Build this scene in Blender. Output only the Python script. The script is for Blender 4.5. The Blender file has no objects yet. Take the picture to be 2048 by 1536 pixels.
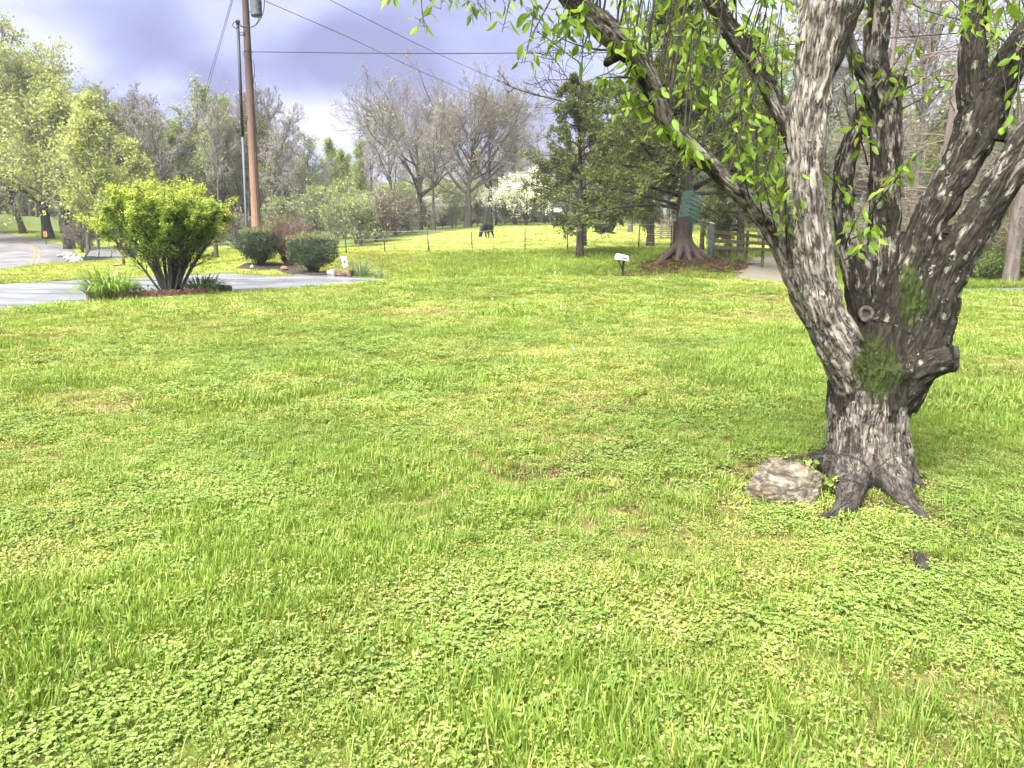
import bpy, bmesh, math, random
import numpy as np
from mathutils import Vector, Matrix, Euler, noise as mnoise

scene = bpy.context.scene
C = scene.collection

# ------------------------------------------------------------------ camera
F = 1479.0            # focal length in photo pixels (2048 wide)
PITCH = math.radians(10.27)
CAMH = 1.5
cam_data = bpy.data.cameras.new('camera')
cam_data.sensor_fit = 'HORIZONTAL'
cam_data.sensor_width = 36.0
cam_data.lens = F / 2048.0 * 36.0
cam_data.clip_start = 0.05
cam_data.clip_end = 4000.0
cam = bpy.data.objects.new('camera', cam_data)
cam.location = (0, 0, CAMH)
cam.rotation_euler = (math.radians(90) - PITCH, 0, 0)
C.objects.link(cam)
scene.camera = cam

# ------------------------------------------------------------------ sun + sky
SUN_DIR = Vector((0.42, 0.62, -1.0)).normalized()     # travel direction of the light
sun_data = bpy.data.lights.new('sun', 'SUN')
sun_data.energy = 2.6
sun_data.angle = math.radians(52)
sun_data.color = (1.0, 0.965, 0.90)
sun = bpy.data.objects.new('sun', sun_data)
sun.rotation_euler = SUN_DIR.to_track_quat('-Z', 'Y').to_euler()
sun.location = (-20, -30, 50)
C.objects.link(sun)

world = bpy.data.worlds.new('World')
scene.world = world
world.use_nodes = True
wt = world.node_tree
wt.nodes.clear()
def wn(t, **k):
    n = wt.nodes.new(t)
    for a, b in k.items():
        setattr(n, a, b)
    return n
w_out = wn('ShaderNodeOutputWorld')
w_bg = wn('ShaderNodeBackground')
w_bg.inputs['Strength'].default_value = 0.1
w_sky = wn('ShaderNodeTexSky', sky_type='NISHITA')
w_sky.sun_disc = False
w_sky.sun_elevation = math.asin(-SUN_DIR.z)
w_sky.sun_rotation = math.atan2(-SUN_DIR.x, -SUN_DIR.y)
w_co = wn('ShaderNodeTexCoord')
w_map = wn('ShaderNodeMapping')
w_map.inputs['Scale'].default_value = (1.0, 1.0, 2.0)
w_map.inputs['Location'].default_value = (3.15, 0.3, 0.72)
w_n1 = wn('ShaderNodeTexNoise')
w_n1.inputs['Scale'].default_value = 2.6
w_n1.inputs['Detail'].default_value = 6.0
w_n1.inputs['Roughness'].default_value = 0.52
w_n1.inputs['Distortion'].default_value = 0.35
w_n2 = wn('ShaderNodeTexNoise')
w_n2.inputs['Scale'].default_value = 1.1
w_n2.inputs['Detail'].default_value = 2.0
w_add = wn('ShaderNodeMath', operation='MULTIPLY_ADD')
w_add.inputs[1].default_value = 0.62
w_mul2 = wn('ShaderNodeMath', operation='MULTIPLY')
w_mul2.inputs[1].default_value = 0.42
w_ramp = wn('ShaderNodeValToRGB')
SKYK = 1.3
cr = w_ramp.color_ramp
cr.elements[0].position = 0.36
cr.elements[0].color = (0.30 * SKYK, 0.315 * SKYK, 0.56 * SKYK, 1)
cr.elements[1].position = 0.66
cr.elements[1].color = (0.80 * SKYK, 0.82 * SKYK, 0.97 * SKYK, 1)
e = cr.elements.new(0.46); e.color = (0.42 * SKYK, 0.45 * SKYK, 0.75 * SKYK, 1)
e = cr.elements.new(0.54); e.color = (0.56 * SKYK, 0.60 * SKYK, 0.92 * SKYK, 1)
w_skm = wn('ShaderNodeMix', data_type='RGBA')
w_skm.inputs['Factor'].default_value = 0.93
w_sks = wn('ShaderNodeMix', data_type='RGBA', blend_type='MULTIPLY')
w_sks.inputs['Factor'].default_value = 1.0
w_sks.inputs[7].default_value = (0.25, 0.25, 0.25, 1)
L = wt.links.new
L(w_co.outputs['Generated'], w_map.inputs['Vector'])
L(w_map.outputs['Vector'], w_n1.inputs['Vector'])
L(w_map.outputs['Vector'], w_n2.inputs['Vector'])
L(w_n2.outputs['Fac'], w_mul2.inputs[0])
L(w_n1.outputs['Fac'], w_add.inputs[0])
L(w_mul2.outputs[0], w_add.inputs[2])
# broad light breaks and heavy parts of the cloud deck, placed by direction (photo pixel -> direction)
def _skydir(u, v):
    a, b = (u - 1024.0) / F, -(v - 768.0) / F
    d = Vector((a, math.cos(PITCH) + b * math.sin(PITCH), -math.sin(PITCH) + b * math.cos(PITCH))).normalized()
    return (d.x, d.y, d.z * 1.7)
w_map2 = wn('ShaderNodeMapping'); w_map2.inputs['Scale'].default_value = (1.0, 1.0, 1.7)
L(w_co.outputs['Generated'], w_map2.inputs['Vector'])
w_wn = wn('ShaderNodeTexNoise'); w_wn.inputs['Scale'].default_value = 9.0; w_wn.inputs['Detail'].default_value = 4.0
L(w_map2.outputs[0], w_wn.inputs['Vector'])
w_wm = wn('ShaderNodeVectorMath', operation='MULTIPLY_ADD'); w_wm.inputs[1].default_value = (.10, .10, .10)
L(w_wn.outputs['Color'], w_wm.inputs[0]); L(w_map2.outputs[0], w_wm.inputs[2])
prev = w_add.outputs[0]
for (u, v, rad, wgt) in ((20, 0, .18, .13), (130, 105, .10, .13), (625, 228, .13, .32), (730, 200, .09, .14), (330, 175, .07, .17), (700, 140, .16, -.34), (270, 70, .15, -.20), (450, 190, .10, -.20), (620, 30, .12, .08), (1850, 60, .45, .18), (1000, 230, .14, .06), (900, 60, .16, -.05)):
    c = _skydir(u, v)
    di = wn('ShaderNodeVectorMath', operation='DISTANCE'); di.inputs[1].default_value = (c[0] + .05, c[1] + .05, c[2] + .05)
    L(w_wm.outputs[0], di.inputs[0])
    mr = wn('ShaderNodeMapRange', interpolation_type='SMOOTHSTEP')
    mr.inputs['From Min'].default_value = 0.0; mr.inputs['From Max'].default_value = rad; mr.inputs['To Min'].default_value = wgt; mr.inputs['To Max'].default_value = 0.0
    L(di.outputs['Value'], mr.inputs['Value'])
    ad = wn('ShaderNodeMath', operation='ADD')
    L(prev, ad.inputs[0]); L(mr.outputs[0], ad.inputs[1]); prev = ad.outputs[0]
L(prev, w_ramp.inputs['Fac'])
L(w_sky.outputs['Color'], w_sks.inputs[6])
L(w_sks.outputs[2], w_skm.inputs[6])
L(w_ramp.outputs['Color'], w_skm.inputs[7])
L(w_skm.outputs[2], w_bg.inputs['Color'])
L(w_bg.outputs['Background'], w_out.inputs['Surface'])

scene.view_settings.view_transform = 'Standard'
scene.view_settings.look = 'None'
scene.view_settings.gamma = 1.0
scene.view_settings.use_curve_mapping = False
scene.view_settings.exposure = 3.2
scene.cycles.use_adaptive_sampling = True
scene.cycles.adaptive_threshold = 0.03
scene.cycles.volume_bounces = 0
scene.cycles.max_bounces = 4
scene.cycles.diffuse_bounces = 2
scene.cycles.glossy_bounces = 2
scene.cycles.transmission_bounces = 2
scene.cycles.transparent_max_bounces = 4
scene.cycles.caustics_reflective = False
scene.cycles.caustics_refractive = False

# ------------------------------------------------------------------ photo geometry
CP, SP = math.cos(PITCH), math.sin(PITCH)
def ray(u, v):
    a = (u - 1024.0) / F
    b = -(v - 768.0) / F
    return a, CP + b * SP, -SP + b * CP
def P(u, v, Y):
    """world point seen at photo pixel (u,v) at forward distance Y"""
    dx, dy, dz = ray(u, v)
    t = Y / dy
    return Vector((dx * t, Y, CAMH + dz * t))
def depth(u, v, Y):
    return Y / ray(u, v)[1]
def PG(u, v, z=0.0):
    dx, dy, dz = ray(u, v)
    t = (z - CAMH) / dz
    return Vector((dx * t, dy * t, z))
def project(p):
    """numpy (N,3) -> photo pixels"""
    q = np.asarray(p, float) - np.array([0, 0, CAMH])
    dep = q[:, 1] * CP - q[:, 2] * SP
    up = q[:, 1] * SP + q[:, 2] * CP
    dep = np.where(np.abs(dep) < 1e-6, 1e-6, dep)
    return 1024 + F * q[:, 0] / dep, 768 - F * up / dep, dep

# ------------------------------------------------------------------ numpy noise
def _hash(ix, iy, iz, seed):
    h = (ix.astype(np.int64) * 374761393 + iy.astype(np.int64) * 668265263 + iz.astype(np.int64) * 2147483647 + seed * 974634777) & 0xffffffff
    h = ((h ^ (h >> 13)) * 1274126177) & 0xffffffff
    h = h ^ (h >> 16)
    return (h & 0xffffff) / float(0xffffff)
def vnoise(x, y, z=None, seed=0):
    x = np.asarray(x, float); y = np.asarray(y, float)
    z = np.zeros_like(x) if z is None else np.asarray(z, float)
    ix, iy, iz = np.floor(x).astype(int), np.floor(y).astype(int), np.floor(z).astype(int)
    fx, fy, fz = x - ix, y - iy, z - iz
    s = lambda t: t * t * (3 - 2 * t)
    fx, fy, fz = s(fx), s(fy), s(fz)
    r = 0
    for dx in (0, 1):
        for dy in (0, 1):
            for dz in (0, 1):
                w = (fx if dx else 1 - fx) * (fy if dy else 1 - fy) * (fz if dz else 1 - fz)
                r = r + w * _hash(ix + dx, iy + dy, iz + dz, seed)
    return r
def fbm(x, y, z=None, seed=0, octaves=4, gain=0.5):
    a, tot, r = 1.0, 0.0, 0.0
    x = np.asarray(x, float); y = np.asarray(y, float)
    f = 1.0
    for o in range(octaves):
        r = r + a * vnoise(x * f, y * f, None if z is None else np.asarray(z) * f, seed + o * 17)
        tot += a
        a *= gain; f *= 2.03
    return r / tot
def smooth(a, b, x):
    t = np.clip((np.asarray(x, float) - a) / (b - a), 0, 1)
    return t * t * (3 - 2 * t)

# ------------------------------------------------------------------ object helpers
def tag(o, label=None, cat=None, group=None, kind=None):
    if label: o['label'] = label
    if cat: o['category'] = cat
    if group: o['group'] = group
    if kind: o['kind'] = kind
    return o
def empty(name, loc=(0, 0, 0), rz=0.0, label=None, cat=None, group=None):
    o = bpy.data.objects.new(name, None)
    o.empty_display_size = 0.2
    o.location = loc
    o.rotation_euler = (0, 0, rz)
    C.objects.link(o)
    return tag(o, label, cat, group)
def link(name, me, mat=None, parent=None, loc=None):
    o = bpy.data.objects.new(name, me)
    if mat is not None and not me.materials:
        me.materials.append(mat)
    C.objects.link(o)
    if parent is not None:
        o.parent = parent
    if loc is not None:
        o.location = loc
    return o
def np_mesh(name, V, quads=None, tris=None, smooth_shade=True, polys=None):
    me = bpy.data.meshes.new(name)
    V = np.asarray(V, np.float32).reshape(-1, 3)
    idx, starts, totals = [], [], []
    n = 0
    for arr, k in ((quads, 4), (tris, 3)):
        if arr is None or len(arr) == 0:
            continue
        arr = np.asarray(arr, np.int32).reshape(-1, k)
        idx.append(arr.ravel())
        starts.append(n + np.arange(len(arr)) * k)
        totals.append(np.full(len(arr), k))
        n += arr.size
    me.vertices.add(len(V))
    me.vertices.foreach_set('co', V.ravel())
    if idx:
        idx = np.concatenate(idx); starts = np.concatenate(starts); totals = np.concatenate(totals)
        me.loops.add(len(idx))
        me.loops.foreach_set('vertex_index', idx.astype(np.int32))
        me.polygons.add(len(starts))
        me.polygons.foreach_set('loop_start', starts.astype(np.int32))
        me.polygons.foreach_set('loop_total', totals.astype(np.int32))
        if smooth_shade:
            me.polygons.foreach_set('use_smooth', np.ones(len(starts), bool))
    me.update(calc_edges=True)
    me.validate()
    return me
def fattr(me, name, vals, typ='FLOAT', domain='POINT'):
    a = me.attributes.new(name, typ, domain)
    vals = np.asarray(vals, np.float32)
    a.data.foreach_set('vector' if typ == 'FLOAT_VECTOR' else 'value', vals.ravel())
class MB:
    """collects numpy geometry"""
    def __init__(self):
        self.V, self.Q, self.T, self.n = [], [], [], 0
    def add(self, V, quads=None, tris=None):
        V = np.asarray(V, float).reshape(-1, 3)
        if quads is not None and len(quads):
            self.Q.append(np.asarray(quads).reshape(-1, 4) + self.n)
        if tris is not None and len(tris):
            self.T.append(np.asarray(tris).reshape(-1, 3) + self.n)
        self.V.append(V)
        self.n += len(V)
        return self
    def tubes(self, Pts, R, sides=6, cap=False):
        """Pts (N,k,3), R (N,k)"""
        Pts = np.asarray(Pts, float); R = np.asarray(R, float)
        if Pts.ndim == 2:
            Pts = Pts[None]; R = R[None]
        N, k, _ = Pts.shape
        if N == 0:
            return self
        tan = np.empty_like(Pts)
        tan[:, 1:-1] = Pts[:, 2:] - Pts[:, :-2]
        tan[:, 0] = Pts[:, 1] - Pts[:, 0]
        tan[:, -1] = Pts[:, -1] - Pts[:, -2]
        tan /= np.linalg.norm(tan, axis=2, keepdims=True) + 1e-9
        m = tan.mean(axis=1)
        ref = np.where(np.abs(m[:, 2:3]) < 0.85, np.array([[0, 0, 1.0]]), np.array([[1.0, 0.13, 0]]))
        a = np.cross(tan, ref[:, None, :])
        a /= np.linalg.norm(a, axis=2, keepdims=True) + 1e-9
        b = np.cross(tan, a)
        th = np.arange(sides) / sides * 2 * math.pi
        V = Pts[:, :, None, :] + R[:, :, None, None] * (np.cos(th)[None, None, :, None] * a[:, :, None, :] + np.sin(th)[None, None, :, None] * b[:, :, None, :])
        base = (np.arange(N) * k * sides)[:, None, None]
        ri = (np.arange(k - 1) * sides)[None, :, None]
        s0 = np.arange(sides)[None, None, :]
        s1 = (s0 + 1) % sides
        q = np.stack([base + ri + s0, base + ri + s1, base + ri + sides + s1, base + ri + sides + s0], -1).reshape(-1, 4)
        tr = None
        Vf = V.reshape(-1, 3)
        if cap:
            ends = []
            nv = len(Vf)
            extra = np.concatenate([Pts[:, 0], Pts[:, -1]])
            for i in range(N):
                for s in range(sides):
                    s2 = (s + 1) % sides
                    ends.append((i * k * sides + s2, i * k * sides + s, nv + i))
                    o = i * k * sides + (k - 1) * sides
                    ends.append((o + s, o + s2, nv + N + i))
            Vf = np.concatenate([Vf, extra]); tr = np.array(ends)
        return self.add(Vf, q, tr)
    def box(self, c, size, rot=None, taper=1.0):
        c = np.asarray(c, float); s = np.asarray(size, float) / 2
        v = np.array([[-1, -1, -1], [1, -1, -1], [1, 1, -1], [-1, 1, -1], [-1, -1, 1], [1, -1, 1], [1, 1, 1], [-1, 1, 1]], float)
        v[4:, :2] *= taper
        v = v * s
        if rot is not None:
            v = v @ np.array(rot).T
        return self.add(v + c, [[0, 3, 2, 1], [4, 5, 6, 7], [0, 1, 5, 4], [1, 2, 6, 5], [2, 3, 7, 6], [3, 0, 4, 7]])
    def cards(self, pos, d, nrm, ln, wd, shape='diamond', bend=0.0):
        """leaf cards: base point pos, direction d, normal nrm, length, width arrays"""
        pos = np.asarray(pos, float); N = len(pos)
        if N == 0:
            return self
        d = d / (np.linalg.norm(d, axis=1, keepdims=True) + 1e-9)
        s = np.cross(d, nrm); s /= np.linalg.norm(s, axis=1, keepdims=True) + 1e-9
        n2 = np.cross(s, d)
        ln = np.broadcast_to(ln, (N,))[:, None]; wd = np.broadcast_to(wd, (N,))[:, None]
        if shape == 'diamond':
            V = np.stack([pos, pos + d * ln * .45 + s * wd * .5, pos + d * ln - n2 * bend * ln, pos + d * ln * .45 - s * wd * .5], 1)
            i = np.arange(N)[:, None] * 4
            return self.add(V.reshape(-1, 3), quads=i + np.array([[0, 1, 2, 3]]))
        if shape == 'leaf':      # folded, curved leaf of 8 triangles
            ts = [0.0, 0.28, 0.62, 1.0]; ws = [0.08, 1.0, 0.78, 0.03]
            rows = []
            for t, w in zip(ts, ws):
                c = pos + d * ln * t - n2 * (bend * ln * t * t)
                rows += [c + s * wd * .5 * w + n2 * wd * .16 * w, c, c - s * wd * .5 * w + n2 * wd * .16 * w]
            V = np.stack(rows, 1)
            i = np.arange(N)[:, None, None] * 12
            q = np.array([[3 * r + c, 3 * r + c + 1, 3 * r + c + 4, 3 * r + c + 3] for r in range(3) for c in range(2)])
            return self.add(V.reshape(-1, 3), quads=(i + q[None]).reshape(-1, 4))
        if shape == 'blade':     # grass blade: 3 segments
            ts = [0.0, 0.4, 0.75, 1.0]; ws = [0.9, 1.0, 0.7, 0.08]
            rows = []
            for t, w in zip(ts, ws):
                c = pos + d * ln * t * (1 - .25 * bend * t)
                c = c + np.array([0, 0, -1.0]) * (bend * ln * t * t * .55)
                rows += [c + s * wd * .5 * w, c - s * wd * .5 * w]
            V = np.stack(rows, 1)
            i = np.arange(N)[:, None, None] * 8
            q = np.array([[2 * r, 2 * r + 1, 2 * r + 3, 2 * r + 2] for r in range(3)])
            return self.add(V.reshape(-1, 3), quads=(i + q[None]).reshape(-1, 4))
    def mesh(self, name, smooth_shade=True):
        V = np.concatenate(self.V) if self.V else np.zeros((0, 3))
        return np_mesh(name, V, np.concatenate(self.Q) if self.Q else None, np.concatenate(self.T) if self.T else None, smooth_shade)
def bm_mesh(name, bm, smooth_shade=False):
    me = bpy.data.meshes.new(name)
    bm.to_mesh(me); bm.free()
    if smooth_shade:
        for p in me.polygons: p.use_smooth = True
    return me
def bev_box(size, bevel=0.01, seg=2, loc=(0, 0, 0)):
    bm = bmesh.new()
    bmesh.ops.create_cube(bm, size=1.0)
    bmesh.ops.scale(bm, vec=size, verts=bm.verts)
    if bevel > 0:
        bmesh.ops.bevel(bm, geom=bm.edges[:], offset=bevel, segments=seg, affect='EDGES')
    bmesh.ops.translate(bm, vec=loc, verts=bm.verts)
    return bm
def apply_mods(o, name):
    dg = bpy.context.evaluated_depsgraph_get()
    me = bpy.data.meshes.new_from_object(o.evaluated_get(dg))
    me.name = name
    return me
def skin_mesh(name, verts, edges, radii, sub=2):
    me = bpy.data.meshes.new(name + '_sk')
    me.from_pydata(verts, edges, [])
    o = bpy.data.objects.new(name + '_sk', me)
    C.objects.link(o)
    o.modifiers.new('s', 'SKIN')
    for i, r in enumerate(radii):
        sv = me.skin_vertices[0].data[i]
        sv.radius = (r, r) if not isinstance(r, tuple) else r
    me.skin_vertices[0].data[0].use_root = True
    m = o.modifiers.new('d', 'SUBSURF'); m.levels = sub; m.render_levels = sub
    out = apply_mods(o, name)
    for p in out.polygons: p.use_smooth = True
    bpy.data.objects.remove(o)
    return out

# ------------------------------------------------------------------ materials
def new_mat(name):
    m = bpy.data.materials.new(name)
    m.use_nodes = True
    nt = m.node_tree
    nt.nodes.clear()
    return m, nt
class NT:
    def __init__(self, nt): self.nt = nt
    def n(self, t, ins=None, **k):
        nd = self.nt.nodes.new(t)
        for a, b in k.items(): setattr(nd, a, b)
        for a, b in (ins or {}).items():
            if hasattr(b, 'is_output'): self.nt.links.new(b, nd.inputs[a])
            else: nd.inputs[a].default_value = b
        return nd
    def noise(self, vec, scale, detail=4, rough=0.55, dist=0.0):
        i = {'Scale': scale, 'Detail': detail, 'Roughness': rough, 'Distortion': dist}
        if vec is not None: i['Vector'] = vec
        return self.n('ShaderNodeTexNoise', i).outputs['Fac']
    def mapping(self, vec, scale=(1, 1, 1), loc=(0, 0, 0), rot=(0, 0, 0)):
        return self.n('ShaderNodeMapping', {'Vector': vec, 'Scale': scale, 'Location': loc, 'Rotation': rot}).outputs[0]
    def ramp(self, fac, *stops):
        nd = self.n('ShaderNodeValToRGB', {'Fac': fac})
        el = nd.color_ramp.elements
        while len(el) > 1: el.remove(el[-1])
        for i, (p, c) in enumerate(stops):
            x = el[0] if i == 0 else el.new(p)
            x.position = p
            x.color = (c[0], c[1], c[2], 1) if not isinstance(c, (int, float)) else (c, c, c, 1)
        return nd.outputs['Color']
    def mix(self, fac, a, b, blend='MIX'):
        nd = self.n('ShaderNodeMix', data_type='RGBA', blend_type=blend)
        for i, x in ((0, fac), (6, a), (7, b)):
            if hasattr(x, 'is_output'): self.nt.links.new(x, nd.inputs[i])
            elif isinstance(x, (int, float)): nd.inputs[i].default_value = x if i == 0 else (x, x, x, 1)
            else: nd.inputs[i].default_value = (x[0], x[1], x[2], 1)
        return nd.outputs[2]
    def math(self, op, a, b=0.0, clamp=False):
        nd = self.n('ShaderNodeMath', operation=op, use_clamp=clamp)
        for i, x in ((0, a), (1, b)):
            if hasattr(x, 'is_output'): self.nt.links.new(x, nd.inputs[i])
            else: nd.inputs[i].default_value = x
        return nd.outputs[0]
    def attr(self, name, out='Fac'):
        return self.n('ShaderNodeAttribute', attribute_name=name).outputs[out]
    def pos(self): return self.n('ShaderNodeNewGeometry').outputs['Position']
    def obj(self): return self.n('ShaderNodeTexCoord').outputs['Object']
    def island(self): return self.n('ShaderNodeNewGeometry').outputs['Random Per Island']
    def orand(self): return self.n('ShaderNodeObjectInfo').outputs['Random']
    def bump(self, h, strength=0.5, dist=0.02):
        return self.n('ShaderNodeBump', {'Height': h, 'Strength': strength, 'Distance': dist}).outputs[0]
    def out(self, color, rough=0.8, normal=None, spec=0.3, metal=0.0, transl=0.0, tcolor=None):
        i = {'Base Color': color if hasattr(color, 'is_output') else (*color, 1), 'Roughness': rough, 'Specular IOR Level': spec, 'Metallic': metal}
        if normal is not None: i['Normal'] = normal
        b = self.n('ShaderNodeBsdfPrincipled', i)
        sh = b.outputs[0]
        if transl > 0:
            t = self.n('ShaderNodeBsdfTranslucent', {'Color': (tcolor if tcolor is not None else (color if hasattr(color, 'is_output') else (*color, 1)))})
            sh = self.n('ShaderNodeMixShader', {0: transl, 1: sh, 2: t.outputs[0]}).outputs[0]
        self.n('ShaderNodeOutputMaterial', {'Surface': sh})
def leaf_mat(name, c1, c2, c3=None, transl=0.35, rough=0.5, spec=0.35, patch=0.6, pscale=0.9, dry=None):
    """foliage colour: varies leaf by leaf (island) and patch by patch (world noise)"""
    m, nt = new_mat(name); g = NT(nt)
    col = g.ramp(g.island(), (0.0, c1), (0.6, c2), (1.0, c3 if c3 else c2))
    nz = g.noise(g.pos(), pscale, 3, 0.6)
    col = g.mix(patch, col, g.ramp(nz, (0.3, 0.62), (0.7, 1.35)), 'MULTIPLY')
    if dry:
        nd = g.noise(g.mapping(g.pos(), loc=(31, 7, 0)), dry[1], 3, 0.6)
        col = g.mix(g.ramp(nd, (dry[2], 0.0), (dry[2] + .12, 1.0)), col, dry[0])
    tc = g.mix(1.0, col, (1.25, 1.25, 0.55), 'MULTIPLY')
    g.out(col, rough, None, spec, 0, transl, tc)
    return m
def flat_mat(name, c, rough=0.6, metal=0.0, spec=0.4, var=0.25, scale=8.0, c2=None, bump=0.0):
    m, nt = new_mat(name); g = NT(nt)
    nz = g.noise(g.obj(), scale, 5, 0.6)
    col = g.mix(g.ramp(nz, (0.3, 0.0), (0.7, 1.0)), tuple(x * (1 - var) for x in c), c2 if c2 else tuple(min(1, x * (1 + var)) for x in c))
    g.out(col, rough, g.bump(nz, bump, 0.02) if bump else None, spec, metal)
    return m
def bark_mat(name, dark, light, scale=1.0, moss=None, bump=0.6):
    m, nt = new_mat(name); g = NT(nt)
    co = g.mapping(g.obj(), (6 * scale, 6 * scale, 1.2 * scale))
    nz = g.noise(co, 2.0, 6, 0.65, 0.4)
    col = g.ramp(nz, (0.3, dark), (0.68, light))
    if moss:
        n2 = g.noise(g.obj(), 1.3 * scale, 4, 0.6)
        col = g.mix(g.ramp(n2, (0.5, 0.0), (0.62, 0.8)), col, moss)
    g.out(col, 0.9, g.bump(nz, bump, 0.03), 0.15)
    return m
# ------------------------------------------------------------------ terrain
_ctl = []
def cxyz(*pts): _ctl.extend(pts)
def cpix(*pts): _ctl.extend([tuple(P(*p)) for p in pts])
cxyz((0, -40, 0), (-60, -40, 0), (60, -40, 0), (-18, -10, 0), (18, -10, 0), (0, 1, 0), (-5, 2, 0), (5, 2, 0), (1.9, 4.6, 0.02), (-3, 6, 0.03), (3.5, 7, 0.04),
     (0, 9, 0.08), (-6, 9.5, 0.1), (7, 10, 0.08), (-25, 5, 0.1), (25, 8, 0.05))
cpix((1024, 637, 14), (500, 636, 14), (1600, 640, 14), (2048, 640, 14), (1024, 597, 18.5), (1500, 604, 18), (1024, 557.5, 26), (1250, 558.5, 25.7), (1500, 564, 24.5), (1750, 575, 23.5), (1935, 587, 22), (2060, 588, 22),
     (-60, 626, 15), (0, 621, 15), (185, 603, 18), (330, 596, 19.2), (465, 587, 20.3), (640, 573, 23), (800, 561.5, 25.6),
     (0, 567, 22.6), (270, 553, 28), (560, 550, 29.5), (740, 556, 28),
     (900, 567, 29), (1024, 568, 29.5), (1245, 569, 29), (1500, 573, 27), (1935, 580, 24.5), (2060, 579, 24.5),
     (900, 562, 31.5), (1100, 563, 32), (1245, 561, 32), (800, 549, 33), (900, 532, 37), (1050, 534, 37), (1180, 532, 37),
     (700, 506, 42), (770, 504, 44), (857, 503, 44), (943, 504, 44), (1050, 501, 44), (1134, 498, 44), (1277, 499, 43),
     (1365, 514, 33), (1421, 518, 33), (1300, 536, 32.5), (1300, 558, 30.5), (1480, 557, 29.7), (1535, 538, 33.5), (1560, 521, 38), (1600, 505, 46), (1460, 522, 34),
     (1960, 571, 27), (2060, 558, 29.5), (1960, 548, 33), (2100, 545, 33),
     (770, 477, 70), (900, 462, 85), (1000, 454, 90), (1100, 452, 90), (1213, 464.5, 75), (1280, 457, 88), (1450, 471, 70), (1700, 475, 70), (975, 476.5, 70),
     (900, 452, 112), (1100, 442, 122), (1300, 445, 120),
     (625, 545, 29.5), (540, 529, 31.5), (690, 546, 31), (512, 521, 32.5), (600, 518, 36),
     (0, 549, 36), (130, 541, 38), (215, 539, 38), (330, 541, 35.5), (433, 515.5, 38), (470, 500, 46), (560, 503, 46),
     (0, 533, 49), (50, 531, 49), (115, 529, 50), (128, 513, 60), (60, 487, 75), (0, 472, 90), (13, 506, 62), (0, 493, 68), (-60, 497, 66), (-100, 462, 100),
     (225, 543, 55), (160, 532, 56), (290, 520, 60), (300, 492, 75), (160, 478, 84), (130, 463, 100), (60, 446, 112), (0, 433, 125), (-100, 425, 130),
     (450, 488, 72), (350, 487, 76), (600, 490, 66), (680, 499, 56), (300, 470, 112), (500, 466, 112), (700, 464, 112))
cxyz((-150, 200, 12), (0, 200, 12), (150, 200, 10), (-250, 350, 16), (0, 380, 17), (250, 350, 14), (200, 100, 4), (-200, 100, 8), (250, 0, 1), (-250, 0, 2), (80, 50, 1.5), (60, 25, 0.5), (-70, 40, 1.5), (-45, 22, 0.4))
_c = np.array(_ctl, float)
def _tps(r2): return np.where(r2 > 1e-9, 0.5 * r2 * np.log(r2 + 1e-12), 0.0)
_s = 30.0
_X = _c[:, :2] / _s
_K = _tps(((_X[:, None] - _X[None]) ** 2).sum(-1)) + np.eye(len(_X)) * 4e-4
_A = np.zeros((len(_X) + 3, len(_X) + 3))
_A[:len(_X), :len(_X)] = _K
_A[:len(_X), len(_X):] = np.c_[np.ones(len(_X)), _X]
_A[len(_X):, :len(_X)] = _A[:len(_X), len(_X):].T
_w = np.linalg.solve(_A, np.r_[_c[:, 2], 0, 0, 0])
def G(x, y):
    x = np.asarray(x, float); y = np.asarray(y, float)
    sh = x.shape
    q = np.c_[x.ravel(), y.ravel()] / _s
    out = np.empty(len(q))
    for i in range(0, len(q), 20000):
        b = q[i:i + 20000]
        out[i:i + 20000] = _tps(((b[:, None] - _X[None]) ** 2).sum(-1)) @ _w[:len(_X)] + np.c_[np.ones(len(b)), b] @ _w[len(_X):]
    return out.reshape(sh)
def g1(x, y): return float(G(np.array([x]), np.array([y]))[0])
def on_ground(u, Y):
    """point on the terrain in photo column u at forward distance Y (iterated)"""
    v = 560.0
    for _ in range(12):
        p = P(u, v, Y)
        z = g1(p.x, p.y)
        v = 768 - F * ((Y * SP + (z - CAMH) * CP) / (Y * CP - (z - CAMH) * SP))
    p = P(u, v, Y)
    return Vector((p.x, p.y, g1(p.x, p.y)))

def xy(*pts): return np.array([[P(*p).x, p[2]] for p in pts])
_near = xy((-500, 650, 12.2), (-300, 640, 13.2), (0, 620, 15), (185, 603, 18), (330, 594, 19.5), (465, 587, 20.5), (640, 572, 23), (800, 562, 25.5), (900, 560, 27.2), (1100, 560, 28.0), (1300, 560, 27.5), (1500, 565, 26.0), (1935, 585, 23.4), (2048, 584, 23.3), (2400, 584, 22.6))
_far = xy((-500, 580, 19.5), (-300, 575, 20.8), (0, 567, 22.6), (185, 557, 26.5), (330, 553, 28.2), (465, 551, 29.2), (640, 552, 29.0), (740, 556, 28.6), (800, 560, 29.0), (900, 560, 30.0), (1100, 560, 30.8), (1300, 560, 30.3), (1500, 565, 28.8), (1935, 580, 25.9), (2048, 580, 25.8), (2400, 580, 25.0))
def yn(x): return np.interp(x, _near[:, 0], _near[:, 1]) + 0.10 * np.sin(x * 2.1) + 0.06 * np.sin(x * 5.3 + 1)
def yf(x): return np.interp(x, _far[:, 0], _far[:, 1]) + 0.10 * np.sin(x * 1.7 + 2) + 0.05 * np.sin(x * 6.1)
def drive_in(x, y): return np.minimum(y - yn(x), yf(x) - y)          # >0 inside
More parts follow.
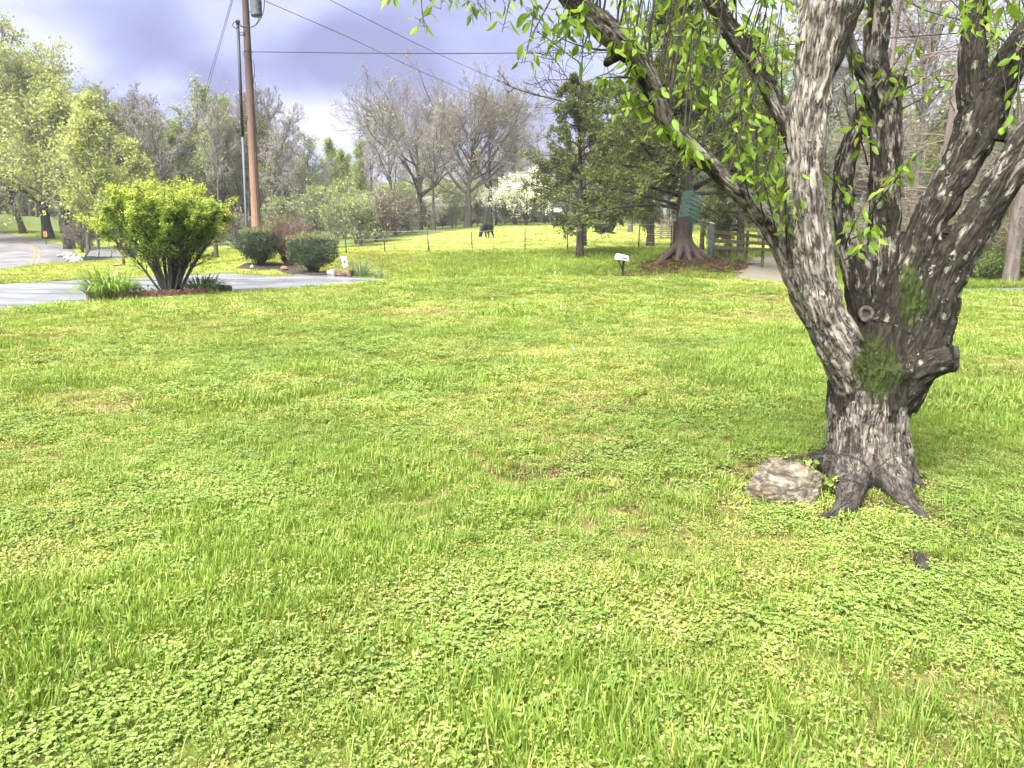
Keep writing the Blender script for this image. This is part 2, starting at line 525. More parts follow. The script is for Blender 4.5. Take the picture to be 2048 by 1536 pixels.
def seg_dist(x, y, line):
    best = np.full(np.shape(x), 1e9)
    for a, b in zip(line[:-1], line[1:]):
        d = b - a
        t = np.clip(((x - a[0]) * d[0] + (y - a[1]) * d[1]) / (d @ d), 0, 1)
        best = np.minimum(best, np.hypot(x - a[0] - t * d[0], y - a[1] - t * d[1]))
    return best
def spline(pts, n):
    """catmull-rom through pts (k,d)"""
    pts = np.asarray(pts, float)
    k = len(pts)
    q = np.vstack([2 * pts[0] - pts[1], pts, 2 * pts[-1] - pts[-2]])
    out = []
    for s in np.linspace(0, k - 1 - 1e-6, n):
        i = int(s); t = s - i
        p0, p1, p2, p3 = q[i], q[i + 1], q[i + 2], q[i + 3]
        out.append(0.5 * ((2 * p1) + (-p0 + p2) * t + (2 * p0 - 5 * p1 + 4 * p2 - p3) * t * t + (-p0 + 3 * p1 - 3 * p2 + p3) * t ** 3))
    return np.array(out)
_roadline = spline(xy((-260, 455, 108), (-60, 466, 95), (20, 483, 80), (66, 495, 70), (74, 507, 61), (48, 528, 50), (-40, 545, 42), (-200, 560, 36)), 60)
ROADW = 2.75
_apron = spline(xy((1555, 565, 28.0), (1535, 548, 31.2), (1545, 533, 34.5), (1575, 516, 39), (1640, 500, 48)), 24)
APW = 1.5
def hard_in(x, y):
    """>0 on any hard surface"""
    return np.maximum(np.maximum(drive_in(x, y), ROADW - seg_dist(x, y, _roadline)), APW - seg_dist(x, y, _apron))
def Glow(x, y):
    """terrain with a shallow bed under hard surfaces"""
    return G(x, y) - 0.07 * smooth(-0.05, 0.35, hard_in(x, y))

def gl(a, b, s): return list(np.arange(a, b, s))
ys = np.array(gl(-40, 0, 4) + gl(0, 8, .25) + gl(8, 50, .32) + gl(50, 100, 1.2) + list(100 * (600 / 100.) ** (np.linspace(0, 1, 30))))
half = np.array(gl(0, 16, .32) + gl(16, 60, 1.0) + list(60 * (500 / 60.) ** (np.linspace(0, 1, 22))))
xs = np.concatenate([-half[:0:-1], half])
XX, YY = np.meshgrid(xs, ys)
ZZ = Glow(XX, YY)
ZZ = ZZ + 0.03 * (fbm(XX * .7, YY * .7, seed=5) - .5) * smooth(0.0, -0.6, hard_in(XX, YY)) * 1.5
ny, nx = XX.shape
ii = (np.arange(ny - 1)[:, None] * nx + np.arange(nx - 1)[None]).ravel()
quads = np.c_[ii, ii + 1, ii + 1 + nx, ii + nx]
gm = np_mesh('ground', np.c_[XX.ravel(), YY.ravel(), ZZ.ravel()], quads)
gx, gy = XX.ravel(), YY.ravel()
# natural cover zones
_mound = P(1400, 528, 32.3)
def litter_f(x, y):
    a = np.exp(-(((x - _mound.x) / 2.7) ** 2 + ((y - _mound.y) / 1.7) ** 2))
    a = np.maximum(a, .85 * np.exp(-(((x - P(1270, 545, 31.3).x) / 1.3) ** 2 + ((y - 31.3) / .7) ** 2)))
    a = np.maximum(a, .9 * np.exp(-(((x - P(1490, 515, 35).x) / 2.0) ** 2 + ((y - 34.5) / 1.5) ** 2)))
    return np.clip(a * 1.25, 0, 1)
def woods_f(x, y):
    """1 on the woodland floor"""
    edge = np.interp(x, [-200, -60, -40, -32, -18, -12, -6, 0, 8, 20, 40, 100], [120, 105, 88, 74, 62, 62, 88, 104, 106, 102, 92, 82])
    return smooth(-3, 5, y - edge)
def pasture_f(x, y):
    return smooth(40, 46, y) * (1 - woods_f(x, y))
def verge_f(x, y):
    return smooth(0.0, 0.8, y - yf(x)) * smooth(-7.5, -10, x) * smooth(50, 44, y)
def dry_f(x, y):
    n = fbm(x * .33 + 9, y * .33, seed=21, octaves=4)
    for (u, v, rx, ry, w) in ((230, 800, 1.3, .7, .34), (60, 690, 2.2, 1.3, .25), (640, 620, 1.6, 1.2, .18), (1150, 880, .9, .5, .22), (1500, 650, 2.2, 1.5, .12), (40, 900, .9, .6, .22)):
        p = PG(u, v, 0.05)
        n = n + w * np.exp(-(((x - p.x) / rx) ** 2 + ((y - p.y) / ry) ** 2))
    return smooth(.55, .78, n)
fattr(gm, 'litter', litter_f(gx, gy))
fattr(gm, 'woods', woods_f(gx, gy))
fattr(gm, 'pasture', np.maximum(pasture_f(gx, gy), .8 * verge_f(gx, gy)))
fattr(gm, 'dry', dry_f(gx, gy))
_dp = PG(2035, 628, 0.1)
fattr(gm, 'rootlit', 0 * gx)
fattr(gm, 'bare', np.exp(-(((gx - _dp.x) / .55) ** 2 + ((gy - _dp.y) / .5) ** 4)))
m, nt = new_mat('turf_ground'); g = NT(nt)
po = g.pos()
fine = g.noise(po, 9.0, 6, 0.7)
mid = g.noise(po, 0.8, 5, 0.62)
big = g.noise(po, 0.22, 4, 0.6)
lawn = g.mix(fine, (0.045, 0.055, 0.014), (0.14, 0.165, 0.036))  # base colour kept dark to stand in for thatch shade between tufts
lawn = g.mix(g.attr('dry'), lawn, g.mix(fine, (0.06, 0.05, 0.02), (0.16, 0.13, 0.05)))
past = g.mix(fine, (0.155, 0.215, 0.032), (0.26, 0.315, 0.06))
past = g.mix(g.ramp(mid, (0.42, 0.0), (0.66, 0.75)), past, (0.25, 0.285, 0.075))
past = g.mix(g.ramp(big, (0.5, 0.0), (0.66, 0.6)), past, (0.10, 0.165, 0.025))
col = g.mix(g.attr('pasture'), lawn, past)
lit = g.mix(fine, (0.025, 0.017, 0.010), (0.15, 0.105, 0.058))
lf = g.math('MULTIPLY', g.attr('litter'), g.ramp(mid, (0.25, 0.55), (0.6, 1.15)))
col = g.mix(lf, col, lit)
wd = g.mix(fine, (0.04, 0.036, 0.02), (0.12, 0.112, 0.05))
wd = g.mix(g.ramp(mid, (0.36, 0.0), (0.55, 0.85)), wd, (0.10, 0.15, 0.032))
col = g.mix(g.attr('woods'), col, wd)
col = g.mix(g.ramp(g.math('MULTIPLY', g.attr('bare'), g.ramp(fine, (.3, .6), (.6, 1.3))), (0.35, 0.0), (0.55, 1.0)), col, g.mix(fine, (0.24, 0.17, 0.12), (0.42, 0.33, 0.25)))
g.out(col, 0.95, g.bump(fine, 0.6, 0.05), 0.1)
ground = link('ground', gm, m)
tag(ground, 'rolling spring grass lawn and pasture ground', 'ground', kind='structure')

# ------------------------------------------------------------------ paved surfaces
def wet_asphalt(name, c1, c2, rough_lo, rough_hi, streak=(0.35, 1.6, 1), spec=0.5):
    m, nt = new_mat(name); g = NT(nt)
    po = g.pos()
    st = g.noise(g.mapping(po, streak), 1.0, 5, 0.6, 0.3)
    fi = g.noise(po, 60, 3, 0.7)
    col = g.mix(g.ramp(st, (0.38, 0.0), (0.62, 1.0)), c1, c2)
    col = g.mix(0.35, col, g.ramp(fi, (0.3, 0.6), (0.7, 1.4)), 'MULTIPLY')
    ro = g.ramp(st, (0.40, rough_lo), (0.60, rough_hi))
    g.out(col, ro, g.bump(fi, 0.25, 0.004), spec)
    return m
def ribbon(name, left, right, zf, mat, n, m=9, lift=0.0):
    l = spline(left, n); r = spline(right, n)
    t = np.linspace(0, 1, m)
    XYv = l[:, None] * (1 - t[None, :, None]) + r[:, None] * t[None, :, None]
    x, y = XYv[..., 0], XYv[..., 1]
    z = zf(x, y) + lift
    i = (np.arange(n - 1)[:, None] * m + np.arange(m - 1)[None]).ravel()
    me = np_mesh(name, np.c_[x.ravel(), y.ravel(), z.ravel()], np.c_[i, i + 1, i + 1 + m, i + m])
    return link(name, me, mat)
def offset_line(line, w):
    d = np.gradient(line, axis=0)
    d /= np.linalg.norm(d, axis=1, keepdims=True)
    n = np.c_[-d[:, 1], d[:, 0]]
    return line + n * w, line - n * w
xs_d = np.linspace(-26.0, _near[-1, 0], 280)
_m = 26
t = np.linspace(0, 1, _m)
XD = np.repeat(xs_d[:, None], _m, 1)
YD = yn(xs_d)[:, None] * (1 - t) + yf(xs_d)[:, None] * t
# a sloping cut keeps the driveway sheet rectangular in x
me = np_mesh('driveway', np.c_[XD.ravel(), YD.ravel(), (G(XD, YD) - 0.012).ravel()], (lambda i: np.c_[i, i + _m, i + _m + 1, i + 1])((np.arange(279)[:, None] * _m + np.arange(_m - 1)[None]).ravel()))
driveway = link('driveway', me, wet_asphalt('wet_driveway_asphalt', (0.10, 0.103, 0.11), (0.17, 0.174, 0.19), 0.22, 0.5, (0.35, 0.9, 1)))
tag(driveway, 'wet grey asphalt driveway crossing behind the lawn', 'driveway', kind='structure')
ll, rr = offset_line(_roadline, ROADW)
road = ribbon('road', ll, rr, G, wet_asphalt('grey_road_asphalt', (0.085, 0.083, 0.085), (0.125, 0.122, 0.125), 0.6, 0.9, (0.5, 0.5, 1)), 110, 9, -0.012)
tag(road, 'grey two lane road bending uphill out of sight', 'road', kind='structure')
m, nt = new_mat('dark_patch_asphalt'); g = NT(nt)
g.out(g.mix(g.noise(g.pos(), 5, 4), (0.05, 0.05, 0.052), (0.12, 0.118, 0.118)), 0.7)
pl = offset_line(_roadline, 0.35)
pa = ribbon('tar_patch', offset_line(_roadline[17:30] , 0.42)[0], offset_line(_roadline[17:30], 0.05)[0], G, m, 40, 3, -0.006)
pa.parent = road
m, nt = new_mat('yellow_road_paint'); g = NT(nt)
g.out(g.mix(g.ramp(g.noise(g.pos(), 8, 4), (0.4, 0.0), (0.6, 1.0)), (0.115, 0.105, 0.09), (0.30, 0.18, 0.045)), 0.7)
for s in (-0.16, 0.16):
    a, b = offset_line(_roadline, s)[0 if s > 0 else 1], None
    base = offset_line(_roadline, abs(s))[0 if s > 0 else 1]
    d1 = offset_line(base, 0.06)
    st = ribbon('centre_line', d1[0], d1[1], G, m, 150, 2, -0.004)
    st.parent = road
la, ra = offset_line(_apron, APW)
m, nt = new_mat('worn_track_gravel'); g = NT(nt)
nz = g.noise(g.pos(), 14, 6, 0.7); n2 = g.noise(g.pos(), 1.2, 4)
g.out(g.mix(g.ramp(n2, (0.4, 0.0), (0.65, 1.0)), g.mix(nz, (0.075, 0.068, 0.063), (0.19, 0.172, 0.16)), g.mix(nz, (0.08, 0.07, 0.035), (0.16, 0.15, 0.07))), 0.9, g.bump(nz, 0.5, 0.02))
track = ribbon('path', la, ra, G, m, 50, 9, -0.008)
tag(track, 'pale gravel track leading up to the board fence', 'path', kind='structure')

# ------------------------------------------------------------------ turf
def clump_collection(name, meshes):
    col = bpy.data.collections.new(name)
    for i, me in enumerate(meshes):
        o = bpy.data.objects.new('%s_%02d' % (name, i), me)
        col.objects.link(o)
    return col
def scatter(name, pts, rot, scale, idx, col, label=None, cat=None, parent=None):
    me = bpy.data.meshes.new(name)
    me.vertices.add(len(pts))
    me.vertices.foreach_set('co', np.asarray(pts, np.float32).ravel())
    fattr(me, 'rot', rot, 'FLOAT_VECTOR')
    fattr(me, 'scl', scale, 'FLOAT_VECTOR')
    a = me.attributes.new('idx', 'INT', 'POINT')
    a.data.foreach_set('value', np.asarray(idx, np.int32))
    o = bpy.data.objects.new(name, me)
    C.objects.link(o)
    ng = bpy.data.node_groups.new(name + '_nodes', 'GeometryNodeTree')
    ng.interface.new_socket('Geometry', in_out='INPUT', socket_type='NodeSocketGeometry')
    ng.interface.new_socket('Geometry', in_out='OUTPUT', socket_type='NodeSocketGeometry')
    gi = ng.nodes.new('NodeGroupInput'); go = ng.nodes.new('NodeGroupOutput')
    iop = ng.nodes.new('GeometryNodeInstanceOnPoints')
    ci = ng.nodes.new('GeometryNodeCollectionInfo')
    ci.inputs['Collection'].default_value = col
    ci.inputs['Separate Children'].default_value = True
    ci.inputs['Reset Children'].default_value = True
    def na(nm, dt):
        n = ng.nodes.new('GeometryNodeInputNamedAttribute'); n.data_type = dt
        n.inputs['Name'].default_value = nm
        return n.outputs['Attribute']
    ng.links.new(gi.outputs[0], iop.inputs['Points'])
    ng.links.new(ci.outputs[0], iop.inputs['Instance'])
    iop.inputs['Pick Instance'].default_value = True
    ng.links.new(na('idx', 'INT'), iop.inputs['Instance Index'])
    e2r = ng.nodes.new('FunctionNodeEulerToRotation')
    ng.links.new(na('rot', 'FLOAT_VECTOR'), e2r.inputs[0])
    ng.links.new(e2r.outputs[0], iop.inputs['Rotation'])
    ng.links.new(na('scl', 'FLOAT_VECTOR'), iop.inputs['Scale'])
    ng.links.new(iop.outputs[0], go.inputs[0])
    md = o.modifiers.new('scatter', 'NODES'); md.node_group = ng
    if parent is not None: o.parent = parent
    return tag(o, label, cat, kind='stuff')
rng = np.random.default_rng(7)
def grass_clump(seed, n, rad, h0, h1, w, lean, mat, flat=0.0):
    r = np.random.default_rng(seed)
    a = r.uniform(0, 2 * math.pi, n); q = rad * np.sqrt(r.uniform(0, 1, n))
    pos = np.c_[np.cos(a) * q, np.sin(a) * q, np.full(n, -0.008)]
    a2 = a + r.normal(0, 0.9, n)
    l = np.abs(r.normal(lean, lean * .5, n)) + flat
    d = np.c_[np.cos(a2) * l, np.sin(a2) * l, np.ones(n)]
    nr = np.c_[np.cos(a2), np.sin(a2), np.full(n, .3)]
    mb = MB()
    mb.cards(pos, d, nr, r.uniform(h0, h1, n), r.uniform(w * .7, w * 1.2, n), 'blade', bend=.35)
    me = mb.mesh('grass_clump'); me.materials.append(mat)
    return me
def clover_clump(seed, n, rad, h0, h1, size, mat):
    r = np.random.default_rng(seed)
    a = r.uniform(0, 2 * math.pi, n); q = rad * np.sqrt(r.uniform(0, 1, n))
    h = r.uniform(h0, h1, n)
    c = np.c_[np.cos(a) * q, np.sin(a) * q, h]
    mb = MB()
    base = c.copy(); base[:, 2] = -.005; base[:, :2] *= .7
    mb.tubes(np.stack([base, c], 1), np.full((n, 2), size * .045), 3)
    az = r.uniform(0, 2 * math.pi, n)
    tilt = np.c_[r.normal(0, .22, n), r.normal(0, .22, n), np.ones(n)]
    for k in range(3):
        b = az + k * 2 * math.pi / 3
        d = np.c_[np.cos(b), np.sin(b), r.uniform(-.15, .35, n)]
        mb.cards(c, d, tilt, r.uniform(.8, 1.2, n) * size, r.uniform(.8, 1.1, n) * size, 'leaf', bend=.15)
    me = mb.mesh('clover_clump'); me.materials.append(mat)
    return me
def weed_clump(seed, n, rad, h, size, mat):
    r = np.random.default_rng(seed)
    a = r.uniform(0, 2 * math.pi, n); q = rad * np.sqrt(r.uniform(0, 1, n))
    pos = np.c_[np.cos(a) * q, np.sin(a) * q, r.uniform(.2, 1, n) * h * (1 - .5 * (q / rad) ** 2)]
    b = r.uniform(0, 2 * math.pi, n)
    d = np.c_[np.cos(b), np.sin(b), r.uniform(-.1, .7, n)]
    mb = MB()
    mb.cards(pos, d, np.c_[r.normal(0, .3, n), r.normal(0, .3, n), np.ones(n)], r.uniform(.7, 1.4, n) * size, r.uniform(.5, .8, n) * size, 'diamond', bend=.1)
    me = mb.mesh('weed_clump'); me.materials.append(mat)
    return me
def rosette(seed, n, ln, mat):
    r = np.random.default_rng(seed)
    a = np.arange(n) / n * 2 * math.pi + r.normal(0, .2, n)
    d = np.c_[np.cos(a), np.sin(a), r.uniform(.25, .9, n)]
    mb = MB()
    mb.cards(np.zeros((n, 3)), d, np.tile([0, 0, 1.0], (n, 1)) + d * np.array([-.5, -.5, 0]), r.uniform(.7, 1.1, n) * ln, np.full(n, ln * .3), 'leaf', bend=.35)
    me = mb.mesh('rosette'); me.materials.append(mat)
    return me
DRYC = ((0.34, 0.285, 0.12), 0.55, 0.60)
M_grass = leaf_mat('grass_blades', (0.100, 0.175, 0.022), (0.170, 0.260, 0.036), (0.265, 0.315, 0.072), .35, .5, .25, .6, 0.75)
M_grass2 = leaf_mat('short_grass_blades', (0.18, 0.225, 0.035), (0.26, 0.295, 0.055), (0.38, 0.36, 0.12), .35, .55, .25, .6, 0.6)
M_clover = leaf_mat('clover_leaves', (0.112, 0.182, 0.032), (0.188, 0.266, 0.056), (0.30, 0.355, 0.12), .3, .55, .25, .5, 0.9)
M_weed = leaf_mat('chickweed_leaves', (0.17, 0.215, 0.04), (0.25, 0.29, 0.07), (0.37, 0.37, 0.14), .3, .55, .25, .6, 0.8)
M_dry = leaf_mat('dry_grass', (0.20, 0.165, 0.06), (0.32, 0.27, 0.12), (0.16, 0.19, 0.05), .25, .7, .2, .6, 1.2)
M_broad = leaf_mat('broad_weed_leaves', (0.10, 0.17, 0.03), (0.17, 0.24, 0.05), (0.22, 0.28, 0.06), .35, .4, .45, .5, 0.9)
turf_near = clump_collection('turf_tuft_near', [
    grass_clump(1, 22, .05, .06, .125, .0046, .35, M_grass), grass_clump(2, 26, .06, .05, .11, .0042, .5, M_grass), grass_clump(3, 18, .05, .045, .09, .005, .6, M_grass),      # 0-2 tall
    clover_clump(4, 26, .06, .015, .038, .0088, M_clover), clover_clump(5, 28, .065, .012, .034, .0080, M_clover), clover_clump(6, 20, .055, .018, .042, .0108, M_clover),          # 3-5
    weed_clump(7, 110, .085, .04, .013, M_weed), weed_clump(8, 95, .08, .032, .015, M_weed),                                                                         # 6-7
    grass_clump(9, 24, .06, .025, .06, .0038, .6, M_grass2), grass_clump(10, 22, .06, .02, .05, .0038, .8, M_grass2),                                                  # 8-9
    grass_clump(11, 34, .09, .02, .05, .0038, 1.3, M_dry, .5), rosette(12, 7, .06, M_broad)])                                                                     # 10-11
_tree_c = P(1738, 985, 4.72)
_rock_c = PG(1570, 985, 0.05)
_bed_l = [tuple(P(205, 602, 18.1))[:2], tuple(P(462, 588, 20.4))[:2]]
def bed_in(x, y):
    """>0 inside the planting bed (local frame along the bed)"""
    a, b = np.array(_bed_l[0]), np.array(_bed_l[1])
    d = (b - a) / np.linalg.norm(b - a); n = np.array([-d[1], d[0]])
    s = (x - a[0]) * d[0] + (y - a[1]) * d[1]; w = (x - a[0]) * n[0] + (y - a[1]) * n[1]
    return np.minimum(np.minimum(s + .15, np.linalg.norm(b - a) + .1 - s), np.minimum(w + .02, 1.25 - w))
SHRUBBED = [tuple(on_ground(u, Y)) for u, Y in ((515, 31.2), (570, 31.6), (625, 29.8), (660, 29.7))]
def shrubbed_in(x, y):
    return 0.85 - seg_dist(x, y, np.array(SHRUBBED)[:, :2])
def base_litter(x, y):
    a = 0
    for (u, v, rx, ry, w) in ((1560, 930, .28, .12, 1.0), (1480, 955, .16, .12, .9), (1640, 1045, .22, .10, .8), (1800, 1000, .25, .12, .7), (1880, 1060, .16, .10, .7), (1840, 1130, .14, .09, .9), (1740, 1000, .5, .32, .55), (1940, 1080, .2, .08, .5), (1080, 955, .25, .12, .7), (1340, 975, .2, .1, .4)):
        p = PG(u, v)
        a = np.maximum(a, w * np.exp(-(((x - p.x) / rx) ** 2 + ((y - p.y) / ry) ** 2)))
    return a * (.5 + 1.0 * vnoise(x * 7, y * 7, seed=91))
def keep_turf(x, y):
    k = (hard_in(x, y) < 0.02 + .16 * vnoise(x * 3, y * 3, seed=71)) & (bed_in(x, y) < 0) & (shrubbed_in(x, y) < 0)
    k &= np.hypot((x - _tree_c.x) / .33, (y - _tree_c.y) / .30) > 1
    k &= np.hypot((x - _rock_c.x) / .24, (y - _rock_c.y - .03) / .17) > 1
    k &= np.hypot((x - _dp.x) / .45, (y - _dp.y) / .4) > 1
    k &= rng.uniform(0, 1, np.shape(x)) > base_litter(x, y) * .9
    for (u, v, r_) in ((1845, 1135, .055), (1620, 918, .06), (1540, 935, .05), (1480, 945, .04), (1700, 1020, .06), (1650, 1040, .05), (1815, 1010, .07), (1850, 1042, .05), (1840, 980, .06)):
        p = PG(u, v)
        k &= np.hypot(x - p.x, (y - p.y) * .8) > r_
    return k
def wedge(n, y0, y1, k=.74, c=1.6):
    """uniform points in the part of the lawn a camera near the photo's could see"""
    out = []
    tot = 0
    while tot < n:
        y = rng.uniform(y0, y1, n); x = rng.uniform(-1, 1, n) * (k * y1 + c)
        s = np.abs(x) < k * y + c
        out.append(np.c_[x[s], y[s]]); tot += s.sum()
    return np.concatenate(out)[:n]
def area(y0, y1, k=.74, c=1.6): return (k * (y1 ** 2 - y0 ** 2) + 2 * c * (y1 - y0))
_spots_grass = [(850, 930, .8, .6, .3), (1200, 1330, .55, .35, .33), (60, 1230, .35, .3, .25), (1850, 1500, .6, .25, .28), (1000, 1450, .5, .25, .25), (1220, 865, .22, .08, .5), (450, 820, .7, .3, .22), (1750, 830, .8, .6, .15), (1990, 800, .8, .6, .25), (620, 900, .4, .2, .15), (1850, 1105, .2, .1, .3)]
_spots_clov = [(300, 1000, 1.0, .6, .22), (1750, 1250, .6, .35, .3), (200, 1450, .5, .25, .25), (1150, 1060, .5, .3, .25), (700, 700, 2.0, 1.2, .15), (560, 1350, .4, .2, .15)]
def turf(name, y0, y1, dens, sc, label, zoff=0.0):
    n = int(area(y0, y1) * dens)
    p = wedge(n, y0, y1)
    k = keep_turf(p[:, 0], p[:, 1])
    # feather the seam between rings
    p = p[k]
    x, y = p.T
    gn = fbm(x * .75, y * .75, seed=3, octaves=4)
    cn = fbm(x * .9 + 40, y * .9, seed=9, octaves=4)
    for (u, v, rx, ry, w) in _spots_grass:
        q = PG(u, v, .03); gn = gn + w * np.exp(-(((x - q.x) / rx) ** 2 + ((y - q.y) / ry) ** 2))
    for (u, v, rx, ry, w) in _spots_clov:
        q = PG(u, v, .03); e_ = w * np.exp(-(((x - q.x) / rx) ** 2 + ((y - q.y) / ry) ** 2)); cn = cn + e_; gn = gn - e_ * .7
    dr = dry_f(x, y)
    r = rng.uniform(0, 1, len(x))
    j = rng.uniform(0, 1, len(x))
    far_grass = -smooth(7, 15, y) * .10
    idx = np.where(gn + rng.normal(0, .075, len(x)) > .575 - far_grass, (j * 3).astype(int),
          np.where(cn + rng.normal(0, .10, len(x)) > .49 + .20 * smooth(6, 15, y), 3 + (j * 3).astype(int), np.where(r < .45, 6 + (j * 2).astype(int), 8 + (j * 2).astype(int))))
    idx = np.where((r < .12) & (idx >= 3), 8 + (j * 2).astype(int), idx)
    idx = np.where((r > .86) & (idx >= 3), (j * 3).astype(int), idx)
    idx = np.where((r > .55) & (r < .72) & (idx < 3), 3 + (j * 5).astype(int), idx)
    idx = np.where((rng.uniform(0, 1, len(x)) < dr * .62 + .02), 10, idx)
    idx = np.where(rng.uniform(0, 1, len(x)) < .006, 11, idx)
    hv = 0.75 + .55 * vnoise(x * 1.7, y * 1.7, seed=33)
    s = sc * rng.uniform(.75, 1.25, len(x)) * hv
    # thinner at the foot of the tree
    nt_ = np.exp(-(((x - _tree_c.x) / .7) ** 2 + ((y - _tree_c.y) / .6) ** 2))
    s = s * (1 - .35 * nt_)
    scl = np.c_[s, s, s * rng.uniform(.8, 1.15, len(x)) / (sc ** .45)]
    rot = np.c_[rng.normal(0, .12, len(x)), rng.normal(0, .12, len(x)), rng.uniform(0, 6.283, len(x))]
    z = Glow(x, y) + 0.045 * (fbm(x * .7, y * .7, seed=5) - .5) + zoff
    return scatter(name, np.c_[x, y, z], rot, scl, idx, turf_near, label, 'grass')
M_litter = leaf_mat('brown_leaf_litter', (0.035, 0.022, 0.012), (0.09, 0.055, 0.028), (0.19, 0.14, 0.075), .1, .8, .15, .4, 3.0)
def litter_clump(seed, n, rad, size):
    r = np.random.default_rng(seed)
    a = r.uniform(0, 6.283, n); q = rad * np.sqrt(r.uniform(0, 1, n))
    pos = np.c_[np.cos(a) * q, np.sin(a) * q, r.uniform(.002, .018, n)]
    b = r.uniform(0, 6.283, n)
    mb = MB(); mb.cards(pos, np.c_[np.cos(b), np.sin(b), r.normal(0, .25, n)], np.c_[r.normal(0, .4, n), r.normal(0, .4, n), np.ones(n)], r.uniform(.5, 1.4, n) * size, r.uniform(.3, .6, n) * size, 'diamond', bend=.25)
    k = max(2, n // 6); a = r.uniform(0, 6.283, k); l = r.uniform(.02, .06, k); c = np.c_[r.uniform(-rad, rad, (k, 2)), np.full(k, .012)]; d = np.c_[np.cos(a), np.sin(a), np.zeros(k)] * l[:, None]
    mb.tubes(np.stack([c - d, c + d], 1), np.full((k, 2), .0016), 3)
    me = mb.mesh('litter_clump'); me.materials.append(M_litter)
    return me
litter_col = clump_collection('litter_clump', [litter_clump(s, 16, .06, .026) for s in (1, 2, 3)])
_lp = wedge(26000, 2.2, 6.5)
_lw = rng.uniform(0, 1, len(_lp))
_lk = (_lw < base_litter(_lp[:, 0], _lp[:, 1]) * .9) | (_lw < .012)
_lp = _lp[_lk]
scatter('leaf_litter', np.c_[_lp, Glow(_lp[:, 0], _lp[:, 1]) + .045 * (fbm(_lp[:, 0] * .7, _lp[:, 1] * .7, seed=5) - .5)], np.c_[np.zeros((len(_lp), 2)), rng.uniform(0, 6.28, len(_lp))], np.ones((len(_lp), 3)) * rng.uniform(.7, 1.3, (len(_lp), 1)), rng.integers(0, 3, len(_lp)), litter_col, 'brown leaf litter and twigs round the roots of the fruit tree', 'leaf litter')
_lp = np.c_[rng.normal(_mound.x, 2.2, 3800), rng.normal(_mound.y + .2, 1.3, 3800)]
_lp = _lp[(rng.uniform(0, 1, len(_lp)) < litter_f(_lp[:, 0], _lp[:, 1])) & (hard_in(_lp[:, 0], _lp[:, 1]) < .5)]
scatter('leaf_litter', np.c_[_lp, Glow(_lp[:, 0], _lp[:, 1]) + .02], np.c_[np.zeros((len(_lp), 2)), rng.uniform(0, 6.28, len(_lp))], np.ones((len(_lp), 3)) * rng.uniform(2.2, 3.5, (len(_lp), 1)), rng.integers(0, 3, len(_lp)), litter_col, 'brown leaf litter on the mound under the flared cedar', 'leaf litter')
turf('grass', 0.75, 6.5, 700, 1.0, 'lush mixed grass, clover and chickweed of the near lawn')
turf('grass', 6.5, 14.0, 230, 1.55, 'patchy grass and clover across the middle of the lawn')
turf('grass', 14.0, 27.5, 80, 2.5, 'mown yellow green grass on the far lawn', -.01)
# long grass on the bank and verge beyond the driveway
M_bank = leaf_mat('long_bank_grass', (0.115, 0.19, 0.024), (0.19, 0.27, 0.04), (0.30, 0.34, 0.07), .4, .55, .25, .7, 0.35)
M_verge = leaf_mat('verge_grass', (0.16, 0.20, 0.03), (0.23, 0.26, 0.045), (0.32, 0.29, 0.09), .35, .5, .3, .7, 0.3)
long_col = clump_collection('long_tuft', [grass_clump(31, 26, .16, .16, .34, .016, .4, M_bank), grass_clump(32, 26, .18, .12, .26, .016, .6, M_bank), grass_clump(33, 20, .2, .06, .13, .02, .8, M_verge), grass_clump(34, 22, .2, .05, .12, .02, .9, M_verge), grass_clump(35, 16, .2, .05, .12, .02, 1.2, M_dry)])
def outer(name, n, y0, y1, pick, label, sc=1.0):
    p = wedge(n, y0, y1, .8, 2.0)
    x, y = p.T
    k = (hard_in(x, y) < .05) & (y > yf(x)) & (bed_in(x, y) < 0) & (woods_f(x, y) < .4) & (shrubbed_in(x, y) < 0)
    x, y = x[k], y[k]
    lit_ = litter_f(x, y)
    k = rng.uniform(0, 1, len(x)) > lit_ * .85
    x, y = x[k], y[k]
    idx, hs = pick(x, y)
    s = sc * rng.uniform(.7, 1.3, len(x))
    scl = np.c_[s, s, s * hs]
    rot = np.c_[rng.normal(0, .12, len(x)), rng.normal(0, .12, len(x)), rng.uniform(0, 6.283, len(x))]
    return scatter(name, np.c_[x, y, Glow(x, y) - .015], rot, scl, idx, long_col, label, 'grass')
def pick_bank(x, y):
    j = rng.uniform(0, 1, len(x))
    green = smooth(-7, -1, x) * smooth(44.5, 42, y)
    green = green * (.55 + .6 * fbm(x * .35, y * .5, seed=61))
    tall = rng.uniform(0, 1, len(x)) < green
    idx = np.where(tall, (j * 2).astype(int), np.where(j < .1, 4, 2 + (j * 2).astype(int) % 2))
    return idx, np.where(tall, rng.uniform(.6, 1.2, len(x)), rng.uniform(.6, 1.0, len(x)))
outer('grass', 42000, 22.0, 46.0, pick_bank, 'long grass on the bank and verge beyond the driveway')
outer('grass', 16000, 46.0, 100.0, lambda x, y: (np.where(rng.uniform(0, 1, len(x)) < .07, 4, 2 + (rng.uniform(0, 2, len(x))).astype(int)), rng.uniform(.5, 1.0, len(x))), 'short bright grass of the cow pasture', 1.6)
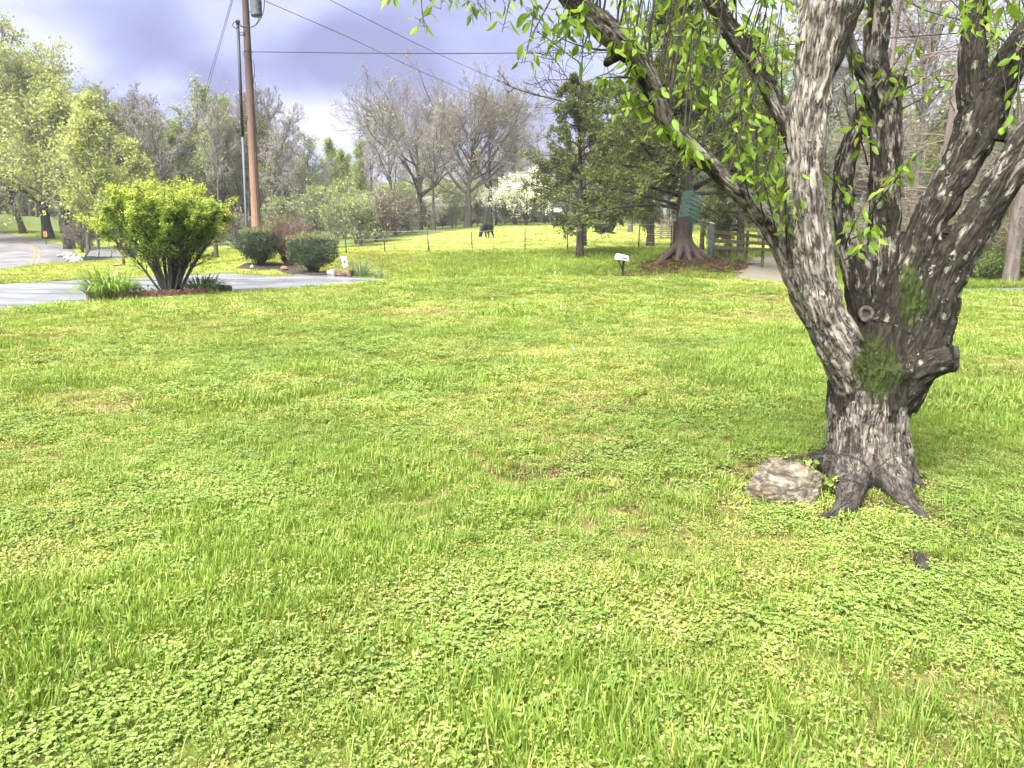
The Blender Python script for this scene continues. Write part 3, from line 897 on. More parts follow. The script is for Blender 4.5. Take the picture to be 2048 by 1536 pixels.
# ------------------------------------------------------------------ the big spreading tree on the lawn
LIMBS = {   # (u, v, forward distance, apparent width in photo pixels); bark paleness, lichen
 'trunk': ([(1738, 1075, 4.72, 215), (1738, 1010, 4.72, 196), (1736, 960, 4.72, 184), (1735, 900, 4.72, 168), (1735, 840, 4.72, 160), (1740, 780, 4.72, 170), (1750, 725, 4.72, 178)], .50, .1),
 'b': ([(1735, 800, 4.70, 130), (1708, 740, 4.66, 118), (1675, 680, 4.62, 102), (1650, 620, 4.58, 94), (1630, 540, 4.55, 90), (1616, 430, 4.52, 86), (1613, 320, 4.50, 86), (1618, 220, 4.48, 90), (1632, 120, 4.46, 98), (1645, 40, 4.44, 106), (1652, -40, 4.42, 100), (1650, -200, 4.40, 80)], 1.02, .12),
 'b2': ([(1650, 130, 4.47, 70), (1680, 60, 4.5, 66), (1712, -20, 4.55, 60), (1740, -150, 4.6, 50)], .35, .3),
 'a': ([(1690, 730, 4.72, 70), (1640, 655, 4.72, 62), (1606, 595, 4.70, 56), (1575, 520, 4.66, 52), (1535, 445, 4.62, 50), (1487, 392, 4.57, 50), (1426, 336, 4.50, 48), (1374, 293, 4.45, 46), (1334, 245, 4.40, 46), (1309, 190, 4.35, 52), (1277, 127, 4.30, 56), (1236, 83, 4.25, 56), (1198, 44, 4.2, 54), (1150, 5, 4.12, 52), (1100, -45, 4.0, 48), (1000, -110, 3.8, 40), (880, -150, 3.55, 32), (760, -165, 3.3, 22)], .50, .95),
 'a2': ([(1240, 100, 4.26, 44), (1222, 118, 4.24, 30), (1212, 130, 4.22, 22)], .1, .0),
 'c': ([(1612, 330, 4.52, 50), (1585, 275, 4.56, 46), (1540, 182, 4.6, 42), (1500, 112, 4.62, 42), (1468, 68, 4.64, 44), (1442, 30, 4.65, 44), (1405, -30, 4.66, 40), (1330, -150, 4.6, 30)], .30, .5),
 'd': ([(1752, 740, 4.80, 110), (1760, 640, 4.84, 80), (1765, 540, 4.88, 68), (1766, 458, 4.90, 64), (1770, 350, 4.92, 64), (1771, 250, 4.93, 66), (1765, 190, 4.93, 72), (1750, 130, 4.95, 52), (1757, 50, 5.0, 48), (1765, -60, 5.05, 44)], .34, .35),
 'd3': ([(1752, 200, 4.93, 44), (1725, 150, 4.9, 36), (1700, 95, 4.86, 34), (1688, 30, 4.85, 34), (1690, -80, 4.85, 28)], .55, .1),
 'd4': ([(1785, 195, 4.93, 50), (1797, 168, 4.93, 42), (1800, 150, 4.93, 34)], .2, .0),
 'd2': ([(1740, 700, 4.86, 80), (1715, 590, 4.92, 52), (1694, 480, 4.98, 48), (1686, 395, 5.02, 46), (1694, 310, 5.03, 44), (1722, 240, 5.02, 42), (1750, 200, 4.98, 40)], .3, .1),
 'e': ([(1765, 740, 4.74, 120), (1790, 650, 4.74, 92), (1816, 560, 4.75, 78), (1851, 458, 4.76, 74), (1896, 375, 4.77, 76), (1938, 295, 4.78, 84), (1962, 235, 4.78, 92), (1978, 200, 4.79, 84)], .20, .65),
 'e1': ([(1955, 240, 4.80, 76), (1945, 165, 4.82, 64), (1946, 83, 4.85, 54), (1953, 0, 4.9, 48), (1960, -120, 4.95, 40)], .18, .4),
 'e2': ([(1970, 225, 4.78, 80), (1998, 175, 4.75, 72), (2025, 117, 4.7, 66), (2055, 68, 4.66, 62), (2130, -30, 4.6, 50)], .15, .6),
 'e3': ([(1975, 255, 4.74, 44), (1996, 268, 4.68, 32), (2016, 276, 4.63, 27)], .3, .1),
 'f': ([(1775, 790, 4.70, 130), (1822, 730, 4.68, 112), (1855, 670, 4.66, 98), (1874, 610, 4.64, 88), (1899, 542, 4.62, 82), (1948, 458, 4.58, 80), (2000, 375, 4.54, 78), (2055, 290, 4.5, 74), (2140, 180, 4.45, 64)], .18, .95),
 'g': ([(1775, 790, 4.66, 110), (1822, 750, 4.60, 90), (1862, 728, 4.54, 70), (1906, 716, 4.49, 58)], .15, .1),
}
ROOTS = {
 'r1': ([(P(1775, 925, 4.62), .15), (PG(1800, 985, .06), .085), (PG(1826, 1018, .03), .055), (PG(1852, 1042, .015), .036), (PG(1876, 1060, -.022), .026), (PG(1900, 1078, -.05), .02)], .42, 0),
 'r2': ([(P(1700, 940, 4.62), .14), (PG(1698, 1003, .05), .08), (PG(1675, 1026, .02), .05), (PG(1640, 1043, .0), .034), (PG(1616, 1052, -.026), .026), (PG(1590, 1062, -.05), .02)], .42, 0),
 'r3': ([(P(1680, 930, 4.7), .13), (PG(1625, 920, .035), .065), (PG(1560, 930, .01), .045), (PG(1500, 940, .0), .034), (PG(1450, 950, -.022), .026), (PG(1410, 955, -.05), .02)], .42, 0),
 'r4': ([(P(1790, 945, 4.7), .14), (PG(1828, 972, .04), .07), (PG(1858, 983, -.008), .035), (PG(1890, 992, -.05), .025)], .42, 0),
}
LIMBK = {'trunk': .97, 'b': .90, 'e': 1.0, 'f': .98, 'e1': .95, 'e2': .95, 'a': .88, 'g': 1.0, 'd': 1.0, 'd2': 1.0, 'c': .9}
_segs = []      # skeleton segments for the bark coordinates
mb = MB()
LIMB3 = {}
_lid = 0
for nm, (pts, pale, lich) in list(LIMBS.items()):
    p3 = np.array([P(u, v, Y) for u, v, Y, w in pts]); r3 = np.array([w / 2 / F * depth(u, v, Y) for u, v, Y, w in pts]) * LIMBK.get(nm, .90)
    q = spline(np.c_[p3, r3], max(12, len(pts) * 5))
    LIMB3[nm] = q
    mb.tubes(q[:, :3], q[:, 3], 18, cap=True)
    _segs.append((q, pale, lich))
for nm, (pts, pale, lich) in ROOTS.items():
    q = spline(np.array([(*p, r) for p, r in pts]), 16)
    mb.tubes(q[:, :3], q[:, 3], 12, cap=True)
    _segs.append((q, pale, lich))
raw = mb.mesh('tree_raw')
ro = link('tree_raw', raw)
md = ro.modifiers.new('r', 'REMESH'); md.mode = 'VOXEL'; md.voxel_size = 0.011
md = ro.modifiers.new('s', 'SMOOTH'); md.factor = 0.5; md.iterations = 5
tm = apply_mods(ro, 'fruit_tree_trunk')
bpy.data.objects.remove(ro)
nv = len(tm.vertices)
co = np.empty(nv * 3, np.float32); tm.vertices.foreach_get('co', co); co = co.reshape(-1, 3).astype(float)
no = np.empty(nv * 3, np.float32); tm.vertices.foreach_get('normal', no); no = no.reshape(-1, 3).astype(float)
best = np.full(nv, 1e9); bco = np.zeros((nv, 3)); bp = np.zeros(nv); bl = np.zeros(nv); best_r = np.zeros(nv)
off = 0.0
for q, pale, lich in _segs:
    L_ = np.r_[0, np.cumsum(np.linalg.norm(np.diff(q[:, :3], axis=0), axis=1))]
    for i in range(len(q) - 1):
        a, b = q[i, :3], q[i + 1, :3]
        d = b - a; dl = d @ d
        t = np.clip(((co - a) @ d) / dl, 0, 1)
        c = a + t[:, None] * d
        rad = q[i, 3] * (1 - t) + q[i + 1, 3] * t
        rel = co - c
        ds = np.linalg.norm(rel, axis=1) / rad
        s = ds < best
        if not s.any(): continue
        dn = d / math.sqrt(dl)
        ref = np.array([0, 1.0, 0]) if abs(dn[1]) < .9 else np.array([1.0, 0, 0])
        e1 = np.cross(dn, ref); e1 /= np.linalg.norm(e1); e2 = np.cross(dn, e1)
        best[s] = ds[s]
        bco[s, 0] = rel[s] @ e1; bco[s, 1] = rel[s] @ e2; bco[s, 2] = L_[i] + t[s] * math.sqrt(dl) + off
        bp[s] = pale; bl[s] = lich; best_r[s] = rad[s]
    off += 7.3
# bark relief: long plates split by fissures, finer flakes on top
wob = fbm(bco[:, 0] * 9, bco[:, 1] * 9, bco[:, 2] * 3, seed=2, octaves=3) - .5
n1 = fbm(bco[:, 0] * 26 + wob * 3, bco[:, 1] * 26 + wob * 3, bco[:, 2] * 4.2, seed=4, octaves=3)
rid = 1 - np.abs(n1 * 2 - 1) * 2.2
n2 = fbm(bco[:, 0] * 60, bco[:, 1] * 60, bco[:, 2] * 16, seed=8, octaves=3)
big = fbm(co[:, 0] * 4.5, co[:, 1] * 4.5, co[:, 2] * 4.5, seed=12, octaves=3) - .5
rootish = smooth(.34, .08, co[:, 2] + .12 * (fbm(co[:, 0] * 9, co[:, 1] * 9, co[:, 2] * 4, seed=77, octaves=3) - .5))
disp = (-.020 * np.clip(rid, 0, 1) + .012 * (n2 - .5)) * (1 - .5 * rootish) * np.clip(best_r / .12, .35, 1) + .035 * big
rsm = np.minimum(1, np.ones(nv))
co2 = co + no * disp[:, None]
tm.vertices.foreach_set('co', co2.astype(np.float32).ravel())
fattr(tm, 'bark', bco, 'FLOAT_VECTOR')
bp = bp + .5 * (fbm(co[:, 0] * 3, co[:, 1] * 3, co[:, 2] * 2, seed=40, octaves=3) - .5)
# left flank of the stem and the front limb carry the palest bark, the fork is mossy
_fork = np.array(P(1760, 745, 4.45))
moss = np.exp(-(((co[:, 0] - _fork[0]) / .20) ** 2 + ((co[:, 2] - _fork[2] - .02) / .24) ** 2))
_fm = np.array(P(1835, 590, 4.55))
moss = np.maximum(moss, .9 * np.exp(-(((co[:, 0] - _fm[0]) / .10) ** 2 + ((co[:, 2] - _fm[2]) / .28) ** 2)))
upf = np.clip(no[:, 2], 0, 1)
moss = np.maximum(moss, .75 * upf * (bl > .35))
bp = bp - .75 * np.exp(-(((co[:, 0] - _fork[0]) / .24) ** 2 + ((co[:, 2] - _fork[2] - .12) / .30) ** 2))
fattr(tm, 'pale', bp)
fattr(tm, 'lichen', bl)
fattr(tm, 'moss', moss)
fattr(tm, 'fiss', np.clip(rid, 0, 1))
fattr(tm, 'root', rootish)
for p in tm.polygons: p.use_smooth = True
m, nt = new_mat('fruit_tree_bark'); g = NT(nt)
bk = g.attr('bark', 'Vector')
c1 = g.mapping(bk, (26, 26, 6.5))
nA = g.noise(c1, 1.0, 5, 0.62, 0.6)
nB = g.noise(g.mapping(bk, (11, 11, 4.5)), 1.0, 4, 0.6, 0.4)
nC = g.noise(g.mapping(bk, (110, 110, 35)), 1.0, 4, 0.7)
fi1 = g.noise(g.mapping(bk, (30, 30, 5.5)), 1.0, 5, 0.62, 0.9)
fi2 = g.noise(g.mapping(bk, (20, 20, 16), loc=(5, 3, 2)), 1.0, 4, 0.6, 0.6)
pale = g.mix(nC, (0.135, 0.12, 0.10), (0.32, 0.29, 0.25))
pale = g.mix(g.ramp(fi2, (0.45, 0.0), (0.6, 0.55)), pale, (0.30, 0.27, 0.22))
dark = g.mix(nC, (0.007, 0.0068, 0.0048), (0.050, 0.044, 0.031))
sel = g.math('ADD', g.math('MULTIPLY', nB, 0.9), g.math('MULTIPLY', g.attr('pale'), 0.62))
sel = g.math('ADD', sel, g.math('MULTIPLY', nA, 0.75))
half_ = g.math('MULTIPLY', sel, 0.5)
selr = g.ramp(half_, (0.50, 0.0), (0.535, 0.8), (0.62, 1.0))
col = g.mix(selr, dark, pale)
ridge = g.math('ABSOLUTE', g.math('SUBTRACT', fi1, 0.5))
crack = g.math('MULTIPLY', g.ramp(ridge, (0.008, 1.0), (0.045, 0.0)), g.ramp(fi2, (0.40, 0.15), (0.58, 1.0)))
col = g.mix(g.math('MULTIPLY', crack, 0.9), col, (0.018, 0.015, 0.011))
col = g.mix(g.ramp(g.attr('fiss'), (0.55, 0.0), (0.95, 0.7)), col, (0.020, 0.016, 0.012))
# lichen rosettes
warp = g.n('ShaderNodeVectorMath', {0: g.mapping(bk, (17, 17, 13)), 1: g.n('ShaderNodeTexNoise', {'Vector': bk, 'Scale': 45.0, 'Detail': 3.0}).outputs['Color']}, operation='ADD').outputs[0]
vl = g.n('ShaderNodeTexVoronoi', {'Vector': warp, 'Scale': 1.0}, feature='F1')
lr = g.n('ShaderNodeSeparateColor', {'Color': vl.outputs['Color']})
lsize_ = g.math('MULTIPLY', lr.outputs[1], 0.42)
lmask = g.math('MULTIPLY', g.math('LESS_THAN', g.math('ADD', vl.outputs['Distance'], g.math('MULTIPLY', nC, 0.3)), g.math('ADD', lsize_, 0.12)), g.math('GREATER_THAN', g.math('ADD', g.math('MULTIPLY', lr.outputs[0], 0.6), g.math('MULTIPLY', g.attr('lichen'), 0.55)), 0.52))
col = g.mix(g.math('MULTIPLY', lmask, 0.75), col, g.mix(nC, (0.10, 0.115, 0.075), (0.32, 0.34, 0.26)))
# moss
mn = g.noise(g.mapping(bk, (16, 16, 10)), 1.0, 6, 0.75)
mm = g.ramp(g.math('ADD', g.math('MULTIPLY', g.attr('moss'), 0.75), g.math('MULTIPLY', mn, 0.9)), (0.80, 0.0), (0.93, 0.95))
col = g.mix(mm, col, g.mix(nC, (0.008, 0.013, 0.0025), (0.048, 0.068, 0.011)))
rootc = g.mix(nC, (0.010, 0.0085, 0.007), (0.060, 0.049, 0.041))
col = g.mix(g.math('MULTIPLY', g.attr('root'), g.ramp(nB, (0.3, 1.0), (0.65, 0.75))), col, rootc)
h = g.math('ADD', g.math('MULTIPLY', nA, 0.7), g.math('SUBTRACT', g.math('MULTIPLY', nC, 0.35), g.math('MULTIPLY', crack, 0.8)))
g.out(col, 0.88, g.bump(h, 1.0, 0.02), 0.2)
BARK = m
tree = empty('fruit_tree', (_tree_c.x, _tree_c.y, 0), label='old multi-stemmed fruit tree with flaking pale bark and fresh leaves, close by', cat='tree')
def child(name, me, mat, parent, kind=None):
    """mesh given in world space, parented without moving"""
    o = link(name, me, mat, parent)
    o.matrix_parent_inverse = Matrix.Translation(parent.location).inverted()
    if kind: o['kind'] = kind
    return o
trunk = child('trunk', tm, BARK, tree)
# healed pruning scars and the flat saw cuts
m_scar = flat_mat('pruned_wood', (0.075, 0.062, 0.05), 0.9, var=.6, scale=30, bump=.4)
m_scarD = flat_mat('weathered_cut_wood', (0.020, 0.017, 0.014), 0.9, var=.6, scale=22, bump=.5)
def ring(c, nrm, R_, r_, flat=0.75):
    bm = bmesh.new()
    n, k = 28, 10
    rg = np.random.default_rng(int(R_ * 1e5))
    vs = []
    jit = 1 + .1 * rg.normal(size=n)
    for i in range(n):
        a = i / n * 2 * math.pi
        row = []
        for j in range(k):
            b = j / k * 2 * math.pi
            rr_ = R_ * (1 + .06 * math.sin(3 * a + 1)) + r_ * jit[i] * math.cos(b)
            row.append(bm.verts.new((rr_ * math.cos(a), rr_ * math.sin(a) * 1.1, r_ * flat * math.sin(b))))
        vs.append(row)
    for i in range(n):
        for j in range(k):
            bm.faces.new((vs[i][j], vs[(i + 1) % n][j], vs[(i + 1) % n][(j + 1) % k], vs[i][(j + 1) % k]))
    bmesh.ops.recalc_face_normals(bm, faces=bm.faces)
    q = Vector(nrm).to_track_quat('Z', 'Y').to_matrix().to_4x4()
    bm.transform(Matrix.Translation(c) @ q)
    return bm_mesh('knot_ring', bm, True)
def disc(c, nrm, R_, mat, name, dent=.3):
    bm = bmesh.new()
    n = 20
    cv = bm.verts.new((0, 0, -R_ * dent))
    mid_ = [bm.verts.new((R_ * .5 * math.cos(i / n * 6.283), R_ * .5 * math.sin(i / n * 6.283), -R_ * dent * .55)) for i in range(n)]
    rim = [bm.verts.new((R_ * (1 + .07 * math.sin(i * 2.3)) * math.cos(i / n * 6.283), R_ * 1.08 * (1 + .06 * math.cos(i * 1.7)) * math.sin(i / n * 6.283), 0)) for i in range(n)]
    for i in range(n):
        j = (i + 1) % n
        bm.faces.new((cv, mid_[i], mid_[j])); bm.faces.new((mid_[i], rim[i], rim[j], mid_[j]))
    q = Vector(nrm).to_track_quat('Z', 'Y').to_matrix().to_4x4()
    bm.transform(Matrix.Translation(c) @ q)
    return bm_mesh(name, bm, True)
def on_surface(u, v):
    """first point of the trunk mesh along the photo ray"""
    d = np.array(ray(u, v)); d /= np.linalg.norm(d)
    o_ = np.array([0, 0, CAMH])
    rel = co2 - o_
    t = rel @ d
    dist = np.linalg.norm(rel - t[:, None] * d, axis=1)
    s = dist < .014
    if not s.any(): s = dist < .04
    i = np.where(s)[0][np.argmin(t[s])]
    return Vector(co2[i]), Vector(no[i])
kp, kn = on_surface(1732, 624)
kd = (Vector((-.25, -1, .12)) + kn * .15).normalized()
k1 = child('pruning_scar', ring(kp + kd * .014, kd, .036, .013), m_scar, tree)
k1['label'] = 'healed ring of a pruned branch'
child('scar_heart', disc(kp + kd * .014, kd, .032, m_scarD, 'scar_heart'), m_scarD, tree)
q = LIMB3['e3']; dv = Vector(q[-1, :3] - q[-4, :3]).normalized(); dv = (dv + Vector((.25, -.55, 0))).normalized()
ep = Vector(q[-1, :3]) + dv * .012
child('pruning_scar', ring(ep, dv, .030, .012), m_scar, tree)
child('scar_heart', disc(ep + dv * .002, dv, .027, m_scarD, 'scar_heart'), m_scarD, tree)
q = LIMB3['g']; dv = Vector((1.0, -.28, .06)).normalized(); gp = Vector(q[-1, :3])
bm = bmesh.new()
bmesh.ops.create_cone(bm, cap_ends=True, segments=26, radius1=.080, radius2=.074, depth=.03)
for v_ in bm.verts:
    k_ = 1 + .09 * math.sin(3 * math.atan2(v_.co.y, v_.co.x) + 1) + .05 * math.sin(7 * math.atan2(v_.co.y, v_.co.x))
    v_.co.x *= k_; v_.co.y *= k_ * 1.05
bmesh.ops.bevel(bm, geom=[e_ for e_ in bm.edges if e_.calc_face_angle(0) > 1], offset=.004, segments=1, affect='EDGES')
bm.transform(Matrix.Translation(gp + dv * .004) @ dv.to_track_quat('Z', 'Y').to_matrix().to_4x4())
sg = child('sawn_stub', bm_mesh('sawn_stub', bm), m_scarD, tree)
sg['label'] = 'dark sawn-off branch stub on the side of the trunk'
# exposed root tip breaking through the turf
rp = spline(np.array([(*PG(1828, 1108, -.01), .018), (*PG(1842, 1125, .02), .034), (*PG(1858, 1140, .012), .034), (*PG(1872, 1152, -.02), .02)]), 12)
bm_r = MB(); bm_r.tubes(rp[:, :3], rp[:, 3], 10, cap=True)
rme = bm_r.mesh('surface_root')
for v_ in rme.vertices:
    v_.co += Vector((0, 0, .014 * (mnoise.noise(v_.co * 40))))
m_root = flat_mat('wet_dark_root', (0.014, 0.012, 0.011), 0.7, var=.6, scale=40, bump=.6)
child('surface_root', rme, m_root, tree)

# ---- shoots, twigs and leaves
lr_ = np.random.default_rng(11)
shoot_P, shoot_R = [], []
leaf_pos, leaf_dir, leaf_len, leaf_tag = [], [], [], []
def shoot(start, d, ln, r0=.006, n=9, wob=.07, up=.05, leaves=10, t0=.25, lsz=(.042, .086), droop=.8, cluster=1):
    d = np.array(d, float); d /= np.linalg.norm(d)
    pts = [np.array(start, float)]
    for i in range(n - 1):
        d = d + lr_.normal(0, wob, 3); d[2] += up; d /= np.linalg.norm(d)
        pts.append(pts[-1] + d * ln / (n - 1))
    pts = np.array(pts)
    shoot_P.append(pts); shoot_R.append(np.linspace(r0, r0 * .3, n))
    for t in np.sort(lr_.uniform(t0, 1.0, leaves)):
        f = t * (n - 1); i = min(int(f), n - 2); p = pts[i] * (1 - f + i) + pts[i + 1] * (f - i)
        for _ in range(cluster):
            a = lr_.uniform(0, 6.283)
            dd = np.array([math.cos(a), math.sin(a), lr_.uniform(-.2, .6)])
            pe = p + dd * lr_.uniform(.012, .05)      # petiole
            shoot_P.append(np.stack([p + (pe - p) * k / (n - 1) for k in range(n)])); shoot_R.append(np.full(n, .0011))
            ld = dd * .55 + np.array([0, 0, -droop * lr_.uniform(.5, 1.4)])
            leaf_pos.append(pe); leaf_dir.append(ld); leaf_len.append(lr_.uniform(*lsz))
    return pts
def limb_pt(nm, t):
    q = LIMB3[nm]; f = t * (len(q) - 1); i = min(int(f), len(q) - 2)
    return q[i, :3] * (1 - f + i) + q[i + 1, :3] * (f - i), q[i, 3]
# upright water sprouts along the arching limb
for t in np.linspace(.20, .74, 28):
    p, r = limb_pt('a', t + lr_.normal(0, .012))
    pts = shoot(p + np.array([0, lr_.normal(0, r * .5), r * .6]), (lr_.normal(.06, .10), lr_.normal(0, .14), 1), lr_.uniform(.55, 1.5), .0065, 9, .045, .04, int(lr_.integers(14, 24)), .18)
for t in np.linspace(.22, .9, 13):
    p, r = limb_pt('c', t)
    shoot(p + np.array([0, -r * .5, r * .4]), (lr_.normal(-.05, .2), lr_.normal(-.2, .2), 1), lr_.uniform(.35, .9), .006, 9, .06, .03, int(lr_.integers(12, 20)), .12)
# short leafy spurs hanging below the arch
for t in np.linspace(.31, .78, 21):
    p, r = limb_pt('a', t)
    shoot(p + np.array([0, -r * .6, 0]), (lr_.normal(-.3, .5), lr_.normal(-.5, .3), lr_.normal(-.1, .4)), lr_.uniform(.10, .32), .004, 9, .1, -.05, int(lr_.integers(5, 11)), .25)
# drooping leafy twigs left of the arch
for (u0, v0, Y0, u1, v1, Y1, nl) in ((1300, 195, 4.34, 1215, 190, 4.2, 16), (1300, 210, 4.34, 1235, 235, 4.15, 14), (1290, 160, 4.3, 1200, 145, 4.2, 12), (1217, 101, 4.24, 1090, 95, 4.1, 3), (1180, 40, 4.15, 1100, 90, 4.0, 10), (1150, 20, 4.1, 1070, 60, 3.9, 12), (1110, -20, 4.0, 1050, 130, 3.8, 12), (1140, 10, 4.1, 1120, 110, 4.0, 12), (1180, 40, 4.15, 1160, 130, 4.0, 10), (1075, -40, 3.9, 1062, 130, 3.75, 12), (1030, -80, 3.8, 1010, 70, 3.6, 10)):
    a, b = np.array(P(u0, v0, Y0)), np.array(P(u1, v1, Y1))
    shoot(a, b - a, np.linalg.norm(b - a), .006, 9, .05, 0.0, nl, .2, cluster=1)
# leaves against the sky at the top edge: twigs hanging from the limb overhead
for u in list(np.linspace(800, 1040, 12)):
    t = np.interp(u, [760, 880, 1000, 1100], [.99, .93, .86, .79])
    p = np.array(P(u + lr_.normal(0, 14), -105 + lr_.normal(0, 10), np.interp(u, [640, 1050], [3.15, 3.9])))
    ln = lr_.uniform(.20, .34) if not (820 < u < 1000) else lr_.uniform(.26, .40)
    shoot(p, (lr_.normal(0, .25), lr_.normal(0, .25), -1), ln, .0035, 9, .1, -.05, int(lr_.integers(7, 12)), .3, (.035, .065))
q0 = np.array(P(640, -30, 3.1)); shoot(np.array(P(690, -90, 3.2)), q0 - np.array(P(690, -90, 3.2)), .22, .003, 9, .05, -.02, 9, .3, (.04, .06))
# sprouts on the front of the centre stem
for (u0, v0, Y0, u1, v1, Y1, nl) in ((1690, 500, 4.72, 1700, 430, 4.4, 16), (1700, 480, 4.72, 1760, 440, 4.4, 14), (1740, 430, 4.8, 1810, 330, 4.4, 18), (1760, 400, 4.85, 1850, 285, 4.4, 14), (1705, 420, 4.8, 1690, 320, 4.45, 14), (1720, 300, 4.85, 1722, 90, 4.5, 18), (1735, 330, 4.85, 1715, 230, 4.5, 12), (1690, 520, 4.7, 1745, 470, 4.4, 12), (1770, 240, 4.88, 1830, 60, 4.6, 14), (1780, 200, 4.9, 1870, 130, 4.6, 12), (1775, 230, 4.88, 1930, 160, 4.6, 9), (1760, 190, 4.9, 1800, 80, 4.6, 12),
                                     (1600, 300, 4.42, 1590, 430, 4.25, 9), (1575, 520, 4.6, 1560, 330, 4.35, 14), (1555, 480, 4.6, 1530, 330, 4.35, 14), (1590, 560, 4.62, 1578, 430, 4.4, 9), (1530, 440, 4.55, 1490, 280, 4.3, 14), (1500, 400, 4.5, 1470, 250, 4.25, 16)):
    a, b = np.array(P(u0, v0, Y0)), np.array(P(u1, v1, Y1))
    shoot(a, b - a, np.linalg.norm(b - a), .006, 9, .05, 0.0, nl, .25)
for u in (1905, 1940, 1985, 2010, 2030):
    shoot(np.array(P(u, -90, 4.4)), (lr_.normal(0, .15), lr_.normal(0, .2), -1), lr_.uniform(.28, .45), .004, 9, .08, -.03, 11, .25)
# the leafy crown that carries on above the picture
for nm, t0_, t1_, k_ in (('a', .72, 1.0, 44), ('b', .86, 1.0, 16), ('c', .75, 1.0, 18), ('d', .85, 1.0, 14), ('e1', .6, 1.0, 14), ('e2', .6, 1.0, 12), ('f', .8, 1.0, 10), ('b2', .5, 1, 10), ('d3', .5, 1, 8)):
    for t in np.linspace(t0_, t1_, k_):
        p, r = limb_pt(nm, min(.999, t))
        shoot(p, (lr_.normal(0, .6), lr_.normal(0, .6), 1), lr_.uniform(.5, 1.2), .006, 9, .08, .02, int(lr_.integers(10, 18)), .15)
# depth: shoots rising behind the arch
for i in range(30):
    u = lr_.uniform(1180, 1580); v0 = np.interp(u, [1180, 1330, 1580], [60, 200, 420]) - lr_.uniform(0, 60)
    a = np.array(P(u, v0, lr_.uniform(4.7, 5.6)))
    shoot(a, (lr_.normal(.04, .12), lr_.normal(0, .12), 1), lr_.uniform(.5, 1.2), .006, 9, .05, .03, int(lr_.integers(9, 16)), .15)
sp = MB(); sp.tubes(np.array(shoot_P), np.array(shoot_R), 4)
m_shoot = flat_mat('young_shoot_bark', (0.022, 0.019, 0.013), 0.75, var=.5, scale=20, c2=(0.055, 0.048, 0.03))
so = child('shoots', sp.mesh('shoots'), m_shoot, tree, 'stuff')
M_leaf = leaf_mat('fresh_tree_leaves', (0.085, 0.165, 0.022), (0.18, 0.285, 0.036), (0.32, 0.39, 0.065), .5, .5, .25, .6, 3.5)
lp = np.array(leaf_pos); ld = np.array(leaf_dir); ll_ = np.array(leaf_len)
ld /= np.linalg.norm(ld, axis=1, keepdims=True)
N = len(lp)
nrm = lr_.normal(0, 1, (N, 3)); nrm -= (nrm * ld).sum(1)[:, None] * ld; nrm /= np.linalg.norm(nrm, axis=1, keepdims=True)
u_, v_2, dep_ = project(lp)
_k = ~((v_2 > 500) & (u_ < 1585)) & (dep_ > 2.2)
lp, ld, ll_, nrm, u_, v_2, dep_ = lp[_k], ld[_k], ll_[_k], nrm[_k], u_[_k], v_2[_k], dep_[_k]; N = len(lp)
inframe = (u_ > 5) & (u_ < 2043) & (v_2 > 5) & (v_2 < 1500)
score = np.where(inframe, ll_ / dep_, 0)
order = np.argsort(-score)
single = order[:300]; rest = order[300:]
lm = []
for k in range(5):      # a few leaf shapes shared by the single leaves
    b = MB(); r_ = np.random.default_rng(k)
    ts = np.array([0, .12, .3, .52, .75, .92, 1.0]); ws = np.array([.04, .5, .92, 1.0, .7, .26, .02]) * (.185 + .015 * k)
    rows = []
    for t, w in zip(ts, ws):
        z = -(.10 + .06 * k) * t * t; y = t
        wv = .012 * math.sin(t * 9 + k)
        rows += [(-w, y, z + w * .30 + wv), (0, y, z), (w, y, z + w * .30 - wv)]
    q = [[3 * r0 + c, 3 * r0 + c + 1, 3 * r0 + c + 4, 3 * r0 + c + 3] for r0 in range(6) for c in range(2)]
    b.add(rows, q); me = b.mesh('leaf'); me.materials.append(M_leaf); lm.append(me)
inv = Matrix.Translation(tree.location).inverted()
for n_, i in enumerate(single):
    y = Vector(ld[i]); z = Vector(nrm[i]); x = y.cross(z)
    mt = Matrix(((x.x, y.x, z.x, lp[i][0]), (x.y, y.y, z.y, lp[i][1]), (x.z, y.z, z.z, lp[i][2]), (0, 0, 0, 1))) @ Matrix.Scale(ll_[i], 4)
    o = bpy.data.objects.new('leaf', lm[n_ % 5]); C.objects.link(o); o.parent = tree
    o.matrix_local = inv @ mt
b = MB(); b.cards(lp[rest], ld[rest], nrm[rest], ll_[rest], ll_[rest] * .4, 'leaf', bend=.2)
child('foliage', b.mesh('foliage'), M_leaf, tree, 'stuff')

# ------------------------------------------------------------------ rock at the foot of the tree
bm = bmesh.new()
bmesh.ops.create_icosphere(bm, subdivisions=5, radius=1.0)
rr_ = random.Random(5)
planes = []
for i in range(22):
    n_ = Vector((rr_.gauss(0, 1), rr_.gauss(0, 1), rr_.gauss(0, .8) + .15)).normalized(); planes.append((n_, rr_.uniform(.62, .95)))
planes += [(Vector((.12, -.30, 1)).normalized(), .58), (Vector((-.8, -.5, .2)).normalized(), .72)]
for v_ in bm.verts:
    for n_, d_ in planes:
        s_ = v_.co.dot(n_) - d_
        if s_ > 0: v_.co -= n_ * s_ * .95
    c_ = v_.co
    v_.co = c_ * (1 + .055 * mnoise.noise(c_ * 3.2) + .05 * mnoise.noise(Vector((c_.x * 5, c_.y * 5, c_.z * 16))) + .03 * mnoise.noise(c_ * 13))
bm.transform(Matrix.Translation(_rock_c + Vector((.02, .05, -.02))) @ Matrix.Rotation(-.22, 4, 'Y') @ Matrix.Rotation(.2, 4, 'X') @ Matrix.Rotation(.25, 4, 'Z') @ Matrix.Diagonal((.33, .235, .24, 1)))
m, nt = new_mat('quartz_rock'); g = NT(nt)
ob = g.obj()
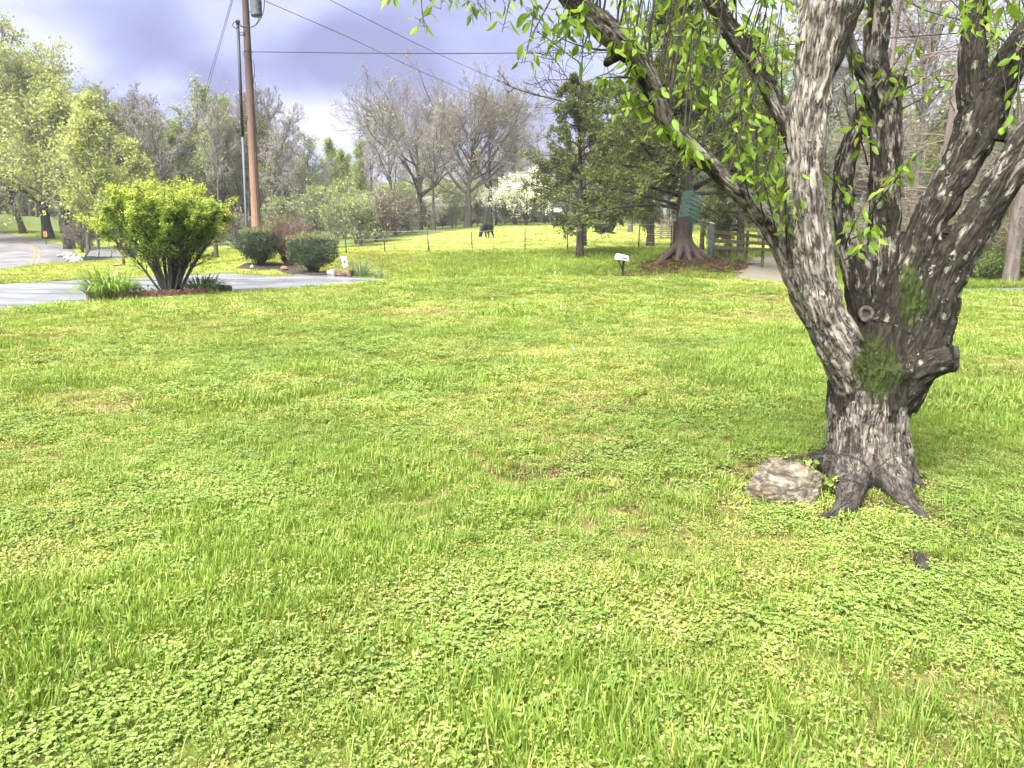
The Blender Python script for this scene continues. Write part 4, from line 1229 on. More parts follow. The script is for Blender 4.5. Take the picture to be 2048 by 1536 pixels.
n1_ = g.noise(g.mapping(ob, (1, 1, 3), rot=(.5, .4, .2)), 9, 6, .65, 1.2); n2_ = g.noise(ob, 26, 5, .7); n3_ = g.noise(ob, 5, 4, .6)
col = g.ramp(n1_, (0.32, (0.016, 0.013, 0.011)), (0.45, (0.060, 0.049, 0.033)), (0.57, (0.15, 0.125, 0.085)), (0.72, (0.30, 0.265, 0.20)))
col = g.mix(g.ramp(n3_, (0.56, 0.0), (0.72, 0.6)), col, (0.15, 0.09, 0.035))
col = g.mix(g.ramp(n2_, (0.38, 0.85), (0.52, 0.0)), col, (0.022, 0.019, 0.017))
g.out(col, 0.6, g.bump(g.math('ADD', n1_, n2_), 0.7, 0.02), 0.35)
rock = link('rock', bm_mesh('rock', bm, False), m)
tag(rock, 'rough tan and white quartz rock lying against the foot of the fruit tree', 'rock')

# ------------------------------------------------------------------ wire suet feeder hanging from the arching limb
M_wire = flat_mat('green_coated_wire', (0.012, 0.040, 0.026), 0.4, var=.3, scale=30, spec=.4)
fc = P(1383, 414, 4.28)
px_m = depth(1383, 414, 4.28) / F
fw, fd_, fh = .115, .058, .145
feeder = empty('suet_feeder', fc + Vector((0, 0, -fh / 2)), label='green wire suet feeder cage hanging askew below the arching limb', cat='bird feeder')
fr = (Matrix.Rotation(math.radians(11), 4, 'Y') @ Matrix.Rotation(math.radians(-12), 4, 'X') @ Matrix.Rotation(math.radians(38), 4, 'Z'))
def fpt(x, y, z): return np.array(fr @ Vector((x, y, z))) + np.array(fc)
def wires(pairs, r, name, lab=None):
    b_ = MB()
    pp = np.array([[fpt(*a), (fpt(*a) + fpt(*c_)) / 2, fpt(*c_)] for a, c_ in pairs])
    b_.tubes(pp, np.full(pp.shape[:2], r), 6)
    return child(name, b_.mesh(name), M_wire, feeder)
w2, d2, h2 = fw / 2, fd_ / 2, fh / 2
edges_ = []
for sx in (-1, 1):
    for sy in (-1, 1): edges_.append(((sx * w2, sy * d2, -h2), (sx * w2, sy * d2, h2)))
for sz in (-1, 1):
    for s_ in (-1, 1):
        edges_.append(((-w2, s_ * d2, sz * h2), (w2, s_ * d2, sz * h2))); edges_.append(((s_ * w2, -d2, sz * h2), (s_ * w2, d2, sz * h2)))
wires(edges_, .0021, 'cage_frame')
NV, NH = 6, 5
for sy in (-1, 1):
    wires([((-w2 + fw * (i + 1) / (NV + 1), sy * d2, -h2), (-w2 + fw * (i + 1) / (NV + 1), sy * d2, h2)) for i in range(NV)] + [((-w2, sy * d2 * 1.03, -h2 + fh * (i + 1) / (NH + 1)), (w2, sy * d2 * 1.03, -h2 + fh * (i + 1) / (NH + 1))) for i in range(NH)], .0020, 'wire_panel')
for sx in (-1, 1):
    wires([((sx * w2, -d2 + fd_ * (i + 1) / 5, -h2), (sx * w2, -d2 + fd_ * (i + 1) / 5, h2)) for i in range(4)] + [((sx * w2 * 1.02, -d2, -h2 + fh * (i + 1) / (NH + 1)), (sx * w2 * 1.02, d2, -h2 + fh * (i + 1) / (NH + 1))) for i in range(NH)], .0020, 'wire_panel')
wires([((-w2 + fw * (i + 1) / 6, -d2, -h2 * 1.005), (-w2 + fw * (i + 1) / 6, d2, -h2 * 1.005)) for i in range(5)], .0020, 'wire_panel')
wires([((-w2 + fw * (i + 1) / 6, -d2, h2 * 1.005), (-w2 + fw * (i + 1) / 6, d2, h2 * 1.005)) for i in range(5)], .0014, 'lid')
qa, ra_ = limb_pt('a', .388)
top = fpt(-.02, 0, h2); hang = qa + np.array([0, 0, -ra_])
b_ = MB(); hp = np.array([top, top * .66 + hang * .34, top * .33 + hang * .67, hang]); b_.tubes(hp, np.full(4, .0013), 5)
child('hanging_chain', b_.mesh('hanging_chain'), M_wire, feeder)
# ------------------------------------------------------------------ background trees
def grow(r, S, D, Ln, R0, R1, k, wob, up):
    N = len(S)
    Pn = np.zeros((N, k, 3)); Pn[:, 0] = S
    d = D / (np.linalg.norm(D, axis=1, keepdims=True) + 1e-9)
    st = (np.asarray(Ln) / (k - 1))[:, None]
    for i in range(1, k):
        d = d + r.normal(0, wob, (N, 3)); d[:, 2] += up
        d /= np.linalg.norm(d, axis=1, keepdims=True)
        Pn[:, i] = Pn[:, i - 1] + d * st
    t = np.linspace(0, 1, k)[None]
    return Pn, np.asarray(R0)[:, None] * (1 - t) + np.asarray(R1)[:, None] * t
def spawn(r, Pn, Rn, n, t0, t1, ang, asd, first_az=None):
    N, k, _ = Pn.shape
    t = (np.arange(n)[None] + r.uniform(0, 1, (N, n))) / n * (t1 - t0) + t0
    f = t * (k - 1); i = np.minimum(f.astype(int), k - 2); w = (f - i)[..., None]
    rows = np.arange(N)[:, None]
    S = Pn[rows, i] * (1 - w) + Pn[rows, i + 1] * w
    T = Pn[rows, i + 1] - Pn[rows, i]; T /= np.linalg.norm(T, axis=2, keepdims=True) + 1e-9
    Rr = Rn[rows, i] * (1 - w[..., 0]) + Rn[rows, i + 1] * w[..., 0]
    q = r.normal(0, 1, (N, n, 3)); q -= (q * T).sum(-1, keepdims=True) * T; q /= np.linalg.norm(q, axis=2, keepdims=True) + 1e-9
    a = np.clip(r.normal(ang, asd, (N, n, 1)), .1, 1.7)
    D = np.cos(a) * T + np.sin(a) * q
    return S.reshape(-1, 3), D.reshape(-1, 3), Rr.ravel(), t.ravel()
def tree_geo(seed, H, trunk_r, trunk_frac=.8, n1=16, t1=(.3, 1.0), len1=.42, ang1=.85, n2=7, n3=7, n4=6, up=.05, shape='round', lean=(0, 0), twig=.016, leaves=0, lsize=.3, tall=1.0, leafspread=.35, stems=1):
    """returns (trunk MB, crown MB, leaf MB)"""
    r = np.random.default_rng(seed)
    tb, cb, lb = MB(), MB(), MB()
    S0 = np.zeros((stems, 3)); D0 = np.tile([lean[0], lean[1], 1.0], (stems, 1))
    if stems > 1:
        az = np.arange(stems) / stems * 6.283 + 1
        S0 = np.c_[np.cos(az) * trunk_r * .8, np.sin(az) * trunk_r * .8, np.zeros(stems)]
        D0 = D0 + np.c_[np.cos(az), np.sin(az), np.zeros(stems)] * .22
    tp, tr = grow(r, S0, D0, np.full(stems, H * trunk_frac), np.full(stems, trunk_r), np.full(stems, trunk_r * .16), 12, .045, .03)
    tr[:, 0] *= 1.45; tr[:, 1] *= 1.08
    tp[:, 0, 2] -= .35
    tb.tubes(tp, tr, 10)
    S, D, R_, t = spawn(r, tp, tr, n1, t1[0], t1[1], ang1, .2)
    if shape == 'round': Lf = np.interp((t - t1[0]) / (t1[1] - t1[0]), [0, .35, 1], [.85, 1.0, .5])
    elif shape == 'vase': Lf = np.interp((t - t1[0]) / (t1[1] - t1[0]), [0, .5, 1], [1.1, 1, .7])
    else: Lf = np.interp((t - t1[0]) / (t1[1] - t1[0]), [0, 1], [1.0, .3])
    l1 = H * len1 * Lf * r.uniform(.75, 1.2, len(S))
    p1, r1 = grow(r, S, D, l1, np.maximum(R_ * .6, .03), np.full(len(S), twig * 1.6), 8, .10, up)
    tb.tubes(p1, r1, 6)
    S, D, R_, t = spawn(r, p1, r1, n2, .2, 1.0, .75, .22)
    l2 = np.repeat(l1, n2) * .46 * (1.15 - .6 * t) * r.uniform(.7, 1.2, len(S))
    p2, r2 = grow(r, S, D, l2, np.maximum(R_ * .6, twig * 1.5), np.full(len(S), twig), 5, .13, up)
    cb.tubes(p2, r2, 4)
    S, D, R_, t = spawn(r, p2, r2, n3, .15, 1.0, .75, .25)
    l3 = np.repeat(l2, n3) * .5 * (1.15 - .5 * t) * r.uniform(.7, 1.2, len(S))
    p3, r3 = grow(r, S, D, l3, np.full(len(S), twig), np.full(len(S), twig * .7), 4, .15, up)
    cb.tubes(p3, r3, 3)
    if n4:
        S, D, R_, t = spawn(r, p3, r3, n4, .2, 1.0, .7, .3)
        l4 = np.repeat(l3, n4) * .55 * r.uniform(.6, 1.3, len(S))
        p4, r4 = grow(r, S, D, l4, np.full(len(S), twig * .75), np.full(len(S), twig * .45), 3, .15, up)
        cb.tubes(p4, r4, 3)
        tips = p4[:, -1]
    else: tips = p3[:, -1]
    if leaves:
        k = r.integers(0, len(tips), leaves)
        pos = tips[k] + r.normal(0, leafspread, (leaves, 3))
        d = r.normal(0, 1, (leaves, 3)); d[:, 2] -= .3
        lb.cards(pos, d, r.normal(0, 1, (leaves, 3)) + np.array([0, 0, 1.0]), r.uniform(.6, 1.3, leaves) * lsize, r.uniform(.5, .8, leaves) * lsize, 'diamond', bend=.15)
    return tb, cb, lb
BK_grey = bark_mat('grey_forest_bark', (0.028, 0.025, 0.022), (0.105, 0.095, 0.085), .5)
BK_dark = bark_mat('dark_tree_bark', (0.010, 0.009, 0.008), (0.05, 0.043, 0.037), .5)
BK_cedar = bark_mat('red_cedar_bark', (0.016, 0.012, 0.010), (0.085, 0.065, 0.053), .8)
TW_grey = flat_mat('grey_twigs', (0.17, 0.162, 0.148), .9, var=.3, scale=.4)
TW_red = flat_mat('budding_reddish_twigs', (0.125, 0.108, 0.094), .9, var=.3, scale=.4)
LF_yel = leaf_mat('yellow_green_spring_leaves', (0.20, 0.235, 0.07), (0.29, 0.32, 0.115), (0.38, 0.40, 0.18), .4, .6, .2, .4, .25)
LF_grn = leaf_mat('soft_green_spring_leaves', (0.16, 0.22, 0.05), (0.24, 0.30, 0.085), (0.32, 0.36, 0.13), .4, .6, .2, .4, .25)
LF_olv = leaf_mat('olive_bud_leaves', (0.20, 0.20, 0.09), (0.27, 0.26, 0.13), (0.31, 0.28, 0.15), .3, .7, .2, .4, .25)
LF_white = leaf_mat('white_dogwood_blossom', (0.62, 0.60, 0.55), (0.78, 0.76, 0.72), (0.80, 0.80, 0.76), .3, .6, .2, .2, .5)
VAR = {}
def variant(key, bark, twmat, leaf, **k):
    tb, cb, lb = tree_geo(**k)
    ms = [('trunk', tb.mesh(key + '_trunk'), bark), ("crown", cb.mesh(key + "_crown"), twmat)]
    if lb.V: ms.append(('foliage', lb.mesh(key + '_foliage'), leaf))
    for _, me, mt in ms: me.materials.append(mt)
    VAR[key] = ms
variant('oak', BK_grey, TW_red, LF_olv, seed=101, H=19, trunk_r=.46, trunk_frac=.55, n1=19, t1=(.34, 1), len1=.60, ang1=.92, n2=9, n3=7, n4=5, up=.075, twig=.017, leaves=2200, lsize=.2)
variant('oak_b', BK_grey, TW_red, LF_olv, seed=112, H=18, trunk_r=.34, trunk_frac=.75, n1=19, t1=(.32, 1), len1=.46, ang1=.75, n2=8, n3=7, n4=6, up=.09, twig=.020, leaves=1000, lsize=.2)
variant('slim_a', BK_grey, TW_grey, LF_olv, seed=121, H=17, trunk_r=.22, trunk_frac=.95, n1=22, t1=(.35, 1), len1=.26, ang1=.7, n2=7, n3=6, n4=5, up=.07, twig=.019, leaves=500, lsize=.25)
variant('slim_b', BK_grey, TW_grey, LF_olv, seed=131, H=16, trunk_r=.26, trunk_frac=.9, n1=20, t1=(.3, 1), len1=.31, ang1=.75, n2=7, n3=6, n4=5, up=.05, lean=(.08, 0), twig=.019, leaves=300, lsize=.25)
variant('slim_c', BK_grey, TW_red, LF_grn, seed=141, H=16, trunk_r=.2, trunk_frac=.95, n1=20, t1=(.3, 1), len1=.26, ang1=.7, n2=7, n3=6, n4=5, up=.07, lean=(-.06, 0), twig=.017, leaves=2200, lsize=.28)
variant('poplar', BK_grey, TW_grey, LF_grn, seed=151, H=19, trunk_r=.28, trunk_frac=.97, n1=26, t1=(.25, 1), len1=.24, ang1=.6, n2=7, n3=5, n4=4, up=.11, shape='cone', twig=.017, leaves=7000, lsize=.30)
variant('yellow_a', BK_dark, TW_grey, LF_yel, seed=161, H=21, trunk_r=.55, trunk_frac=.8, n1=24, t1=(.16, 1), len1=.46, ang1=1.0, n2=8, n3=7, n4=4, up=.01, twig=.022, leaves=22000, lsize=.28, leafspread=.3)
variant('yellow_b', BK_dark, TW_grey, LF_yel, seed=171, H=14, trunk_r=.30, trunk_frac=.85, n1=22, t1=(.2, 1), len1=.42, ang1=.9, n2=7, n3=6, n4=4, up=.03, twig=.018, leaves=9000, lsize=.30, leafspread=.3)
variant('young_green', BK_grey, TW_grey, LF_yel, seed=181, H=9, trunk_r=.10, trunk_frac=.95, n1=20, t1=(.15, 1), len1=.26, ang1=.65, n2=6, n3=5, n4=3, up=.09, twig=.012, leaves=4500, lsize=.22, leafspread=.22)
variant('dogwood', BK_dark, TW_grey, LF_white, seed=191, H=6.6, trunk_r=.15, trunk_frac=.7, n1=16, t1=(.3, 1), len1=.58, ang1=1.05, n2=7, n3=6, n4=3, up=.0, twig=.014, leaves=5200, lsize=.22, leafspread=.12)
variant('brush', BK_grey, TW_grey, LF_grn, seed=201, H=4.5, trunk_r=.05, trunk_frac=.9, n1=9, t1=(.08, 1), len1=.5, ang1=.8, n2=6, n3=5, n4=3, up=.04, twig=.013, leaves=1500, lsize=.2, stems=5, leafspread=.25)
variant('brush_brown', BK_grey, TW_red, LF_olv, seed=211, H=4.0, trunk_r=.05, trunk_frac=.9, n1=10, t1=(.05, 1), len1=.5, ang1=.9, n2=6, n3=6, n4=3, up=.0, twig=.014, leaves=500, lsize=.2, stems=6, leafspread=.25)
variant('walnut', BK_dark, BK_dark, None, seed=221, H=13, trunk_r=.2, trunk_frac=.95, n1=13, t1=(.3, 1), len1=.44, ang1=1.1, n2=6, n3=4, n4=0, up=.05, twig=.017)
def plant(key, name, loc, rz, s, label, cat='tree', group=None, sz=None):
    t = empty(name, loc, rz, label, cat, group)
    t.scale = (s, s, sz if sz else s)
    for nm, me, mt in VAR[key]:
        o = bpy.data.objects.new(nm, me); C.objects.link(o); o.parent = t
        if nm in ('crown', 'foliage'): o['kind'] = 'stuff'
    return t
# (variant, name, u, forward distance, turn, scale, label)
WOODS = [
 ('yellow_a', 'spring_tree', -45, 78, .4, 1.1, 'huge yellow-green spring tree overhanging the road bend, cut off by the photo edge'),
 ('yellow_a', 'spring_tree', 98, 84, 2.6, .92, 'thick dark trunk tree with yellow-green leaves beside the yellow road sign'),
 ('yellow_b', 'spring_tree', 47, 95, 1.2, 1.2, 'yellow-green tree with a leaning dark trunk on the grass above the road'),
 ('yellow_b', 'spring_tree', 136, 68, 3.9, .98, 'forked yellow-green tree standing beside the pale riprap stones'),
 ('slim_c', 'woodland_tree', 148, 69, .3, .85, 'thin grey tree just beyond the pale riprap stones'),
 ('young_green', 'sapling', 198, 58, 2.0, 1.15, 'young yellow-green tree rising behind the parked car'),
 ('young_green', 'sapling', 178, 62, 4.0, 1.35, 'slender pale green tree behind the riprap, taller than the car sapling'),
 ('young_green', 'sapling', 275, 62, 5.0, 1.0, 'pale green young tree showing above the vase-shaped bush'),
 ('poplar', 'poplar_tree', 165, 112, 0, 1.05, 'tall bright green tree rising behind the grey woods by the road'),
 ('poplar', 'poplar_tree', 215, 116, 1.1, 1.02, 'bright green tree top just beside the tallest green tree'),
 ('slim_a', 'woodland_tree', 245, 92, 0, 1.0, 'bare grey tree behind the vase-shaped bush, its far side from the pole'),
 ('oak_b', 'woodland_tree', 300, 97, 1, .98, 'broad bare grey tree in the woods above the vase-shaped bush'),
 ('slim_b', 'woodland_tree', 350, 90, 2, .98, 'bare tree with pale buds directly behind the vase-shaped bush'),
 ('slim_c', 'woodland_tree', 398, 96, 3, 1.08, 'tall faintly green tree where the two guy wires vanish'),
 ('slim_a', 'woodland_tree', 440, 88, 4, .92, 'bare grey tree just beside the metal conduit of the utility pole'),
 ('slim_b', 'woodland_tree', 478, 94, 5, .98, 'bare tree partly hidden by the utility pole'),
 ('oak_b', 'woodland_tree', 545, 92, .5, .97, 'tall bare grey tree just to the open side of the utility pole'),
 ('slim_b', 'woodland_tree', 585, 80, 1.7, .66, 'leaning bare tree with long arching limbs behind the reddish shrub'),
 ('slim_c', 'woodland_tree', 625, 96, 2.2, .70, 'hazy green tree in the dip of the tree line'),
 ('poplar', 'poplar_tree', 665, 100, .7, .60, 'light green tree in the dip of the tree line, beside the oaks'),
 ('poplar', 'poplar_tree', 712, 92, 2.7, .55, 'light green tree standing below the big oaks, at their open edge'),
 ('slim_a', 'woodland_tree', 742, 88, 3.2, .88, 'bare tree leaning out from the edge of the oak clump'),
 ('oak', 'oak_tree', 838, 92, .2, .98, 'wide bare oak with olive buds, left half of the highest dome'),
 ('oak', 'oak_tree', 935, 94, 2.4, 1.03, 'massive bare twin oak standing behind the grazing cow'),
 ('slim_b', 'woodland_tree', 790, 80, .9, .86, 'slim leaning bare tree in front of the wide oak'),
 ('slim_a', 'woodland_tree', 868, 86, 1.9, .80, 'slim upright bare tree between the two great oaks'),
 ('oak_b', 'oak_tree', 978, 98, 4.2, .98, 'bare oak between the twin oak and the white dogwood'),
 ('slim_a', 'woodland_tree', 1030, 106, .8, .95, 'slim bare tree rising behind the white dogwood'),
 ('slim_b', 'woodland_tree', 1085, 112, 2.8, .85, 'bare tree between the white dogwood and the cedar'),
 ('dogwood', 'dogwood_tree', 1052, 94, .4, 1.12, 'white flowering dogwood at the edge of the pasture'),
 ('dogwood', 'dogwood_tree', 858, 98, 2.0, .72, 'small sparse white dogwood among the trunks of the oaks'),
 ('dogwood', 'dogwood_tree', 992, 104, 4.0, .85, 'pale dogwood half hidden behind the big white one'),
 ('walnut', 'bare_tree', 1165, 47, .5, 1.02, 'dark open-branched bare tree standing above the cedar with the thin trunk'),
 ('slim_a', 'woodland_tree', 1260, 75, 2.1, 1.0, 'bare tree hidden behind the cedars'),
 ('slim_c', 'woodland_tree', 1350, 70, 3.0, .98, 'faintly leafed tree behind the cedar with the flared trunk'),
 ('slim_b', 'woodland_tree', 1450, 62, 4.4, .95, 'bare tree behind the board fence post'),
 ('slim_c', 'woodland_tree', 1520, 55, 5.2, .9, 'green budding tree behind the far end of the board fence'),
 ('slim_c', 'woodland_tree', 1600, 52, 1.2, .95, 'green budding tree hidden behind the pale front limb'),
 ('slim_b', 'woodland_tree', 1690, 48, 2.9, .95, 'bare tree seen through the fork of the fruit tree'),
 ('slim_a', 'woodland_tree', 1815, 44, 3.6, .95, 'bare tree seen between the centre stem and the mossy limb'),
 ('poplar', 'woodland_tree', 1900, 46, .1, .7, 'green tree behind the mossy right-hand limbs'),
 ('slim_a', 'woodland_tree', 2040, 40, 1.4, .9, 'bare tree behind the thicket at the photo edge'),
]
for key, nm, u, Y, rz, s, lab in WOODS:
    t_ = plant(key, nm, on_ground(u, Y), rz, s, lab)
    if 'leaning dark trunk' in lab: t_.rotation_euler = (0, -.24, rz)
BRUSH = [
 ('brush', 722, 60, 2.0, .8, 'light green bush leaning over the low end of the pasture fence'),
 ('brush_brown', 752, 66, 4.1, .95, 'twiggy brown bush between the pasture fence and the oaks'),
 ('brush_brown', 790, 77, 5.5, 1.05, 'wide brown bush just below the leaning slim tree'),
 ('brush_brown', 815, 86, .2, .9, 'brown bush at the bend of the distant fence'),
 ('brush', 840, 94, 3.7, .75, 'green bush below the wide oak with olive buds'),
 ('brush', 955, 103, 1.0, .7, 'green bush between the twin oak and the small pale dogwood'),
 ('brush', 670, 60, .3, .7, 'pale green bush just above the second dark shrub'),
 ('brush_brown', 770, 74, .1, 1.0, 'brown tangle of brush at the low end of the pasture'),
 ('brush_brown', 735, 70, 1.3, .9, 'brown brush where the pasture meets the shrubs'),
 ('brush', 800, 82, 2.2, 1.0, 'greenish brush at the foot of the leaning slim tree'),
 ('brush', 712, 64, 3.0, .85, 'light green bush behind the garden flag'),
 ('brush', 690, 72, 1.1, 1.1, 'tall light green brush behind the second dark shrub'),
 ('brush', 640, 70, 4.4, 1.0, 'greenish brush above the two dark shrubs'),
 ('brush', 560, 68, 5.1, .85, 'greenish brush behind the reddish shrub'),
 ('brush_brown', 470, 66, 2.6, .8, 'brown brush beside the utility pole foot'),
 ('brush', 400, 70, 1.9, .9, 'greenish brush under the woods behind the vase-shaped bush'),
 ('brush_brown', 330, 72, .6, .9, 'brown brush hidden behind the vase-shaped bush'),
 ('brush', 240, 66, 3.3, .8, 'greenish brush behind the parked car'),
 ('brush_brown', 165, 64, 4.7, .7, 'brown brush beside the riprap stones'),
 ('brush', 905, 97, .9, .6, 'small green bush at the foot of the twin oak'),
 ('brush', 1010, 99, 2.0, .6, 'small green bush under the white dogwood'),
 ('brush', 1090, 101, 3.4, .6, 'small green bush beside the white woodland sign'),
 ('brush', 1240, 100, 5.0, .8, 'low brush beyond the lying cows'),
 ('brush_brown', 1300, 96, .4, .8, 'brown brush beyond the lying cows, nearer the flared cedar'),
]
for key, u, Y, rz, s, lab in BRUSH:
    plant(key, 'brush_bush', on_ground(u, Y), rz, s, lab, 'bush')
# the rest of the wood reads as one grey mass
wcol = bpy.data.collections.new('wood_variants')
def merged(key, i):
    ms = VAR[key]; V, Fq, Ft, mi = [], [], [], []
    me = bpy.data.meshes.new('wood_%d' % i)
    bm = bmesh.new()
    for k, (nm, mm_, mt) in enumerate(ms):
        a = len(bm.faces); bm.from_mesh(mm_); bm.faces.ensure_lookup_table()
        for f in bm.faces[a:]: f.material_index = k
    bm.to_mesh(me); bm.free()
    for _, _, mt in ms: me.materials.append(mt)
    o = bpy.data.objects.new('wood_%02d' % i, me); wcol.objects.link(o)
for i, k in enumerate(('slim_a', 'slim_b', 'slim_c', 'brush', 'poplar')): merged(k, i)
wr = np.random.default_rng(77)
pts, idx, scl = [], [], []
for i in range(1500):
    u = wr.uniform(-350, 2400); Y = 92 + 100 * wr.uniform(0, 1) ** 1.5
    if u > 1250: Y = wr.uniform(78, 160)
    if -60 < u < 120 and Y < 135: continue
    if 760 < u < 1320 and Y < 112: continue
    x = P(u, 450, Y).x
    if 740 < u < 1130 and wr.uniform() < .8: pts.append((x, max(Y, 112))); idx.append(3); scl.append(wr.uniform(.9, 1.5)); continue
    k = wr.choice([0, 1, 2, 3, 4], p=[.22, .20, .28, .2, .10])
    pts.append((x, Y)); idx.append(k); scl.append(wr.uniform(.7, .98) * (.9 if Y < 140 else .8) * (.62 if 565 < u < 760 else 1))
for i in range(170):
    u = wr.uniform(-160, 150); Y = wr.uniform(128, 165)
    pts.append((P(u, 450, Y).x, Y)); idx.append(int(wr.choice([0, 1, 2, 3, 3, 3]))); scl.append(wr.uniform(.7, 1.0))
pts = np.array(pts); z = G(pts[:, 0], pts[:, 1]) - .2
scl = np.array(scl)
scatter('woods', np.c_[pts, z], np.c_[wr.normal(0, .03, len(z)), wr.normal(0, .03, len(z)), wr.uniform(0, 6.28, len(z))], np.c_[scl, scl, scl], idx, wcol, 'grey leafless woods filling the hillside behind the pasture', 'woods')

# ------------------------------------------------------------------ cedars
LF_cedar = leaf_mat('cedar_sprays', (0.045, 0.062, 0.017), (0.085, 0.108, 0.030), (0.155, 0.165, 0.05), .25, .7, .15, .75, .6)
def cedar(name, base, H, tr, n1, t1, prof, label, lean=(0, 0), seed=1, flare=None, spray=9000, ssize=.30, droop=-.02, az_bias=None, dens=1.0, bark=None):
    r = np.random.default_rng(seed)
    t = empty(name, base, 0, label, 'tree')
    tb, bb, fb = MB(), MB(), MB()
    tp, trr = grow(r, np.zeros((1, 3)), np.array([[lean[0], lean[1], 1.0]]), [H], [tr], [tr * .1], 16, .03, .03)
    trr[:, 0] *= 1.25; tp[:, 0, 2] -= .3
    tb.tubes(tp, trr, 14)
    if flare:
        for (az, ln, rr0) in flare:
            d = np.array([math.cos(az), math.sin(az)])
            q = spline(np.array([[0, 0, 1.1, tr * .75], [d[0] * tr * .7, d[1] * tr * .7, .5, tr * .55], [d[0] * (tr + ln * .35), d[1] * (tr + ln * .35), .10, rr0], [d[0] * (tr + ln), d[1] * (tr + ln), -.18, rr0 * .4]]), 14)
            gz = np.array([g1(base[0] + a_, base[1] + b_) - base[2] for a_, b_ in q[:, :2]]); q[:, 2] += gz * smooth(.3, 0, q[:, 2])
            tb.tubes(q[:, :3], q[:, 3], 10, cap=True)
    S, D, R_, tt = spawn(r, tp, trr, n1, t1[0], t1[1], 1.25, .2)
    if az_bias is not None:
        D = D + np.array([az_bias[0], az_bias[1], 0])
    Ln = np.interp(tt, prof[0], prof[1]) * r.uniform(.7, 1.15, len(S))
    p1, r1 = grow(r, S, D, Ln, np.clip(R_ * .35, .02, .09), np.full(len(S), .008), 8, .07, droop)
    bb.tubes(p1, r1, 5)
    n2 = 11
    S, D, R_, t2 = spawn(r, p1, r1, n2, .15, 1.0, .8, .25)
    l2 = np.repeat(Ln, n2) * .36 * (1.1 - .55 * t2) * r.uniform(.6, 1.2, len(S))
    p2, r2 = grow(r, S, D, l2, np.full(len(S), .011), np.full(len(S), .005), 5, .12, droop)
    bb.tubes(p2, r2, 3)
    S, D, R_, t3 = spawn(r, p2, r2, 6, .2, 1.0, .7, .3)
    l3 = np.repeat(l2, 6) * .4 * r.uniform(.6, 1.2, len(S))
    p3, r3 = grow(r, S, D, l3, np.full(len(S), .005), np.full(len(S), .003), 3, .12, 0)
    k = r.integers(0, len(p3), spray); f = r.uniform(.2, 1, spray)[:, None]
    pos = p3[k, 0] * (1 - f) + p3[k, 2] * f + r.normal(0, .05, (spray, 3))
    d = (p3[k, 2] - p3[k, 0]); d /= np.linalg.norm(d, axis=1, keepdims=True) + 1e-9
    d = d + r.normal(0, .5, (spray, 3)) + np.array([0, 0, .1])
    fb.cards(pos, d, r.normal(0, 1, (spray, 3)), r.uniform(.6, 1.3, spray) * ssize, r.uniform(.22, .4, spray) * ssize, 'diamond', bend=.15)
    link('trunk', tb.mesh('cedar_trunk'), bark or BK_cedar, t)
    br = link('limbs', bb.mesh('cedar_limbs'), BK_dark, t); br['kind'] = 'stuff'
    fo = link('foliage', fb.mesh('cedar_foliage'), LF_cedar, t); fo['kind'] = 'stuff'
    return t
cb_ = on_ground(1366, 33)
cedar('cedar_tree', cb_, 10.5, .40, 80, (.19, 1.0), ([.1, .2, .35, .6, 1], [3.4, 5.0, 5.2, 3.4, .8]), 'big dark cedar with a wide flared and rooted trunk by the board fence', seed=5, flare=[(3.4, 1.6, .16), (-.15, 1.5, .13), (-1.4, .7, .12), (-2.1, .8, .12), (1.5, .8, .12), (-.7, .9, .12)], spray=75000, ssize=.17, az_bias=(-.25, -.1))
cedar('cedar_tree', on_ground(1160, 40), 9.0, .21, 62, (.16, 1.0), ([.15, .25, .45, .8, 1], [2.0, 2.7, 2.9, 1.9, .5]), 'slim cedar with a straight thin dark trunk beside the mailbox', seed=9, spray=42000, ssize=.17, bark=BK_dark)
cedar('cedar_tree', on_ground(1300, 47), 11.0, .25, 60, (.22, 1.0), ([.2, .3, .55, 1], [3.0, 3.6, 2.8, .6]), 'dense cedar filling the gap between the slim cedar and the flared one', seed=14, spray=55000, ssize=.19)
cedar('cedar_tree', on_ground(1480, 40), 9.5, .22, 44, (.12, 1.0), ([.1, .3, .55, 1], [2.4, 3.0, 2.2, .6]), 'cedar behind the board fence rails', seed=23, spray=40000, ssize=.18)
# dead conifer with bare drooping twigs, seen between the right-hand limbs
def dead_conifer(u, Y, H, tr, seed, label):
    r = np.random.default_rng(seed)
    t = empty('dead_conifer', on_ground(u, Y), 0, label, 'tree')
    tb, bb = MB(), MB()
    tp, trr = grow(r, np.zeros((1, 3)), np.array([[.0, 0, 1.0]]), [H], [tr], [tr * .25], 14, .012, .02)
    tp[:, 0, 2] -= .3; tb.tubes(tp, trr, 12)
    S, D, R_, tt = spawn(r, tp, trr, 150, .12, .98, 1.45, .15)
    Ln = r.uniform(1.2, 3.0, len(S))
    p1, r1 = grow(r, S, D, Ln, np.full(len(S), .022), np.full(len(S), .006), 8, .08, -.03)
    bb.tubes(p1, r1, 4)
    S, D, R_, _ = spawn(r, p1, r1, 8, .2, 1.0, .8, .3)
    p2, r2 = grow(r, S, D, np.repeat(Ln, 8) * .3 * r.uniform(.5, 1.3, len(S)), np.full(len(S), .009), np.full(len(S), .004), 5, .16, -.03)
    bb.tubes(p2, r2, 3)
    link('trunk', tb.mesh('conifer_trunk'), BK_pale, t)
    o = link('bare_twigs', bb.mesh('conifer_twigs'), TW_tan, t); o['kind'] = 'stuff'
BK_pale = bark_mat('pale_conifer_bark', (0.07, 0.058, 0.05), (0.19, 0.16, 0.14), .6)
TW_tan = flat_mat('tan_dead_twigs', (0.13, 0.10, 0.078), .9, var=.4, scale=1.0)
